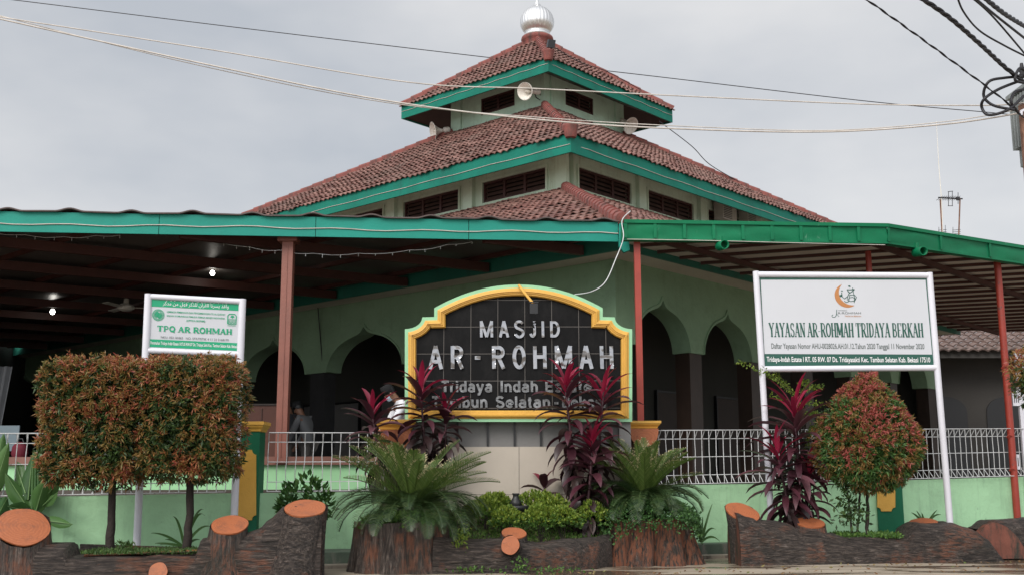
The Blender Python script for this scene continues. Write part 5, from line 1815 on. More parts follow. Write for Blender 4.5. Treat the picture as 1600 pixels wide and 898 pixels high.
# cordylines
cord = [leafmat('cordyline_new_leaf', [(0, (.38, .018, .06)), (.5, (.22, .014, .04)), (1, (.11, .012, .026))], .35, .3),
        leafmat('cordyline_maroon_leaf', [(0, (.045, .016, .023)), (.6, (.075, .021, .031)), (1, (.16, .07, .082))], .35, .15),
        leafmat('cordyline_old_leaf', [(0, (.028, .016, .017)), (.6, (.05, .028, .028)), (1, (.11, .07, .062))], .4, .12)]
def blade(mb, p, az, elev, L_, W, droop, r, segs=6, fold=.22):
    """arching lance-shaped leaf"""
    h = V((math.cos(az), math.sin(az), 0))
    tw = r.uniform(-.5, .5)
    pts, dirs = [V(p)], []
    e = elev
    for i in range(segs):
        d = h * math.cos(e) + V((0, 0, math.sin(e)))
        pts.append(pts[-1] + d * (L_ / segs)); dirs.append(d)
        e -= droop / segs * (0.4 + 1.2 * i / segs)
    dirs.append(dirs[-1])
    s0 = V((-math.sin(az), math.cos(az), 0))
    vs_ = []
    for i, q in enumerate(pts):
        k = i / segs
        w_ = W * (math.sin(math.pi * min(1, .10 + .90 * k)) ** .8 if k < .99 else 0.02) * (.45 if i == 0 else 1)
        s = (Matrix.Rotation(tw * k, 3, dirs[i]) @ s0)
        up = s.cross(dirs[i])
        if up.z < 0: up = -up
        vs_ += [q - s * w_ / 2 + up * w_ * fold, q, q + s * w_ / 2 + up * w_ * fold]
    fs_ = []
    for i in range(segs):
        a = i * 3
        fs_ += [(a, a + 1, a + 4, a + 3), (a + 1, a + 2, a + 5, a + 4)]
    mb.add(vs_, fs_, True)
def rosette(mb, stem, top, H, n, L_, W, r, young=.3, low=-.9):
    """leaves spiralling down the stem for H metres from its top"""
    for i in range(n):
        k = (i / (n - 1))
        az = i * 2.39996 + r.uniform(-.3, .3)
        z = k ** 1.15 * H
        p = stem(z)
        elev = 1.32 - k ** .75 * (1.32 - low) + r.uniform(-.18, .18)
        mb.cur = 0 if k < young else (1 if k < .62 + r.uniform(-.12, .1) else 2)
        blade(mb, p, az, elev, L_ * (0.78 + .32 * math.sin(math.pi * min(1, k * 1.4 + .1))) * r.uniform(.8, 1.12), W * (.62 if k < young else 1) * r.uniform(.8, 1.15), .75 + .5 * k + r.uniform(0, .5), r)
def cordyline(label, Y, shoots, seed):
    """shoots: (px, py of the leaf tips' top, px, py of stem foot, leafy length px, n, leaf length px)"""
    r = random.Random(seed)
    foot = P(shoots[0][2], shoots[0][3], Y)
    t = empty('cordyline_plant', (foot.x, Y, max(.2, foot.z)), label, 'plant', 'red-leaved cordyline plants')
    for (x0, y0, x1, y1, H, n, LL, dy) in shoots:
        s = Y / 1713 * 1.03
        a = P(x1, y1, Y + dy); L_ = LL * s
        b = P(x0, y0, Y + dy) - dz(L_ * .8)
        mb = MB()
        def stem(z): 
            k = min(1, z / max(.01, (b - a).length)); return b + (a - b) * k
        rosette(mb, stem, b, H * s, int(n * 1.75), L_ * .92, .115, r, .15, low=-1.25 if H > 120 else -.8)
        lv = mb.build('leaves', cord, t)
        mb = MB(); mb.tube([a, a + (b - a) * .5 + V((.01, 0, 0)), b + (b - a).normalized() * .03], [.022, .02, .012], 8)
        mb.build('stem', paint('cordyline_stem', (.05, .016, .022), .6, .3, 12) if 'cs' not in M else M['cs'], t)
cordyline('maroon cordyline in front of the man in white, lowest of the group', 14.7, [(582, 592, 603, 800, 95, 24, 62, 0)], 201)
cordyline('maroon cordyline covering the corner of the name board behind the larger cycad', 14.9, [(658, 553, 668, 800, 105, 26, 66, 0), (697, 596, 692, 800, 60, 17, 58, .1), (850, 720, 852, 800, 30, 7, 45, .2)], 202)
cordyline('triple-headed maroon cordyline over the lettering of the name board', 14.9, [(882, 549, 905, 810, 185, 38, 62, 0), (942, 558, 925, 810, 170, 34, 66, .12), (925, 636, 916, 810, 150, 34, 60, -.2)], 203)
cordyline('tall maroon cordyline under the corner of the foundation sign', 15.3, [(1238, 576, 1252, 830, 190, 46, 78, 0), (1212, 650, 1238, 830, 150, 34, 66, -.15), (1262, 690, 1256, 830, 115, 26, 60, .1)], 204)

# cycads
cyc = [leafmat('cycad_frond', [(0, (.022, .05, .016)), (.6, (.042, .078, .024)), (1, (.075, .11, .038))], .35, .12),
       leafmat('cycad_new_frond', [(0, (.055, .10, .018)), (.6, (.085, .14, .028)), (1, (.13, .18, .045))], .4, .25),
       leafmat('dry_leaflet_tip', [(0, (.60, .50, .32)), (1, (.42, .36, .18))], .7, .2)]
def frond(mb, p, az, elev, L_, droop, r, young):
    h = V((math.cos(az), math.sin(az), 0)); side = V((-math.sin(az), math.cos(az), 0))
    N = 46
    q = V(p); e = elev
    mb_ = 1 if young else 0
    pts = [q.copy()]; dirs = []
    for i in range(N):
        d = h * math.cos(e) + V((0, 0, math.sin(e)))
        q = q + d * (L_ / N); pts.append(q.copy()); dirs.append(d)
        e -= droop / N * (.3 + 1.4 * i / N)
    mb.cur = mb_
    mb.tube(pts[::5] + [pts[-1]], .006, 4, False, False)
    vee = .75 if young else .38
    for i in range(5, N):
        k = i / N
        ll = L_ * .20 * (math.sin(math.pi * min(1, .12 + k * .88)) ** .55) * (.85 if young else 1.0)
        d = dirs[i]; up = side.cross(d); 
        if up.z < 0: up = -up
        for sgn in (-1, 1):
            dd = (d * (.75 if not young else .95) + side * sgn * 1.0 + up * vee + rvec(r) * .06).normalized()
            w_ = .0088
            s2 = dd.cross(up).normalized() * w_ / 2
            a = pts[i]; b = a + dd * ll * .6; c = a + dd * ll - V((0, 0, ll * .10))
            n0 = len(mb.v)
            mb.v.extend([tuple(x) for x in (a - s2, a + s2, b + s2, b - s2, c)])
            for f in ((0, 1, 2, 3), (3, 2, 4)):
                mb.f.append(tuple(x + n0 for x in f)); mb.uv.append(None); mb.mi.append(mb_); mb.smooth.append(False)
            if young and k > .42 and r.random() < .6:
                m1 = b + (c - b) * .35
                n0 = len(mb.v)
                e2 = s2 * 1.5
                c2 = c + rvec(r) * .012
                mb.v.extend([tuple(x) for x in (m1 - e2 + up * .002, m1 + e2 + up * .002, c2 + up * .002)])
                mb.f.append((n0, n0 + 1, n0 + 2)); mb.uv.append(None); mb.mi.append(2); mb.smooth.append(False)
def cycad(label, c, scale, seed, lean=0.0):
    r = random.Random(seed)
    t = empty('cycad_palm', c, label, 'palm', 'cycads in the stump planters')
    mb = MB()
    mb.lathe([(.10, -.12), (.13, .0), (.12, .10), (.06, .16), (.01, .18)], c, 14)
    mb.build('trunk', M['trunk'], t)
    mb = MB()
    top = V(c) + dz(.12)
    for i in range(38):   # old drooping fronds
        az = i * 2.39996 + r.uniform(-.15, .15)
        frond(mb, top + V((math.cos(az), math.sin(az), 0)) * .05 - dz(.03), az, r.uniform(.30, .75), scale * r.uniform(.80, 1.0), r.uniform(1.5, 2.1), r, False)
    for i in range(10):
        az = i * 2.39996 * 1.7 + r.uniform(-.2, .2)
        frond(mb, top, az, r.uniform(.05, .3), scale * r.uniform(.65, .85), r.uniform(1.1, 1.7), r, False)
    for i in range(36):   # new upright fronds with dry tips
        az = i * 2.39996 + .7 + r.uniform(-.15, .15)
        frond(mb, top + V((math.cos(az), math.sin(az), 0)) * .02, az, r.uniform(.55, 1.2), scale * r.uniform(.88, 1.08), r.uniform(.35, .8), r, True)
    mb.build('fronds', cyc, t)
cycad('larger cycad with dry pale frond tips in the fluted stump', stc1 + V((.12, 0, .04)), 1.12, 301)
cycad('smaller cycad with dry pale frond tips above the ground cover', stc2 + V((0, 0, .14)), .92, 302)

# leafy mounds
def mound(mb, c, rx, ry, rz, n, L_, W, r, up=.5, inner=True):
    for i in range(n):
        v = rvec(r)
        if v.z < -.15: v.z = -v.z
        b_ = 1 + .22 * mn.noise(V((v.x * 2.3, v.y * 2.3, v.z * 2.3)) + V(c) * 2)
        p = V(c) + V((v.x * rx, v.y * ry, v.z * rz)) * b_ * (1 - r.random() ** 2.5 * .5)
        for j in range(3): leaf(mb, p, v + rvec(r) * .8 + V((0, 0, up)), L_ * r.uniform(.7, 1.2), W * r.uniform(.8, 1.2), r)
yg = [leafmat('yellow_green_leaf', [(0, (.11, .19, .025)), (.5, (.19, .28, .035)), (1, (.31, .37, .055))], .5, .35), leafmat('garden_green_leaf', [(0, (.05, .12, .025)), (.6, (.09, .19, .035)), (1, (.15, .26, .05))], .5, .3)]
r = random.Random(400)
bush = [('first', 757, 798, 30, 24, 14.55), ('b', 793, 813, 26, 22, 14.25), ('c', 838, 788, 34, 24, 14.9), ('d', 845, 812, 32, 24, 14.35), ('e', 880, 812, 26, 22, 14.4), ('f', 925, 808, 26, 26, 14.6), ('g', 775, 786, 22, 18, 15.0), ('h', 862, 795, 30, 22, 14.7)]
places = ['beside the larger cycad fronds', 'just left of the black urn pedestal', 'behind the black urn, against the beige panels', 'just right of the black urn pedestal', 'at the end of the row over the grass', 'next to the smaller cycad', 'half hidden between the urn and the larger cycad', 'between the urn and the maroon cordyline']
for (nm, px, py, rx, ry, Y), pl in zip(bush, places):
    s = Y / 1713
    c = P(px, py, Y)
    mb = MB(); mound(mb, c - dz(ry * s * .3), rx * s, rx * s * .8, ry * s * 1.1, 380, .055, .032, r)
    for i in range(len(mb.mi)): pass
    # lower leaves are greener
    for k in range(0, len(mb.f), 4):
        z = mb.v[mb.f[k][0]][2]
        m_ = 0 if z > c.z - ry * s * .05 + r.uniform(-.06, .06) else 1
        for q in range(4): mb.mi[k + q] = m_
    t = empty('golden_shrub', V((c.x, Y, c.z - ry * s)), 'small yellow-green garden shrub ' + pl, 'shrub', 'yellow-green shrubs of the centre bed')
    mb.build('foliage', yg, t)
    mb = MB()
    for k in range(4): mb.tube([V((c.x, Y, c.z - ry * s * 1.6)), c + V((r.uniform(-.1, .1), r.uniform(-.1, .1), -.05))], .006, 5)
    mb.build('stem', M['trunk'], t)
# ground cover on the fluted stump
mb = MB(); r = random.Random(401)
c = stc2 + V((0.02, -.10, .03))
for i in range(3800):
    an = r.uniform(0, 2 * math.pi); q = math.sqrt(r.random())
    hang = max(0, q - .68) * 1.0
    ff = 1 + .35 * math.sin(an * 2 + 1) * (1 if math.sin(an) < 0 else 0)
    p = c + V((math.cos(an) * q * str2 * 1.16, math.sin(an) * q * str2 * 1.06, .20 * (1 - q * q) + r.uniform(-.04, .05) - hang * ff * r.random()))
    for j in range(2): leaf(mb, p, V((math.cos(an), math.sin(an), .3)) + rvec(r) * .9, .042, .030, r)
tag(mb.build('ground_cover', leafmat('small_round_leaf', [(0, (.03, .085, .025)), (.6, (.055, .135, .035)), (1, (.09, .19, .05))], .45, .2)), 'dense small-leaved ground cover spilling over the fluted stump rim', 'ground cover', kind='stuff')
# tufts under the larger cycad
mb = MB()
mound(mb, stc1 + V((0, -.1, -.04)), .5, .35, .16, 420, .06, .03, r)
tag(mb.build('ground_cover', yg[1]), 'leafy undergrowth below the larger cycad', 'ground cover', kind='stuff')

# bed soil and grass
mb = MB()
NX, NY = 30, 14
gr_pts = []
def bedz(u, v): return .33 + .36 * v + .04 * mn.noise(V((u * 5, v * 4, 2)))
for j in range(NY + 1):
    for i in range(NX + 1):
        u, v = i / NX, j / NY
        gr_pts.append(V((-1.15 + u * 2.9, 13.85 + v * 1.5 + .95 * u * (1 - v), bedz(u, v))))
mb.add(gr_pts, [(j * (NX + 1) + i, j * (NX + 1) + i + 1, (j + 1) * (NX + 1) + i + 1, (j + 1) * (NX + 1) + i) for j in range(NY) for i in range(NX)], True)
tag(mb.build('garden_bed', M['soil']), kind='structure')
grass_m = leafmat('lawn_blade', [(0, (.06, .13, .025)), (.5, (.11, .22, .04)), (.9, (.18, .28, .06)), (1, (.28, .24, .12))], .6, .3)
def grass(mb, n, fn, hgt, wd, r):
    for i in range(n):
        p = fn(r)
        d = V((r.uniform(-.6, .6), r.uniform(-.6, .6), 1)).normalized()
        s = V((r.uniform(-1, 1), r.uniform(-1, 1), 0)).normalized() * wd
        h_ = hgt * r.uniform(.5, 1.3)
        n0 = len(mb.v)
        mb.v.extend([tuple(p - s), tuple(p + s), tuple(p + d * h_ + V((d.x, d.y, -.2)) * h_ * .4)])
        mb.f.append((n0, n0 + 1, n0 + 2)); mb.uv.append(None); mb.mi.append(0); mb.smooth.append(False)
mb = MB()
def gf(r):
    u, v = r.random(), r.random() ** 1.2
    return V((-1.15 + u * 2.9, 13.85 + v * 1.5 + .95 * u * (1 - v), bedz(u, v) - .01))
grass(mb, 9000, gf, .05, .010, r)
for i in range(700):
    leaf(mb, gf(r) + dz(.02), rvec(r) + dz(1), .05, .03, r)
tag(mb.build('lawn', grass_m), 'short weedy grass in the bed between the stump planters', 'grass', kind='stuff')
mb = MB()
for (xa, xb, ya, yb, Y0, Y1) in ((126, 320, 864, 858, 12.85, 13.5), (1312, 1408, 838, 838, 14.95, 15.5)):
    s0_, s1_ = P(xa, ya, Y0), P(xb, yb, Y0)
    mb.face([V((s0_.x, Y0, s0_.z - .02)), V((s1_.x, Y0, s1_.z - .02)), V((s1_.x, Y1, s1_.z - .01)), V((s0_.x, Y1, s0_.z - .01))])
    s_ = (s0_, s1_, Y0, Y1)
tag(mb.build('planter_soil', M['soil']), kind='structure')
mb = MB()
def pl1(r):
    k = r.random(); a, b = P(126, 863, 12.9), P(320, 858, 12.9)
    return V((a.x + (b.x - a.x) * k, r.uniform(12.85, 13.5), a.z - .02 + .02 * r.random()))
grass(mb, 2600, pl1, .05, .008, r)
for i in range(420): leaf(mb, pl1(r) + dz(.015), rvec(r) + dz(.8), .05, .02, r)
for i in range(60): leaf(mb, P(r.gauss(198, 8), r.uniform(848, 858), 13.0), rvec(r) + dz(1.2), .07, .02, r)
tag(mb.build('planter_grass', leafmat('planter_weed', [(0, (.035, .08, .02)), (1, (.10, .18, .04))], .6, .25)), 'small weeds around the trunks of the box-clipped shrubs', 'grass', kind='stuff')
mb = MB()
def pl2(r):
    k = r.random(); a, b = P(1312, 838, 15), P(1410, 836, 15)
    return V((a.x + (b.x - a.x) * k, r.uniform(14.95, 15.45), a.z - .02 + .03 * r.random()))
grass(mb, 1200, pl2, .06, .008, r)
for i in range(380): leaf(mb, pl2(r) + dz(.02), rvec(r) + dz(.8), .06, .03, r)
tag(mb.build('planter_grass', yg[1]), 'small weeds below the round-crowned pink shrub', 'grass', kind='stuff')
# weeds at the log foot
for lab, px, py, n, hh in (('small weed sprouting at the foot of the mock log', 814, 884, 46, 24), ('flat weed patch by the kerbside log, beneath the larger cycad', 735, 889, 60, 8), ('low weeds at the log foot toward the fluted stump', 862, 886, 55, 7)):
    mb = MB(); c = P(px, py, 13.3)
    wd = .09 if hh > 10 else .42
    for i in range(n):
        p = V((c.x + r.gauss(0, wd * .5), 13.32 + r.uniform(-.05, .05), .01 + r.random() * hh * .0075))
        leaf(mb, p, rvec(r) + dz(.5), .05, .028, r)
    tag(mb.build('weed', yg[1]), lab, 'weed')
mb = MB()
for (px, py, n) in ((722, 847, 40), (726, 838, 30), (712, 845, 30)):
    c = P(px, py, 13.42)
    for i in range(n): leaf(mb, c + V((r.gauss(0, .035), 0, r.gauss(0, .09))), rvec(r) + V((0, -.4, -.6)), .06, .018, r)
tag(mb.build('trailing_weed', [yg[0]]), 'yellowish trailing weed hanging over the mock log', 'weed')

# broad-leaved cannas
canna_m = leafmat('canna_leaf', [(0, (.04, .105, .03)), (.5, (.065, .15, .04)), (1, (.10, .20, .06))], .35, .2)
rib_m = flat('pale_midrib', (.16, .27, .10), .5)
def broad(mb, a, tip, W, r, sag=.04):
    a, tip = V(a), V(tip)
    d = tip - a
    s = d.cross(V((r.uniform(-.3, .3), 1, r.uniform(-.5, .5)))).normalized()
    up = s.cross(d).normalized()
    N = 8
    vs_, fs_ = [], []
    for i in range(N + 1):
        k = i / N
        c = a + d * k + s * W * .12 * math.sin(k * 4 + W * 60) + up * sag * math.sin(k * math.pi) * d.length * 3 * .3
        w_ = W * (math.sin(math.pi * (.06 + .94 * k) ** .8) ** .85 if k < 1 else .01)
        ru = .008 * math.sin(i * 2.1)
        vs_ += [c - s * w_ / 2 + up * (w_ * .22 + ru), c - s * w_ * .25 + up * w_ * .07, c, c + s * w_ * .25 + up * w_ * .07, c + s * w_ / 2 + up * (w_ * .22 - ru)]
    for i in range(N):
        for j in range(4): fs_.append((i * 5 + j, i * 5 + j + 1, i * 5 + 6 + j, i * 5 + 5 + j))
    mb.add(vs_, fs_, True)
def canna(label, base_px, leaves, Y, seed):
    r = random.Random(seed)
    b = P(*base_px, Y)
    t = empty('broad_leaf_plant', (b.x, Y, .18), label, 'plant')
    mb = MB()
    for (xa, ya, xt, yt, W, dy) in leaves: broad(mb, P(xa, ya, Y), P(xt, yt, Y + dy), W * .8 * Y / 1713, r, .015)
    mb.build('leaves', canna_m, t)
    for (xa, ya, xt, yt, W, dy) in leaves:
        mb = MB(); a_, b_ = P(xa, ya, Y - .012), P(xt, yt, Y + dy - .012); mb.tube([a_, a_ + (b_ - a_) * .5 + V((0, -.006, 0)), b_], [.009, .006, .002], 5); mb.build('midrib', rib_m, t)
    mb = MB()
    for k in range(3): mb.tube([V((b.x + .05 * k, Y, .18)), P(base_px[0] + 4 * k, base_px[1] - 90, Y)], .02, 8)
    mb.build('stem', canna_m, t)
canna('green broad-leaved plant in front of the mesh fence by the big log cut', (52, 812), [(45, 795, 8, 738, 30, -.1), (40, 770, 24, 722, 34, .1), (44, 780, 52, 702, 36, 0), (52, 790, 66, 715, 32, .15), (62, 770, 68, 694, 26, .2), (58, 780, 88, 700, 28, .1), (55, 800, 80, 735, 30, -.2), (60, 790, 96, 745, 24, -.1), (66, 790, 90, 768, 20, -.2), (50, 800, 12, 790, 22, -.3), (70, 812, 114, 818, 20, -.2), (56, 800, 70, 750, 30, -.25)], 14.1, 31)
canna('pale broad leaf plant cut off by the photo edge above the big log cut', (-12, 812), [(-8, 760, 4, 676, 32, 0), (-10, 770, 14, 690, 30, -.1), (-6, 810, 12, 776, 26, -.2), (-10, 790, -24, 700, 36, 0)], 14.0, 32)
# rounded leaf bush behind the rising end of the log
t = empty('leafy_shrub', P(478, 800, 14.6), 'small round-leaved green shrub behind the sawn end of the long log', 'shrub')
mb = MB(); r = random.Random(41)
for (px, py, rr_) in ((478, 768, 26), (462, 778, 24), (498, 775, 22), (505, 792, 16), (450, 790, 14)):
    c = P(px, py, 14.6)
    for i in range(85):
        v = rvec(r); v.y = -abs(v.y)
        leaf(mb, c + v * rr_ * .0085 * r.uniform(.6, 1), v + V((0, -.2, .5)) + rvec(r) * .3, .10, .055, r, .14)
mb.build('foliage', leafmat('glossy_round_leaf', [(0, (.03, .08, .02)), (.6, (.06, .14, .035)), (1, (.12, .22, .06))], .35, .2), t)
mb = MB(); mb.tube([V((P(478, 800, 14.6).x, 14.6, .18)), P(478, 775, 14.6)], .02, 7); mb.build('stem', M['trunk'], t)
# strap-leaved lilies
def lily(label, px, py, Y, tips, seed, W=.03):
    r = random.Random(seed)
    b = P(px, py, Y)
    t = empty('strap_leaf_plant', b, label, 'plant', 'strap-leaved lilies along the wall')
    mb = MB()
    for (tx, ty, sag) in tips:
        tip = P(tx, ty, Y + r.uniform(-.25, .1))
        d = tip - b
        L_ = d.length
        top = b + d * .55 + dz(sag * L_)
        N = 8
        s = d.cross(V((0, 1, .2))).normalized()
        vs_ = []
        for i in range(N + 1):
            k = i / N
            q = b * (1 - k) ** 2 + top * 2 * k * (1 - k) + tip * k * k
            w_ = W * (1 - k ** 3) * .5 + .002
            vs_ += [q - s * w_, q + V((0, .006, -.004)), q + s * w_]
        mb.add(vs_, [f for i in range(N) for f in ((i * 3, i * 3 + 1, i * 3 + 4, i * 3 + 3), (i * 3 + 1, i * 3 + 2, i * 3 + 5, i * 3 + 4))], True)
    mb.build('leaves', canna_m, t)
lily('strap-leaved lily at the trunk of a box-clipped shrub', 288, 855, 13.9, [(236, 832, .2), (242, 848, .1), (270, 806, .4), (318, 795, .5), (320, 805, .6), (330, 822, .4), (258, 842, .2), (300, 812, .3), (312, 842, .3), (250, 850, .15)], 51)
lily('strap-leaved lily in the gap beside the fluted orange-streaked stump', 1096, 846, 15.4, [(1113, 786, .1), (1088, 800, .1), (1082, 818, .2), (1104, 812, .1), (1118, 826, .5), (1125, 845, .5), (1098, 806, .0), (1092, 812, .1)], 52)
lily('strap-leaved lily behind the hump of the foundation sign log', 1446, 822, 15.95, [(1424, 800, .2), (1432, 797, .1), (1440, 800, .1), (1464, 796, .1), (1470, 803, .3), (1456, 806, .1)], 53)
# feathery yellow-green shrub behind the foundation board
t = empty('feathery_shrub', V((P(1258, 830, 15.3).x, 15.3, .2)), 'thin feathery yellow-green shrub poking past the white sign post', 'shrub')
mb, sm_ = MB(), MB(); r = random.Random(61)
root = V((P(1262, 830, 15.8).x, 15.8, .2))
sprays = [(1225, 600, 1155, 560), (1245, 620, 1190, 570), (1240, 615, 1212, 578), (1250, 610, 1282, 598), (1245, 630, 1285, 625), (1250, 640, 1205, 612), (1255, 650, 1275, 640), (1262, 680, 1280, 660), (1250, 600, 1262, 590), (1262, 700, 1268, 660), (1270, 720, 1290, 700)]
for (xa, ya, xb, yb) in sprays:
    a, b = P(xa, ya, 15.75), P(xb, yb, 15.3 if xb < 1200 else 15.7)
    sm_.tube([root, root + (a - root) * .6 + V((.04, 0, 0)), a, b], [.012, .009, .006, .002], 5)
    n = 14
    for i in range(n):
        k = i / (n - 1)
        p = a + (b - a) * k - dz(.05 * k * k)
        for j in range(7): leaf(mb, p + rvec(r) * .03, (b - a).normalized() * .5 + rvec(r), .045, .02, r)
mb.build('foliage', yg[0], t); sm_.build('stem', M['trunk'], t)
# ================================================================ small things
# black urn on its bowl
t = empty('stone_urn', P(806, 800, 14.75), 'small black stone urn on a round pedestal among the yellow-green shrubs', 'urn')
s = 14.75 / 1713
c = P(806, 802, 14.75)
mb = MB(); mb.lathe([(.02, 12 * s), (7.5 * s, 12 * s), (9 * s, 14 * s), (8.5 * s, 18 * s), (6.5 * s, 21 * s), (4.6 * s, 25 * s), (4.4 * s, 27.5 * s), (5.6 * s, 29.5 * s), (5.6 * s, 31 * s), (4 * s, 31 * s), (3.6 * s, 27 * s)], c, 24); mb.build('jar', M['urn'], t)
mb = MB(); mb.lathe([(10 * s, -22 * s), (9 * s, -4 * s), (14 * s, 2 * s), (20 * s, 6 * s), (21 * s, 10 * s), (20 * s, 12.5 * s), (17 * s, 12.5 * s)], c, 28); mb.build('pedestal', M['urn'], t)

# horn loudspeakers
def horn(label, mouth, back, r_, arm):
    mouth, back = V(mouth), V(back)
    ax = (mouth - back).normalized()
    L_ = (mouth - back).length
    t = empty('loudspeaker', back, label, 'loudspeaker', 'horn loudspeakers on the top storey')
    mb = MB()
    pr = [(r_ * (.16 + .84 * k ** 2.2), L_ * (.25 + .75 * k)) for k in [i / 10 for i in range(11)]]
    pr += [(r_ * 1.04, L_ * 1.0), (r_ * 1.04, L_ * .985)] 
    mb.lathe(pr, back, 28, ax, caps=False)
    pr2 = [(r_ * (.12 + .84 * k ** 2.2), L_ * (.27 + .73 * k)) for k in [i / 10 for i in range(11)]]
    mb.lathe(pr2, back, 28, ax, caps=False)
    mb.lathe([(r_ * .03, L_ * .99), (r_ * .16, L_ * .8), (r_ * .17, L_ * .4)], back, 14, ax)
    mb.build('bell', M['horn'], t)
    mb = MB(); mb.lathe([(r_ * .30, 0), (r_ * .34, L_ * .05), (r_ * .32, L_ * .3), (r_ * .2, L_ * .36)], back, 18, ax); mb.build('driver', M['horn'], t)
    mb = MB(); mb.tube([back + ax * L_ * .3 - dz(r_ * .2), back + ax * L_ * .2 - dz(r_ * .7), V(arm) - dz(r_ * .5), V(arm)], .018, 6); mb.tube([back, V(arm)], .015, 6); mb.build('bracket', M['black'], t)
yh = fp('L', S_TW, .35, 0).y
m_ = P(820, 143, yh - 1.15); b_k = P(842, 144, yh - .5)
horn('white horn loudspeaker by the near corner of the top storey, facing the street', m_, b_k, 14.5 * 33 / 1740, P(846, 152, yh))
q = fp('L', S_TW, 2 * S_TW, 0)
horn('beige horn loudspeaker hanging under the eave at the far left corner', P(676, 206, q.y - .25), P(702, 203, q.y - .05), 15.5 * q.y / 1740, P(708, 198, q.y + .1))
q = fp('R', S_TW, 2 * S_TW, 0)
horn('beige horn loudspeaker hanging under the eave at the right corner', P(986, 197, q.y - .45), P(971, 189, q.y - .1), 14 * q.y / 1740, P(966, 189, q.y + .05))
# black flood light by the dome
t = empty('flood_light', P(861, 78, 32.4), 'black box flood light at the foot of the silver dome', 'lamp')
mb = MB(); mb.obox(P(861, 69, 32.4), V((.11, .04, 0)), V((-.02, .07, .02)), V((0.02, 0, .13))); mb.build('housing', M['black'], t)
mb = MB(); mb.tube([P(861, 74, 32.45), P(862, 84, 32.45)], .03, 6); mb.build('bracket', M['black'], t)
# air conditioners on the middle storey
for i, (px, py, lab) in enumerate(((1122, 334, 'outdoor air conditioner behind the gutter, nearer the mosque corner'), (1160, 340, 'outdoor air conditioner half sunk behind the gutter under the long eave'))):
    tt, zz_ = onface(px, py, S_MW, 'R')
    t = empty('air_conditioner', fp('R', S_MW, tt, zz_, .3), lab, 'air conditioner', 'air conditioners on the middle storey')
    mb = MB(); fbox(mb, 'R', S_MW, tt - .4, tt + .4, zz_ - .28, zz_ + .28, .10, .42); mb.build('casing', M['ac'], t)
    mb = MB()
    for k in range(9): fbox(mb, 'R', S_MW, tt - .36, tt + .10, zz_ - .23 + k * .055, zz_ - .215 + k * .055, .42, .435)
    mb.build('grille', M['black'], t)
# bulbs and fan under the left canopy
for px, py, Y, lab in ((332, 427, 20.5, 'lit bulb under the canopy ceiling, nearer the brown post'), (82, 487, 24.5, 'lit bulb under the canopy ceiling, deeper inside')):
    c = P(px, py, Y)
    t = empty('light_bulb', c, lab, 'lamp', 'lit bulbs below the canopy')
    mb = MB(); rb = 3.9 * Y / 1740
    mb.lathe([(.005, -rb), (rb * .7, -rb * .75), (rb, 0), (rb * .75, rb * .7), (rb * .5, rb * 1.1)], c, 16); mb.build('globe', M['bulb'], t)
    mb = MB(); mb.lathe([(rb * .55, rb * 1.1), (rb * .55, rb * 2.2)], c, 12); mb.tube([c + dz(rb * 2), V((c.x, c.y, ZL))], .008, 5); mb.build('socket', M['horn'], t)
    ld = bpy.data.lights.new('bulb_light', 'POINT'); ld.energy = 1.5; ld.shadow_soft_size = .05; ld.color = (1, .95, .85)
    lo = bpy.data.objects.new('bulb_light', ld); C.objects.link(lo); lo.parent = t; lo.location = (0, -.0, -rb * 1.6)
c = P(197, 478, 23.0)
t = empty('ceiling_fan', c, 'beige ceiling fan hanging in the dark canopy', 'fan')
mb = MB(); mb.lathe([(.02, .06), (.10, .05), (.17, 0), (.17, -.06), (.10, -.10), (.02, -.11)], c, 20); mb.build('motor', M['horn'], t)
mb = MB(); mb.tube([c + dz(.05), V((c.x, c.y, ZL))], .016, 8); mb.lathe([(.06, .05), (.05, .16)], c, 12); mb.build('rod', M['horn'], t)
for k in range(3):
    a = .25 + k * 2 * math.pi / 3
    d = V((math.cos(a), math.sin(a), 0))
    mb = MB(); mb.obox(c + d * .42 - dz(.03), d * .30, V((-d.y, d.x, .12)) * .065, V((0, 0, .006))); mb.build('blade', M['horn'], t)

# porch contents
t = empty('wooden_cabinet', (P(410, 690, 20).x, 20, FLZ), 'brown wooden cabinet behind the brown canopy post', 'cabinet')
a, b = P(385, 633, 20), P(436, 633, 20)
mb = MB(); mb.box(((a.x + b.x) / 2, 20.2, (FLZ + a.z) / 2), (b.x - a.x, .45, a.z - FLZ)); mb.build('body', paint('cabinet_wood', (.12, .035, .018), .5, .2, 3, stretch=(1, 1, .2)), t)
mb = MB(); mb.box(((a.x + b.x) / 2, 19.965, (FLZ + a.z) / 2), (.008, .01, a.z - FLZ - .1)); mb.box(((a.x + b.x) / 2, 20.2, a.z + .015), (b.x - a.x + .06, .52, .03)); mb.build('top', M['dark_brown'], t)
t = empty('curtain', P(10, 690, 19), 'grey hanging curtain in the dark porch beside the bag', 'curtain')
mb = MB(); pts = []
a, b, c2 = P(-60, 572, 19), P(18, 572, 19), P(8, 668, 19)
N = 40
for i in range(N + 1):
    k = i / N; x = a.x + (b.x - a.x) * k
    y = 19 + .05 * math.sin(k * 40)
    pts.append((V((x, y, a.z)), V((x - .12 * k, y, c2.z))))
for (p0, q0), (p1, q1) in zip(pts, pts[1:]): mb.add([p0, p1, q1, q0], [(0, 1, 2, 3)], True)
mb.build('cloth', paint('grey_curtain_cloth', (.16, .165, .175), .9, .1, 2), t)
t = empty('notice_panel', P(12, 690, 18.4), 'pale blue-grey panel standing on the porch below the curtain', 'panel')
mb = MB(); q = P(10, 684, 18.4); mb.box(q, (.42, .03, .42)); mb.build('board', paint('pale_blue_board', (.16, .21, .24), .6, .05, 2), t)
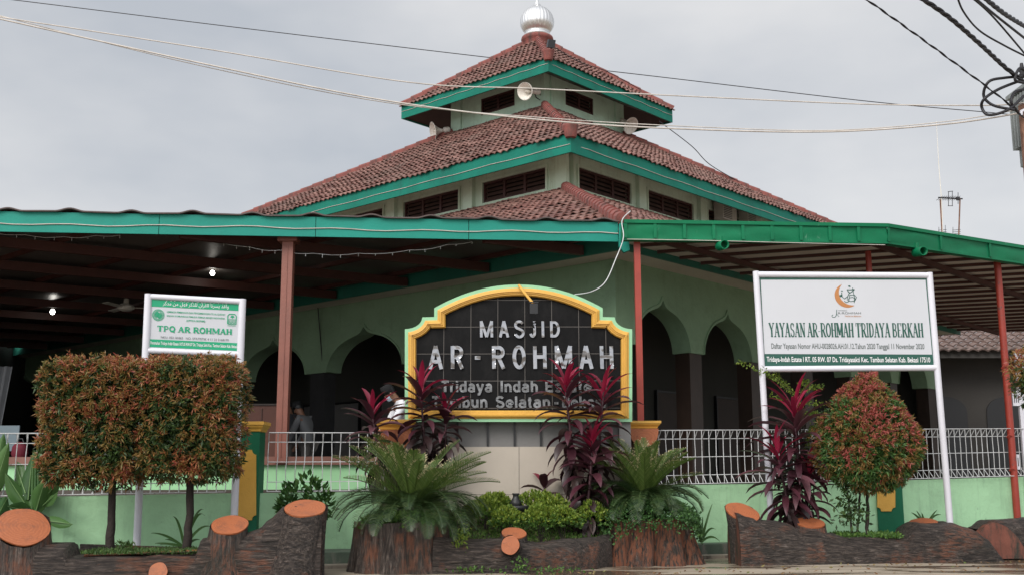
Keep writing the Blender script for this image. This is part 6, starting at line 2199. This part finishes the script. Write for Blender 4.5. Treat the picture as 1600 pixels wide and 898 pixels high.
mb = MB(); mb.box(q - dz(.5), (.04, .03, .6)); mb.build('stand', M['black'], t)
t = empty('cloth_bag', P(32, 706, 17.6), 'dark red cloth bag on the porch parapet', 'bag')
mb = MB(); q = P(31, 702, 17.25); mb.lathe([(.10, -.12), (.125, -.06), (.11, .05), (.06, .11), (.03, .12)], q, 18); mb.build('pouch', paint('dark_red_cloth', (.12, .008, .02), .8, .2, 8), t)
mb = MB(); mb.tube([q + V((-.06, 0, .09)), q + V((-.03, 0, .17)), q + V((.03, 0, .17)), q + V((.06, 0, .09))], .012, 6); mb.build('handle', M['black'], t)

# ---------------------------------------------------------------- people
def skin_body(name, joints, edges, mat, parent, sub=2, root=0):
    off = wloc(parent)
    me = bpy.data.meshes.new(name)
    me.from_pydata([tuple(V(j[0]) - off) for j in joints], edges, [])
    o = bpy.data.objects.new(name, me)
    C.objects.link(o)
    o.modifiers.new('skin', 'SKIN').use_smooth_shade = True
    for i, j in enumerate(joints):
        rr = j[1] if isinstance(j[1], tuple) else (j[1], j[1])
        me.skin_vertices[0].data[i].radius = rr
        me.skin_vertices[0].data[i].use_root = (i == root)
    s = o.modifiers.new('sub', 'SUBSURF'); s.levels = sub; s.render_levels = sub
    bpy.context.view_layer.update()
    ev = o.evaluated_get(bpy.context.evaluated_depsgraph_get())
    m2 = bpy.data.meshes.new_from_object(ev)
    bpy.data.objects.remove(o)
    m2.materials.clear(); m2.materials.append(mat)
    for p in m2.polygons: p.use_smooth = True
    o2 = bpy.data.objects.new(name, m2)
    C.objects.link(o2)
    o2.parent = parent
    return o2
M['skin'] = paint('brown_skin', (.26, .13, .08), .55, .06, 6, bmp=.05)
def person(label, foot, h, facing, shirt, trousers, bow=0.0, arm_fwd=(.3, .5), cap=True, mask=False, sleeve_short=False, paper=False):
    """facing: angle of the heading in the ground plane"""
    f = V((math.cos(facing), math.sin(facing), 0)); s = V((-f.y, f.x, 0))   # s: the person's left
    foot = V(foot)
    t = empty('person', foot, label, 'person')
    def at(x, y, z): return foot + f * x * h + s * y * h + dz(z * h)
    b = bow
    hip, chest, neck = at(0, 0, .52), at(.02 + b * .10, 0, .72 - b * .02), at(.03 + b * .17, 0, .835 - b * .05)
    hd = at(.05 + b * .27, 0, .92 - b * .09)
    crown_ = at(.055 + b * .34, 0, .985 - b * .11)
    J = [(hip, (.085 * h, .06 * h)), (at(.01 + b * .04, 0, .62), (.075 * h, .058 * h)), (chest, (.09 * h, .062 * h)), (neck, .034 * h), (hd, (.044 * h, .052 * h)), (crown_, (.036 * h, .044 * h))]
    E_ = [(0, 1), (1, 2), (2, 3), (3, 4), (4, 5)]
    hands = []
    for k, (sg_, af) in enumerate(((1, arm_fwd[0]), (-1, arm_fwd[1]))):
        sh = at(.02 + b * .14, .105 * sg_, .80 - b * .04)
        el = sh + f * (.06 + .10 * af) * h + s * sg_ * .035 * h - dz(.165 * h)
        wr = el + f * (.05 + .20 * af) * h - s * sg_ * .01 * h - dz((.14 - .10 * af) * h)
        pm = wr + (wr - el).normalized() * .045 * h
        i0 = len(J)
        J += [(sh, .036 * h), (el, .025 * h), (wr, .017 * h), (pm, (.022 * h, .012 * h))]
        E_ += [(2, i0), (i0, i0 + 1), (i0 + 1, i0 + 2), (i0 + 2, i0 + 3)]
        d = (wr - el).normalized(); side = d.cross(s).normalized()
        for fi in range(4):
            o_ = side * (fi - 1.5) * .0105 * h
            ln = (.042, .05, .047, .038)[fi] * h
            i1 = len(J)
            p1 = pm + o_ + d * .012 * h
            J += [(p1, .0056 * h), (p1 + d * ln * .5 - s * sg_ * .004 * h, .005 * h), (p1 + d * ln * .85 - s * sg_ * .016 * h, .0042 * h)]
            E_ += [(i0 + 3, i1), (i1, i1 + 1), (i1 + 1, i1 + 2)]
        i1 = len(J)
        q = wr + d * .02 * h - side * .02 * h
        J += [(q, .006 * h), (q + d * .03 * h - side * .012 * h, .0052 * h)]
        E_ += [(i0 + 3, i1), (i1, i1 + 1)]
        hands.append((sh, el, wr, pm))
    legs = []
    for sg_ in (1, -1):
        i0 = len(J)
        th, kn, an, toe = at(0, .05 * sg_, .47), at(.015, .055 * sg_, .27), at(-.005, .055 * sg_, .04), at(.085, .065 * sg_, .015)
        J += [(th, .05 * h), (kn, .033 * h), (an, .022 * h), (toe, .018 * h)]
        E_ += [(0, i0), (i0, i0 + 1), (i0 + 1, i0 + 2), (i0 + 2, i0 + 3)]
        legs.append((th, kn, an))
    skin_body('body', J, E_, M['skin'], t)
    # shirt
    k = 1.22
    J2 = [(at(0, 0, .455), (.10 * h, .075 * h)), (at(.005, 0, .53), (.095 * h, .072 * h)), (at(.01 + b * .04, 0, .62), (.088 * h, .07 * h)), (chest, (.102 * h, .074 * h)), (neck - dz(.012 * h), .044 * h)]
    E2 = [(0, 1), (1, 2), (2, 3), (3, 4)]
    for (sh, el, wr, pm) in hands:
        i0 = len(J2)
        end = el + (wr - el) * (.12 if sleeve_short else .88)
        J2 += [(sh, .048 * h), (el, .036 * h), (end, .028 * h)]
        E2 += [(3, i0), (i0, i0 + 1), (i0 + 1, i0 + 2)]
    skin_body('shirt', J2, E2, shirt, t)
    J3 = [(at(0, 0, .51), (.09 * h, .066 * h))]
    E3 = []
    for (th, kn, an) in legs:
        i0 = len(J3); J3 += [(th, .06 * h), (kn, .046 * h), (an + dz(.02 * h), .04 * h)]; E3 += [(0, i0), (i0, i0 + 1), (i0 + 1, i0 + 2)]
    skin_body('trousers', J3, E3, trousers, t)
    # face, hair and cap follow the tilt of the head
    up = (crown_ - hd).normalized()
    fw = (f - up * f.dot(up)).normalized()
    hc = hd + up * .012 * h
    mb = MB()
    mb.lathe([(.004 * h, -.012 * h), (.011 * h, -.006 * h), (.006 * h, .012 * h), (.001 * h, .018 * h)], hc + fw * .052 * h - up * .012 * h, 10, up)
    for sg_ in (1, -1): mb.lathe([(.003 * h, -.016 * h), (.010 * h, -.004 * h), (.010 * h, .008 * h), (.003 * h, .016 * h)], hc + s * sg_ * .047 * h - up * .01 * h, 8, up)
    mb.build('nose_and_ears', M['skin'], t)
    mb = MB()
    for sg_ in (1, -1): mb.lathe([(.001, -.005 * h), (.006 * h, 0), (.001, .005 * h)], hc + fw * .050 * h + s * sg_ * .019 * h + up * .006 * h, 8, up)
    mb.build('eyes', M['black'], t)
    mb = MB(); mb.obox(hc + fw * .052 * h - up * .038 * h, s * .014 * h, fw * .003 * h, up * .0025 * h); mb.build('mouth', paint('lip', (.18, .06, .05), .5), t)
    mb = MB(); mb.lathe([(.050 * h, -.012 * h), (.055 * h, .012 * h), (.053 * h, .034 * h), (.03 * h, .062 * h), (.002, .068 * h)], hc - fw * .010 * h + up * .008 * h, 20, up - fw * .25); mb.build('hair', M['black'], t)
    if cap:
        mb = MB(); mb.lathe([(.056 * h, .022 * h), (.059 * h, .03 * h), (.056 * h, .082 * h), (.05 * h, .086 * h), (.002, .08 * h)], hc, 22, up - fw * .12); mb.build('cap', flat('black_velvet_cap', (.01, .01, .011), .9), t)
    if mask:
        mb = MB()
        vs_, fs_ = [], []
        for i in range(7):
            for j in range(5):
                a = (i - 3) * .36
                vs_.append(hc + fw * (.060 * h * math.cos(a) - (.006 if j in (0, 4) else 0) * h) + s * .054 * h * math.sin(a) + up * (-.008 - .013 * j) * h)
        for i in range(6):
            for j in range(4): fs_.append((i * 5 + j, i * 5 + j + 1, i * 5 + 6 + j, i * 5 + 5 + j))
        mb.add(vs_, fs_, True)
        mb.build('face_mask', flat('pale_blue_mask', (.42, .58, .68), .8), t)
    return t, hands
wc = paint('white_shirt_cloth', (.76, .76, .80), .85, .04, 6, bmp=.4, bscale=14)
X0 = P(640, 640, 17.55)
t, hands = person('masked man in a white shirt and black cap, head bowed beside the name board', (X0.x + .02, 17.55, FLZ), 1.70, R(198), wc, flat('dark_trousers', (.03, .03, .035), .9), bow=.55, arm_fwd=(.2, .25), mask=True)
mb = MB()
for k in range(2):
    pass
X1, X2 = P(459, 650, 21.6), P(483, 650, 21.2)
t, hands = person('man in a short-sleeved dark shirt holding white papers behind the brown post', (X1.x, 21.7, FLZ), 1.72, R(150), flat('dark_grey_shirt', (.07, .075, .085), .9), flat('grey_trousers', (.12, .11, .10), .9), bow=.25, arm_fwd=(.3, .25), cap=True, sleeve_short=True)
pap = empty('paper_sheets', hands[1][3], 'white paper sheets held by the man in the dark shirt', 'paper')
mb = MB(); q = hands[1][3]
for k in range(3): mb.obox(q + V((-.02 + .015 * k, -.03 - .004 * k, -.02)), V((.05, 0, .02)), V((0, .0008, 0)), V((-.02, .01, .08)))
mb.build('sheet', flat('white_paper', (.8, .8, .82), .8), pap)
person('man in a long light grey shirt and black cap near the dark column', (X2.x, 21.2, FLZ), 1.66, R(160), flat('light_grey_shirt', (.20, .205, .215), .9), flat('grey_trousers', (.16, .15, .14), .9), bow=.35, arm_fwd=(.1, .15), cap=True)

# ---------------------------------------------------------------- background on the right
t = empty('house', (14, 34, 0), 'neighbouring house with brown-grey tiled porch roof behind the canopy', 'house')
mb = MB()
HY = 31.0
a, b = P(1476, 547, HY), P(1800, 540, HY)
ez = a.z
class _F: pass
def simple_tiles(mb, p0, p1, up, rows, wave=.28, n=6, amp=.05):
    """tile courses on the slope from the eave p0-p1 along the vector up"""
    d = (p1 - p0); L_ = d.length; d = d / L_
    nn_ = d.cross(up.normalized())
    if nn_.z < 0: nn_ = -nn_
    N = int(L_ / wave)
    for j in range(rows):
        u0, u1 = up * (j / rows - (.01 if j else .03)), up * ((j + 1) / rows)
        prev = None
        for k in range(N * n + 1):
            x = k * wave / n
            hh = amp * (.5 + .5 * math.cos(2 * math.pi * k / n))
            sl = -up.normalized() * .05 * math.sin(2 * math.pi * k / n)
            pt = (p0 + d * x + u0 + sl + nn_ * (hh + .01), p0 + d * x + u0 + sl + nn_ * (hh + .06), p0 + d * x + u1 + nn_ * hh)
            if prev:
                u = ((k - .5) / n, j + .5)
                mb.face([prev[1], pt[1], pt[2], prev[2]], [u] * 4); mb.face([prev[0], pt[0], pt[1], prev[1]], [u] * 4)
            prev = pt
p0, p1 = V((a.x - .9, HY, ez)), V((b.x + 3, HY, ez))
simple_tiles(mb, p0, p1, V((0, 4.2, 1.9)), 14)
mb.build('roof', M['tile_grey'], t)
mb = MB()
mb.box(((p0.x + p1.x) / 2, HY + 1.2, ez / 2), (p1.x - p0.x - .6, .2, ez + .1)); mb.box(((p0.x + p1.x) / 2, HY + .06, ez - .06), (p1.x - p0.x, .05, .3)); mb.box(((p0.x + p1.x) / 2, HY + .65, ez - .05), (p1.x - p0.x - .2, 1.1, .04))
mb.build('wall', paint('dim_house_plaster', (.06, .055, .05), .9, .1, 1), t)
for px in (1478, 1575, 1660):
    q = P(px, 640, HY + 1.05)
    pts = [(q.x - .62, .96), (q.x + .62, .96), (q.x + .62, 3.0)] + [(q.x + .62 * math.cos(R(a)), 3.0 + .45 * math.sin(R(a))) for a in range(15, 180, 15)] + [(q.x - .62, 3.0)]
    mb = MB(); mb.prism([V((x, HY + 1.06, z)) for x, z in pts], V((0, .03, 0))); mb.build('doorway', M['black'], t)
# white post by the frame edge
t = empty('gate_post', (P(1596, 640, 18.62).x, 18.62, 0), 'white metal post with short slotted side plates beside the frame-edge shrub', 'post')
mb = MB(); a, b = P(1592, 640, 18.62), P(1618, 640, 18.62)
zt = P(1600, 560, 18.62).z
mb.box(((a.x + b.x) / 2, 18.61, (zt + .75) / 2 + .1), (b.x - a.x, .06, zt - .75)); mb.build('column', M['white_paint'], t)
for py in (622, 721):
    mb = MB(); q0, q1 = P(1581, py, 18.62), P(1592, py, 18.62); mb.box(((q0.x + q1.x) / 2 - .003, 18.60, q0.z), (q1.x - q0.x, .03, .25)); pl_ = mb.build('side_plate', M['white_paint'], t)
    for k in (0, 1, 2):
        mb = MB(); q0 = P(1583.5 + 3 * k, py, 18.62); mb.box((q0.x, 18.583, q0.z), (.011, .006, .14)); mb.build('slot', M['black'], pl_)
# antennas
t = empty('tv_antenna', (P(1500, 380, 45).x, 45, 5), 'television antenna on two thin masts above the gutter', 'antenna')
mb = MB(); mb.tube([P(1469, 312, 45), P(1474, 400, 45)], .028, 6); mb.tube([P(1500, 310, 45), P(1497, 400, 45)], .03, 6)
mb.build('mast', M['rust'], t)
mb = MB(); mb.tube([P(1466, 309, 45), P(1504, 311, 45)], .03, 6)
for k in range(9): q = P(1468 + 3.4 * k, 310, 45); mb.tube([q + V((0, -.35, -.0)), q + V((0, .35, .0))], .012, 4)
for px, h0, h1 in ((1482, 300, 322), (1488, 299, 322)): mb.tube([P(px, h0, 45), P(px, h1, 45)], .014, 4)
mb.tube([P(1481, 300, 45), P(1489, 299, 45)], .014, 4); mb.tube([P(1481, 322, 45), P(1489, 322, 45)], .014, 4)
mb.box(P(1497, 311, 45), (.14, .1, .12)); mb.tube([P(1497, 301, 45), P(1497, 319, 45)], .014, 4)
for px in (1471, 1493):
    for k in range(4): mb.tube([P(px - 5, 360 + k * 3, 45), P(px + 8, 359 + k * 3, 45)], .010, 4)
    mb.tube([P(px - 4, 355, 45), P(px - 4, 380, 45)], .010, 4); mb.tube([P(px + 6, 352, 45), P(px + 6, 380, 45)], .010, 4)
mb.build('boom', M['black_cable'], t)
t = empty('whip_antenna', (P(1471, 310, 45).x, 45, 5), 'very thin whip antenna rising beside the television antenna', 'antenna')
mb = MB(); mb.tube([P(1463, 190, 45), P(1467, 260, 45), P(1471, 310, 45), P(1474, 390, 45)], [.01, .018, .022, .025], 5); mb.build('rod', M['horn'], t)

# utility pole with transformer
UY = 14.6
t = empty('utility_pole', (P(1606, 250, UY).x + .12, UY, 0), 'rusty utility pole with a grey transformer and coiled cables', 'pole')
px0 = P(1606, 250, UY).x + .02
mb = MB(); mb.tube([V((px0, UY, 0)), V((px0, UY, P(1600, 165, UY).z))], .085, 14); mb.build('pipe', M['rust'], t)
mb = MB()
za, zb_ = P(1590, 128, UY).z, P(1590, 240, UY).z
xa = P(1576, 180, UY + .7).x + .06
mb.box((xa + .45, UY + .45, (za + zb_) / 2), (.80, .5, za - zb_))
mb.prism([V((xa - .04, UY + .1, za)), V((xa + .95, UY + .1, za)), V((xa + .95, UY + .8, za)), V((xa - .04, UY + .8, za))], V((0, 0, .06)))
mb.prism([V((xa + .07, UY + .2, zb_)), V((xa + .8, UY + .2, zb_)), V((xa + .8, UY + .2, zb_ - .1)), V((xa + .3, UY + .2, zb_ - .16))], V((0, .5, 0)))
tr = mb.build('transformer', M['transformer'], t)
for k in range(6):
    mb = MB(); mb.box((xa + .01, UY + .24 + k * .085, (za + zb_) / 2 + .10), (.12, .03, (za - zb_) * .72)); mb.build('cooling_fin', M['transformer'], tr)
mb = MB(); mb.box((xa + .049, UY + .45, (za + zb_) / 2 + .10), (.003, .47, (za - zb_) * .70)); mb.build('fin_shade', M['black'], tr)  # black sheet stands in for the shade between the cooling fins
mb = MB(); bdx = Board(V((xa + .046, UY + .62, zb_ + .16)), V((xa + .046, UY + .26, zb_ + .16)), V((xa + .046, UY + .62, zb_ + .03))); bdx.n = V((-1, 0, 0)); bdx.text(mb, '1 0', .05, .8, .1, .9, .004, .01); mb.build('number', flat('dark_grey_number', (.05, .055, .06)), tr)
mb = MB(); q = P(1597, 172, UY - .1); mb.tube([q + V((.12, 0, -.03)), q + V((.04, 0, 0)), q + V((-.01, 0, -.02)), q + V((-.02, 0, -.08))], .024, 8); mb.build('elbow', M['white_paint'], t)
for (pts_, r_) in (([(1597, 120), (1570, 122), (1545, 128), (1537, 150), (1552, 165), (1585, 172)], .02), ([(1590, 128), (1560, 140), (1538, 155), (1534, 168), (1545, 180), (1575, 172), (1600, 150)], .02), ([(1600, 110), (1592, 108), (1586, 125), (1600, 130)], .02), ([(1600, 140), (1585, 145), (1580, 160), (1590, 175)], .02)):
    P3 = [P(x, y, UY - .15 - .05 * (i % 3)) for i, (x, y) in enumerate(pts_)]
    # smooth by Catmull-Rom
    out = []
    for i in range(len(P3) - 1):
        p0_, p1_, p2_, p3_ = P3[max(0, i - 1)], P3[i], P3[i + 1], P3[min(len(P3) - 1, i + 2)]
        for k in range(6):
            u = k / 6
            out.append(.5 * ((2 * p1_) + (p2_ - p0_) * u + (2 * p0_ - 5 * p1_ + 4 * p2_ - p3_) * u * u + (3 * p1_ - p0_ - 3 * p2_ + p3_) * u ** 3))
    out.append(P3[-1]); mb = MB(); mb.tube(out, r_, 8); mb.build('cable_loop', M['black_cable'], t)
mb = MB(); q = P(1597, 112, UY); mb.lathe([(.02, -.1), (.06, -.06), (.03, -.02), (.06, .02), (.03, .06), (.02, .12)], q, 12); mb.build('insulator', M['black_cable'], t)

# ---------------------------------------------------------------- overhead cables
def cable(label, pts_, r_, mat, group='overhead cables', twist=False, n=6):
    P3 = [P(x, y, Y) for x, y, Y in pts_]
    out = []
    for i in range(len(P3) - 1):
        p0_, p1_, p2_, p3_ = P3[max(0, i - 1)], P3[i], P3[i + 1], P3[min(len(P3) - 1, i + 2)]
        K = 30 if twist else 10
        for k in range(K):
            u = k / K
            out.append(.5 * ((2 * p1_) + (p2_ - p0_) * u + (2 * p0_ - 5 * p1_ + 4 * p2_ - p3_) * u * u + (3 * p1_ - p0_ - 3 * p2_ + p3_) * u ** 3))
    out.append(P3[-1])
    mb = MB()
    if twist:
        L_ = 0
        S = [[], [], []]
        for i, p in enumerate(out):
            if i: L_ += (p - out[i - 1]).length
            d = (out[min(i + 1, len(out) - 1)] - out[max(0, i - 1)]).normalized()
            a = d.cross(V((0, 0, 1))).normalized(); b = a.cross(d)
            for j in range(3):
                an = L_ * 2 * math.pi / twist + j * 2.094
                S[j].append(p + (a * math.cos(an) + b * math.sin(an)) * r_ * .62)
        for q in S[:2 if r_ < .02 else 3]: mb.tube(q, r_ * .62, 5)
    else: mb.tube(out, r_, n)
    return tag(mb.build('cable', mat), label, 'cable', group)
cable('thin dark cable crossing the sky and passing behind the top roof', [(-40, -6, 40), (10, -1, 40), (400, 47, 40), (770, 91, 40), (1000, 117, 40), (1350, 158, 40), (1545, 176, 40), (1620, 184, 40)], .016, M['black_cable'])
cable('pale cable crossing in front of the white loudspeaker', [(-40, 20, 15), (0, 27, 15), (330, 78, 15), (640, 129, 15), (840, 139, 15), (1100, 152, 15), (1350, 163, 15), (1540, 165, 14.8), (1600, 161, 14.6)], .0092, M['cream_cable'])
cable('thick pale cable sagging in front of the middle roof ridge', [(-40, 20, 15), (0, 30, 15), (300, 96, 15), (600, 157, 15), (870, 190, 15), (1100, 203, 15), (1300, 206, 15), (1480, 194, 14.8), (1600, 176, 14.6)], .012, M['cream_cable'])
cable('thin pale cable running just above the thickest sagging cable', [(-40, 12, 15.05), (0, 25, 15.05), (300, 100, 15.05), (600, 160, 15.05), (870, 186, 15.05), (1100, 199, 15.05), (1300, 204, 15.05), (1480, 190, 14.9), (1600, 170, 14.65)], .007, M['cream_cable'])
cable('dark twisted cable slanting down to the transformer, the thinner one', [(1340, -10, 13), (1400, 32, 13.4), (1480, 90, 14), (1560, 150, 14.4), (1600, 185, 14.5)], .013, M['black_cable'], twist=.42)
cable('thick twisted black cable slanting down to the transformer top', [(1425, -12, 12), (1480, 25, 12.6), (1530, 68, 13.4), (1570, 105, 14.2), (1600, 128, 14.5)], .026, M['black_cable'], twist=.62)
cable('dark cable curving deeply toward the pole top', [(1494, -10, 13), (1505, 18, 13.3), (1530, 48, 13.7), (1570, 72, 14.1), (1610, 92, 14.5)], .013, M['black_cable'])
cable('straight black cable in the top corner, steepest of the bundle', [(1510, -10, 13), (1550, 25, 13.5), (1610, 95, 14.5)], .014, M['black_cable'])
cable('thick twisted black cable nearest the top corner', [(1525, -15, 12), (1570, 22, 13), (1620, 52, 14.5)], .026, M['black_cable'], twist=.62)
cable('straight black cable below the twisted one in the top corner', [(1512, -12, 12.5), (1560, 28, 13.4), (1620, 75, 14.5)], .017, M['black_cable'])
cable('thin wire hanging from the top eave to the middle roof', [(1030, 190, 36), (1080, 228, 36.5), (1110, 258, 37), (1165, 290, 37.3)], .014, M['black_cable'], 'wires on the mosque')
cable('thin wire with knots from the dome foot along the top roof', [(866, 74, 32.3), (905, 97, 33.2), (948, 112, 34), (1000, 140, 35)], .012, M['black_cable'], 'wires on the mosque')
def curve_on(face, s, z, o, n=24):
    return [fp(face, s, 2 * s * i / n, z + .012 * math.sin(i * 1.9), o) for i in range(n + 1)]
for s, z, lab in ((S_TE, Z_TE - F_T * .42, 'pale wire tacked along the top teal eave board'), (S_ME, Z_ME - F_M * .55, 'pale wire tacked along the middle teal eave board')):
    mb = MB(); mb.tube(curve_on('L', s, z, .042)[::-1] + curve_on('R', s, z, .042)[1:], .008, 5); tag(mb.build('cable', M['cream_cable']), lab, 'cable', 'wires on the mosque')
# wires along the canopy edge
mb = MB(); q = []
for i in range(60):
    k = i / 59; p = A2 + (B2 - A2) * k * .999 + nrm * .042
    q.append(p + dz(zc_top - .185 + .014 * math.sin(i * 1.3) + .01 * math.sin(i * .37)))
mb.tube(q, .009, 5); tag(mb.build('cable', M['cream_cable']), 'pale wire clipped along the teal canopy edge board', 'cable', 'canopy wires')
cable('white cable looping from the gutter corner to the name board frame', [(985, 330, 16.3), (972, 345, 16.2), (974, 372, 16.1), (962, 405, 16.0), (946, 440, 15.8), (925, 455, 15.6), (898, 460, 15.32)], .0075, M['wire_white'], 'canopy wires')
cable('pale cord along the lower edge of the gutter', [(980, 374, 16.36), (1100, 376, 16.42), (1250, 380, 16.52), (1383, 383, 16.65)], .006, M['cream_cable'], 'canopy wires')
def fairy(label, pts_):
    P3 = [P(x, y, Y) for x, y, Y in pts_]
    t = empty('fairy_lights', P3[0], label, 'string lights', 'fairy light strings')
    mb, bl = MB(), MB()
    out = []
    for a, b in zip(P3, P3[1:]):
        n = max(2, int((b - a).length / .12))
        for i in range(n): out.append(a + (b - a) * (i / n) - dz(.03 * math.sin(math.pi * i / n)))
    mb.tube(out, .005, 4)
    r = random.Random(5)
    for p in out[::2]: bl.tube([p, p - dz(r.uniform(.03, .055))], .006, 4)
    mb.build('string', M['wire_white'], t); bl.build('bulbs', M['wire_white'], t)
fairy('string of tiny fairy lights sagging behind the canopy edge past the brown post', [(330, 374, 17.4), (390, 386, 17.2), (440, 391, 17.0), (490, 396, 17.1), (560, 396, 17.2), (640, 391, 17.2), (700, 382, 17.2), (750, 374, 17.3)])
fairy('string of tiny fairy lights under the canopy edge at the photo border', [(-30, 360, 16.8), (40, 367, 16.9), (100, 370, 17), (150, 368, 17.1), (200, 365, 17.2)])
mb = MB(); p = P(505, 590, fp('L', S_LW, 8.2, 0).y - .1)
mb.tube([p + dz(.1), P(495, 460, p.y)], .012, 6); tag(mb.build('cable', M['black_cable']), 'dark conduit running down the sage wall to a switch box', 'cable', 'canopy wires')

# fallen leaves and grit along the foot of the logs
mb = MB(); r = random.Random(900)
for i in range(420):
    px = r.uniform(-40, 1640)
    yk = 12.45 + max(0, px - 500) * .0024 - r.random() ** 1.6 * 1.6
    q = P(px, 890, max(10.5, yk))
    leaf(mb, V((q.x, q.y, .006 + .012 * r.random())), V((r.uniform(-1, 1), r.uniform(-1, 1), r.uniform(0, .25))), r.uniform(.03, .08), r.uniform(.012, .03), r)
tag(mb.build('leaf_litter', leafmat('dry_fallen_leaf', [(0, (.10, .05, .025)), (.5, (.20, .11, .05)), (.8, (.28, .20, .08)), (1, (.10, .14, .04))], .8, .05)), 'dry fallen leaves scattered on the wet ground in front of the logs', 'leaf litter', kind='stuff')
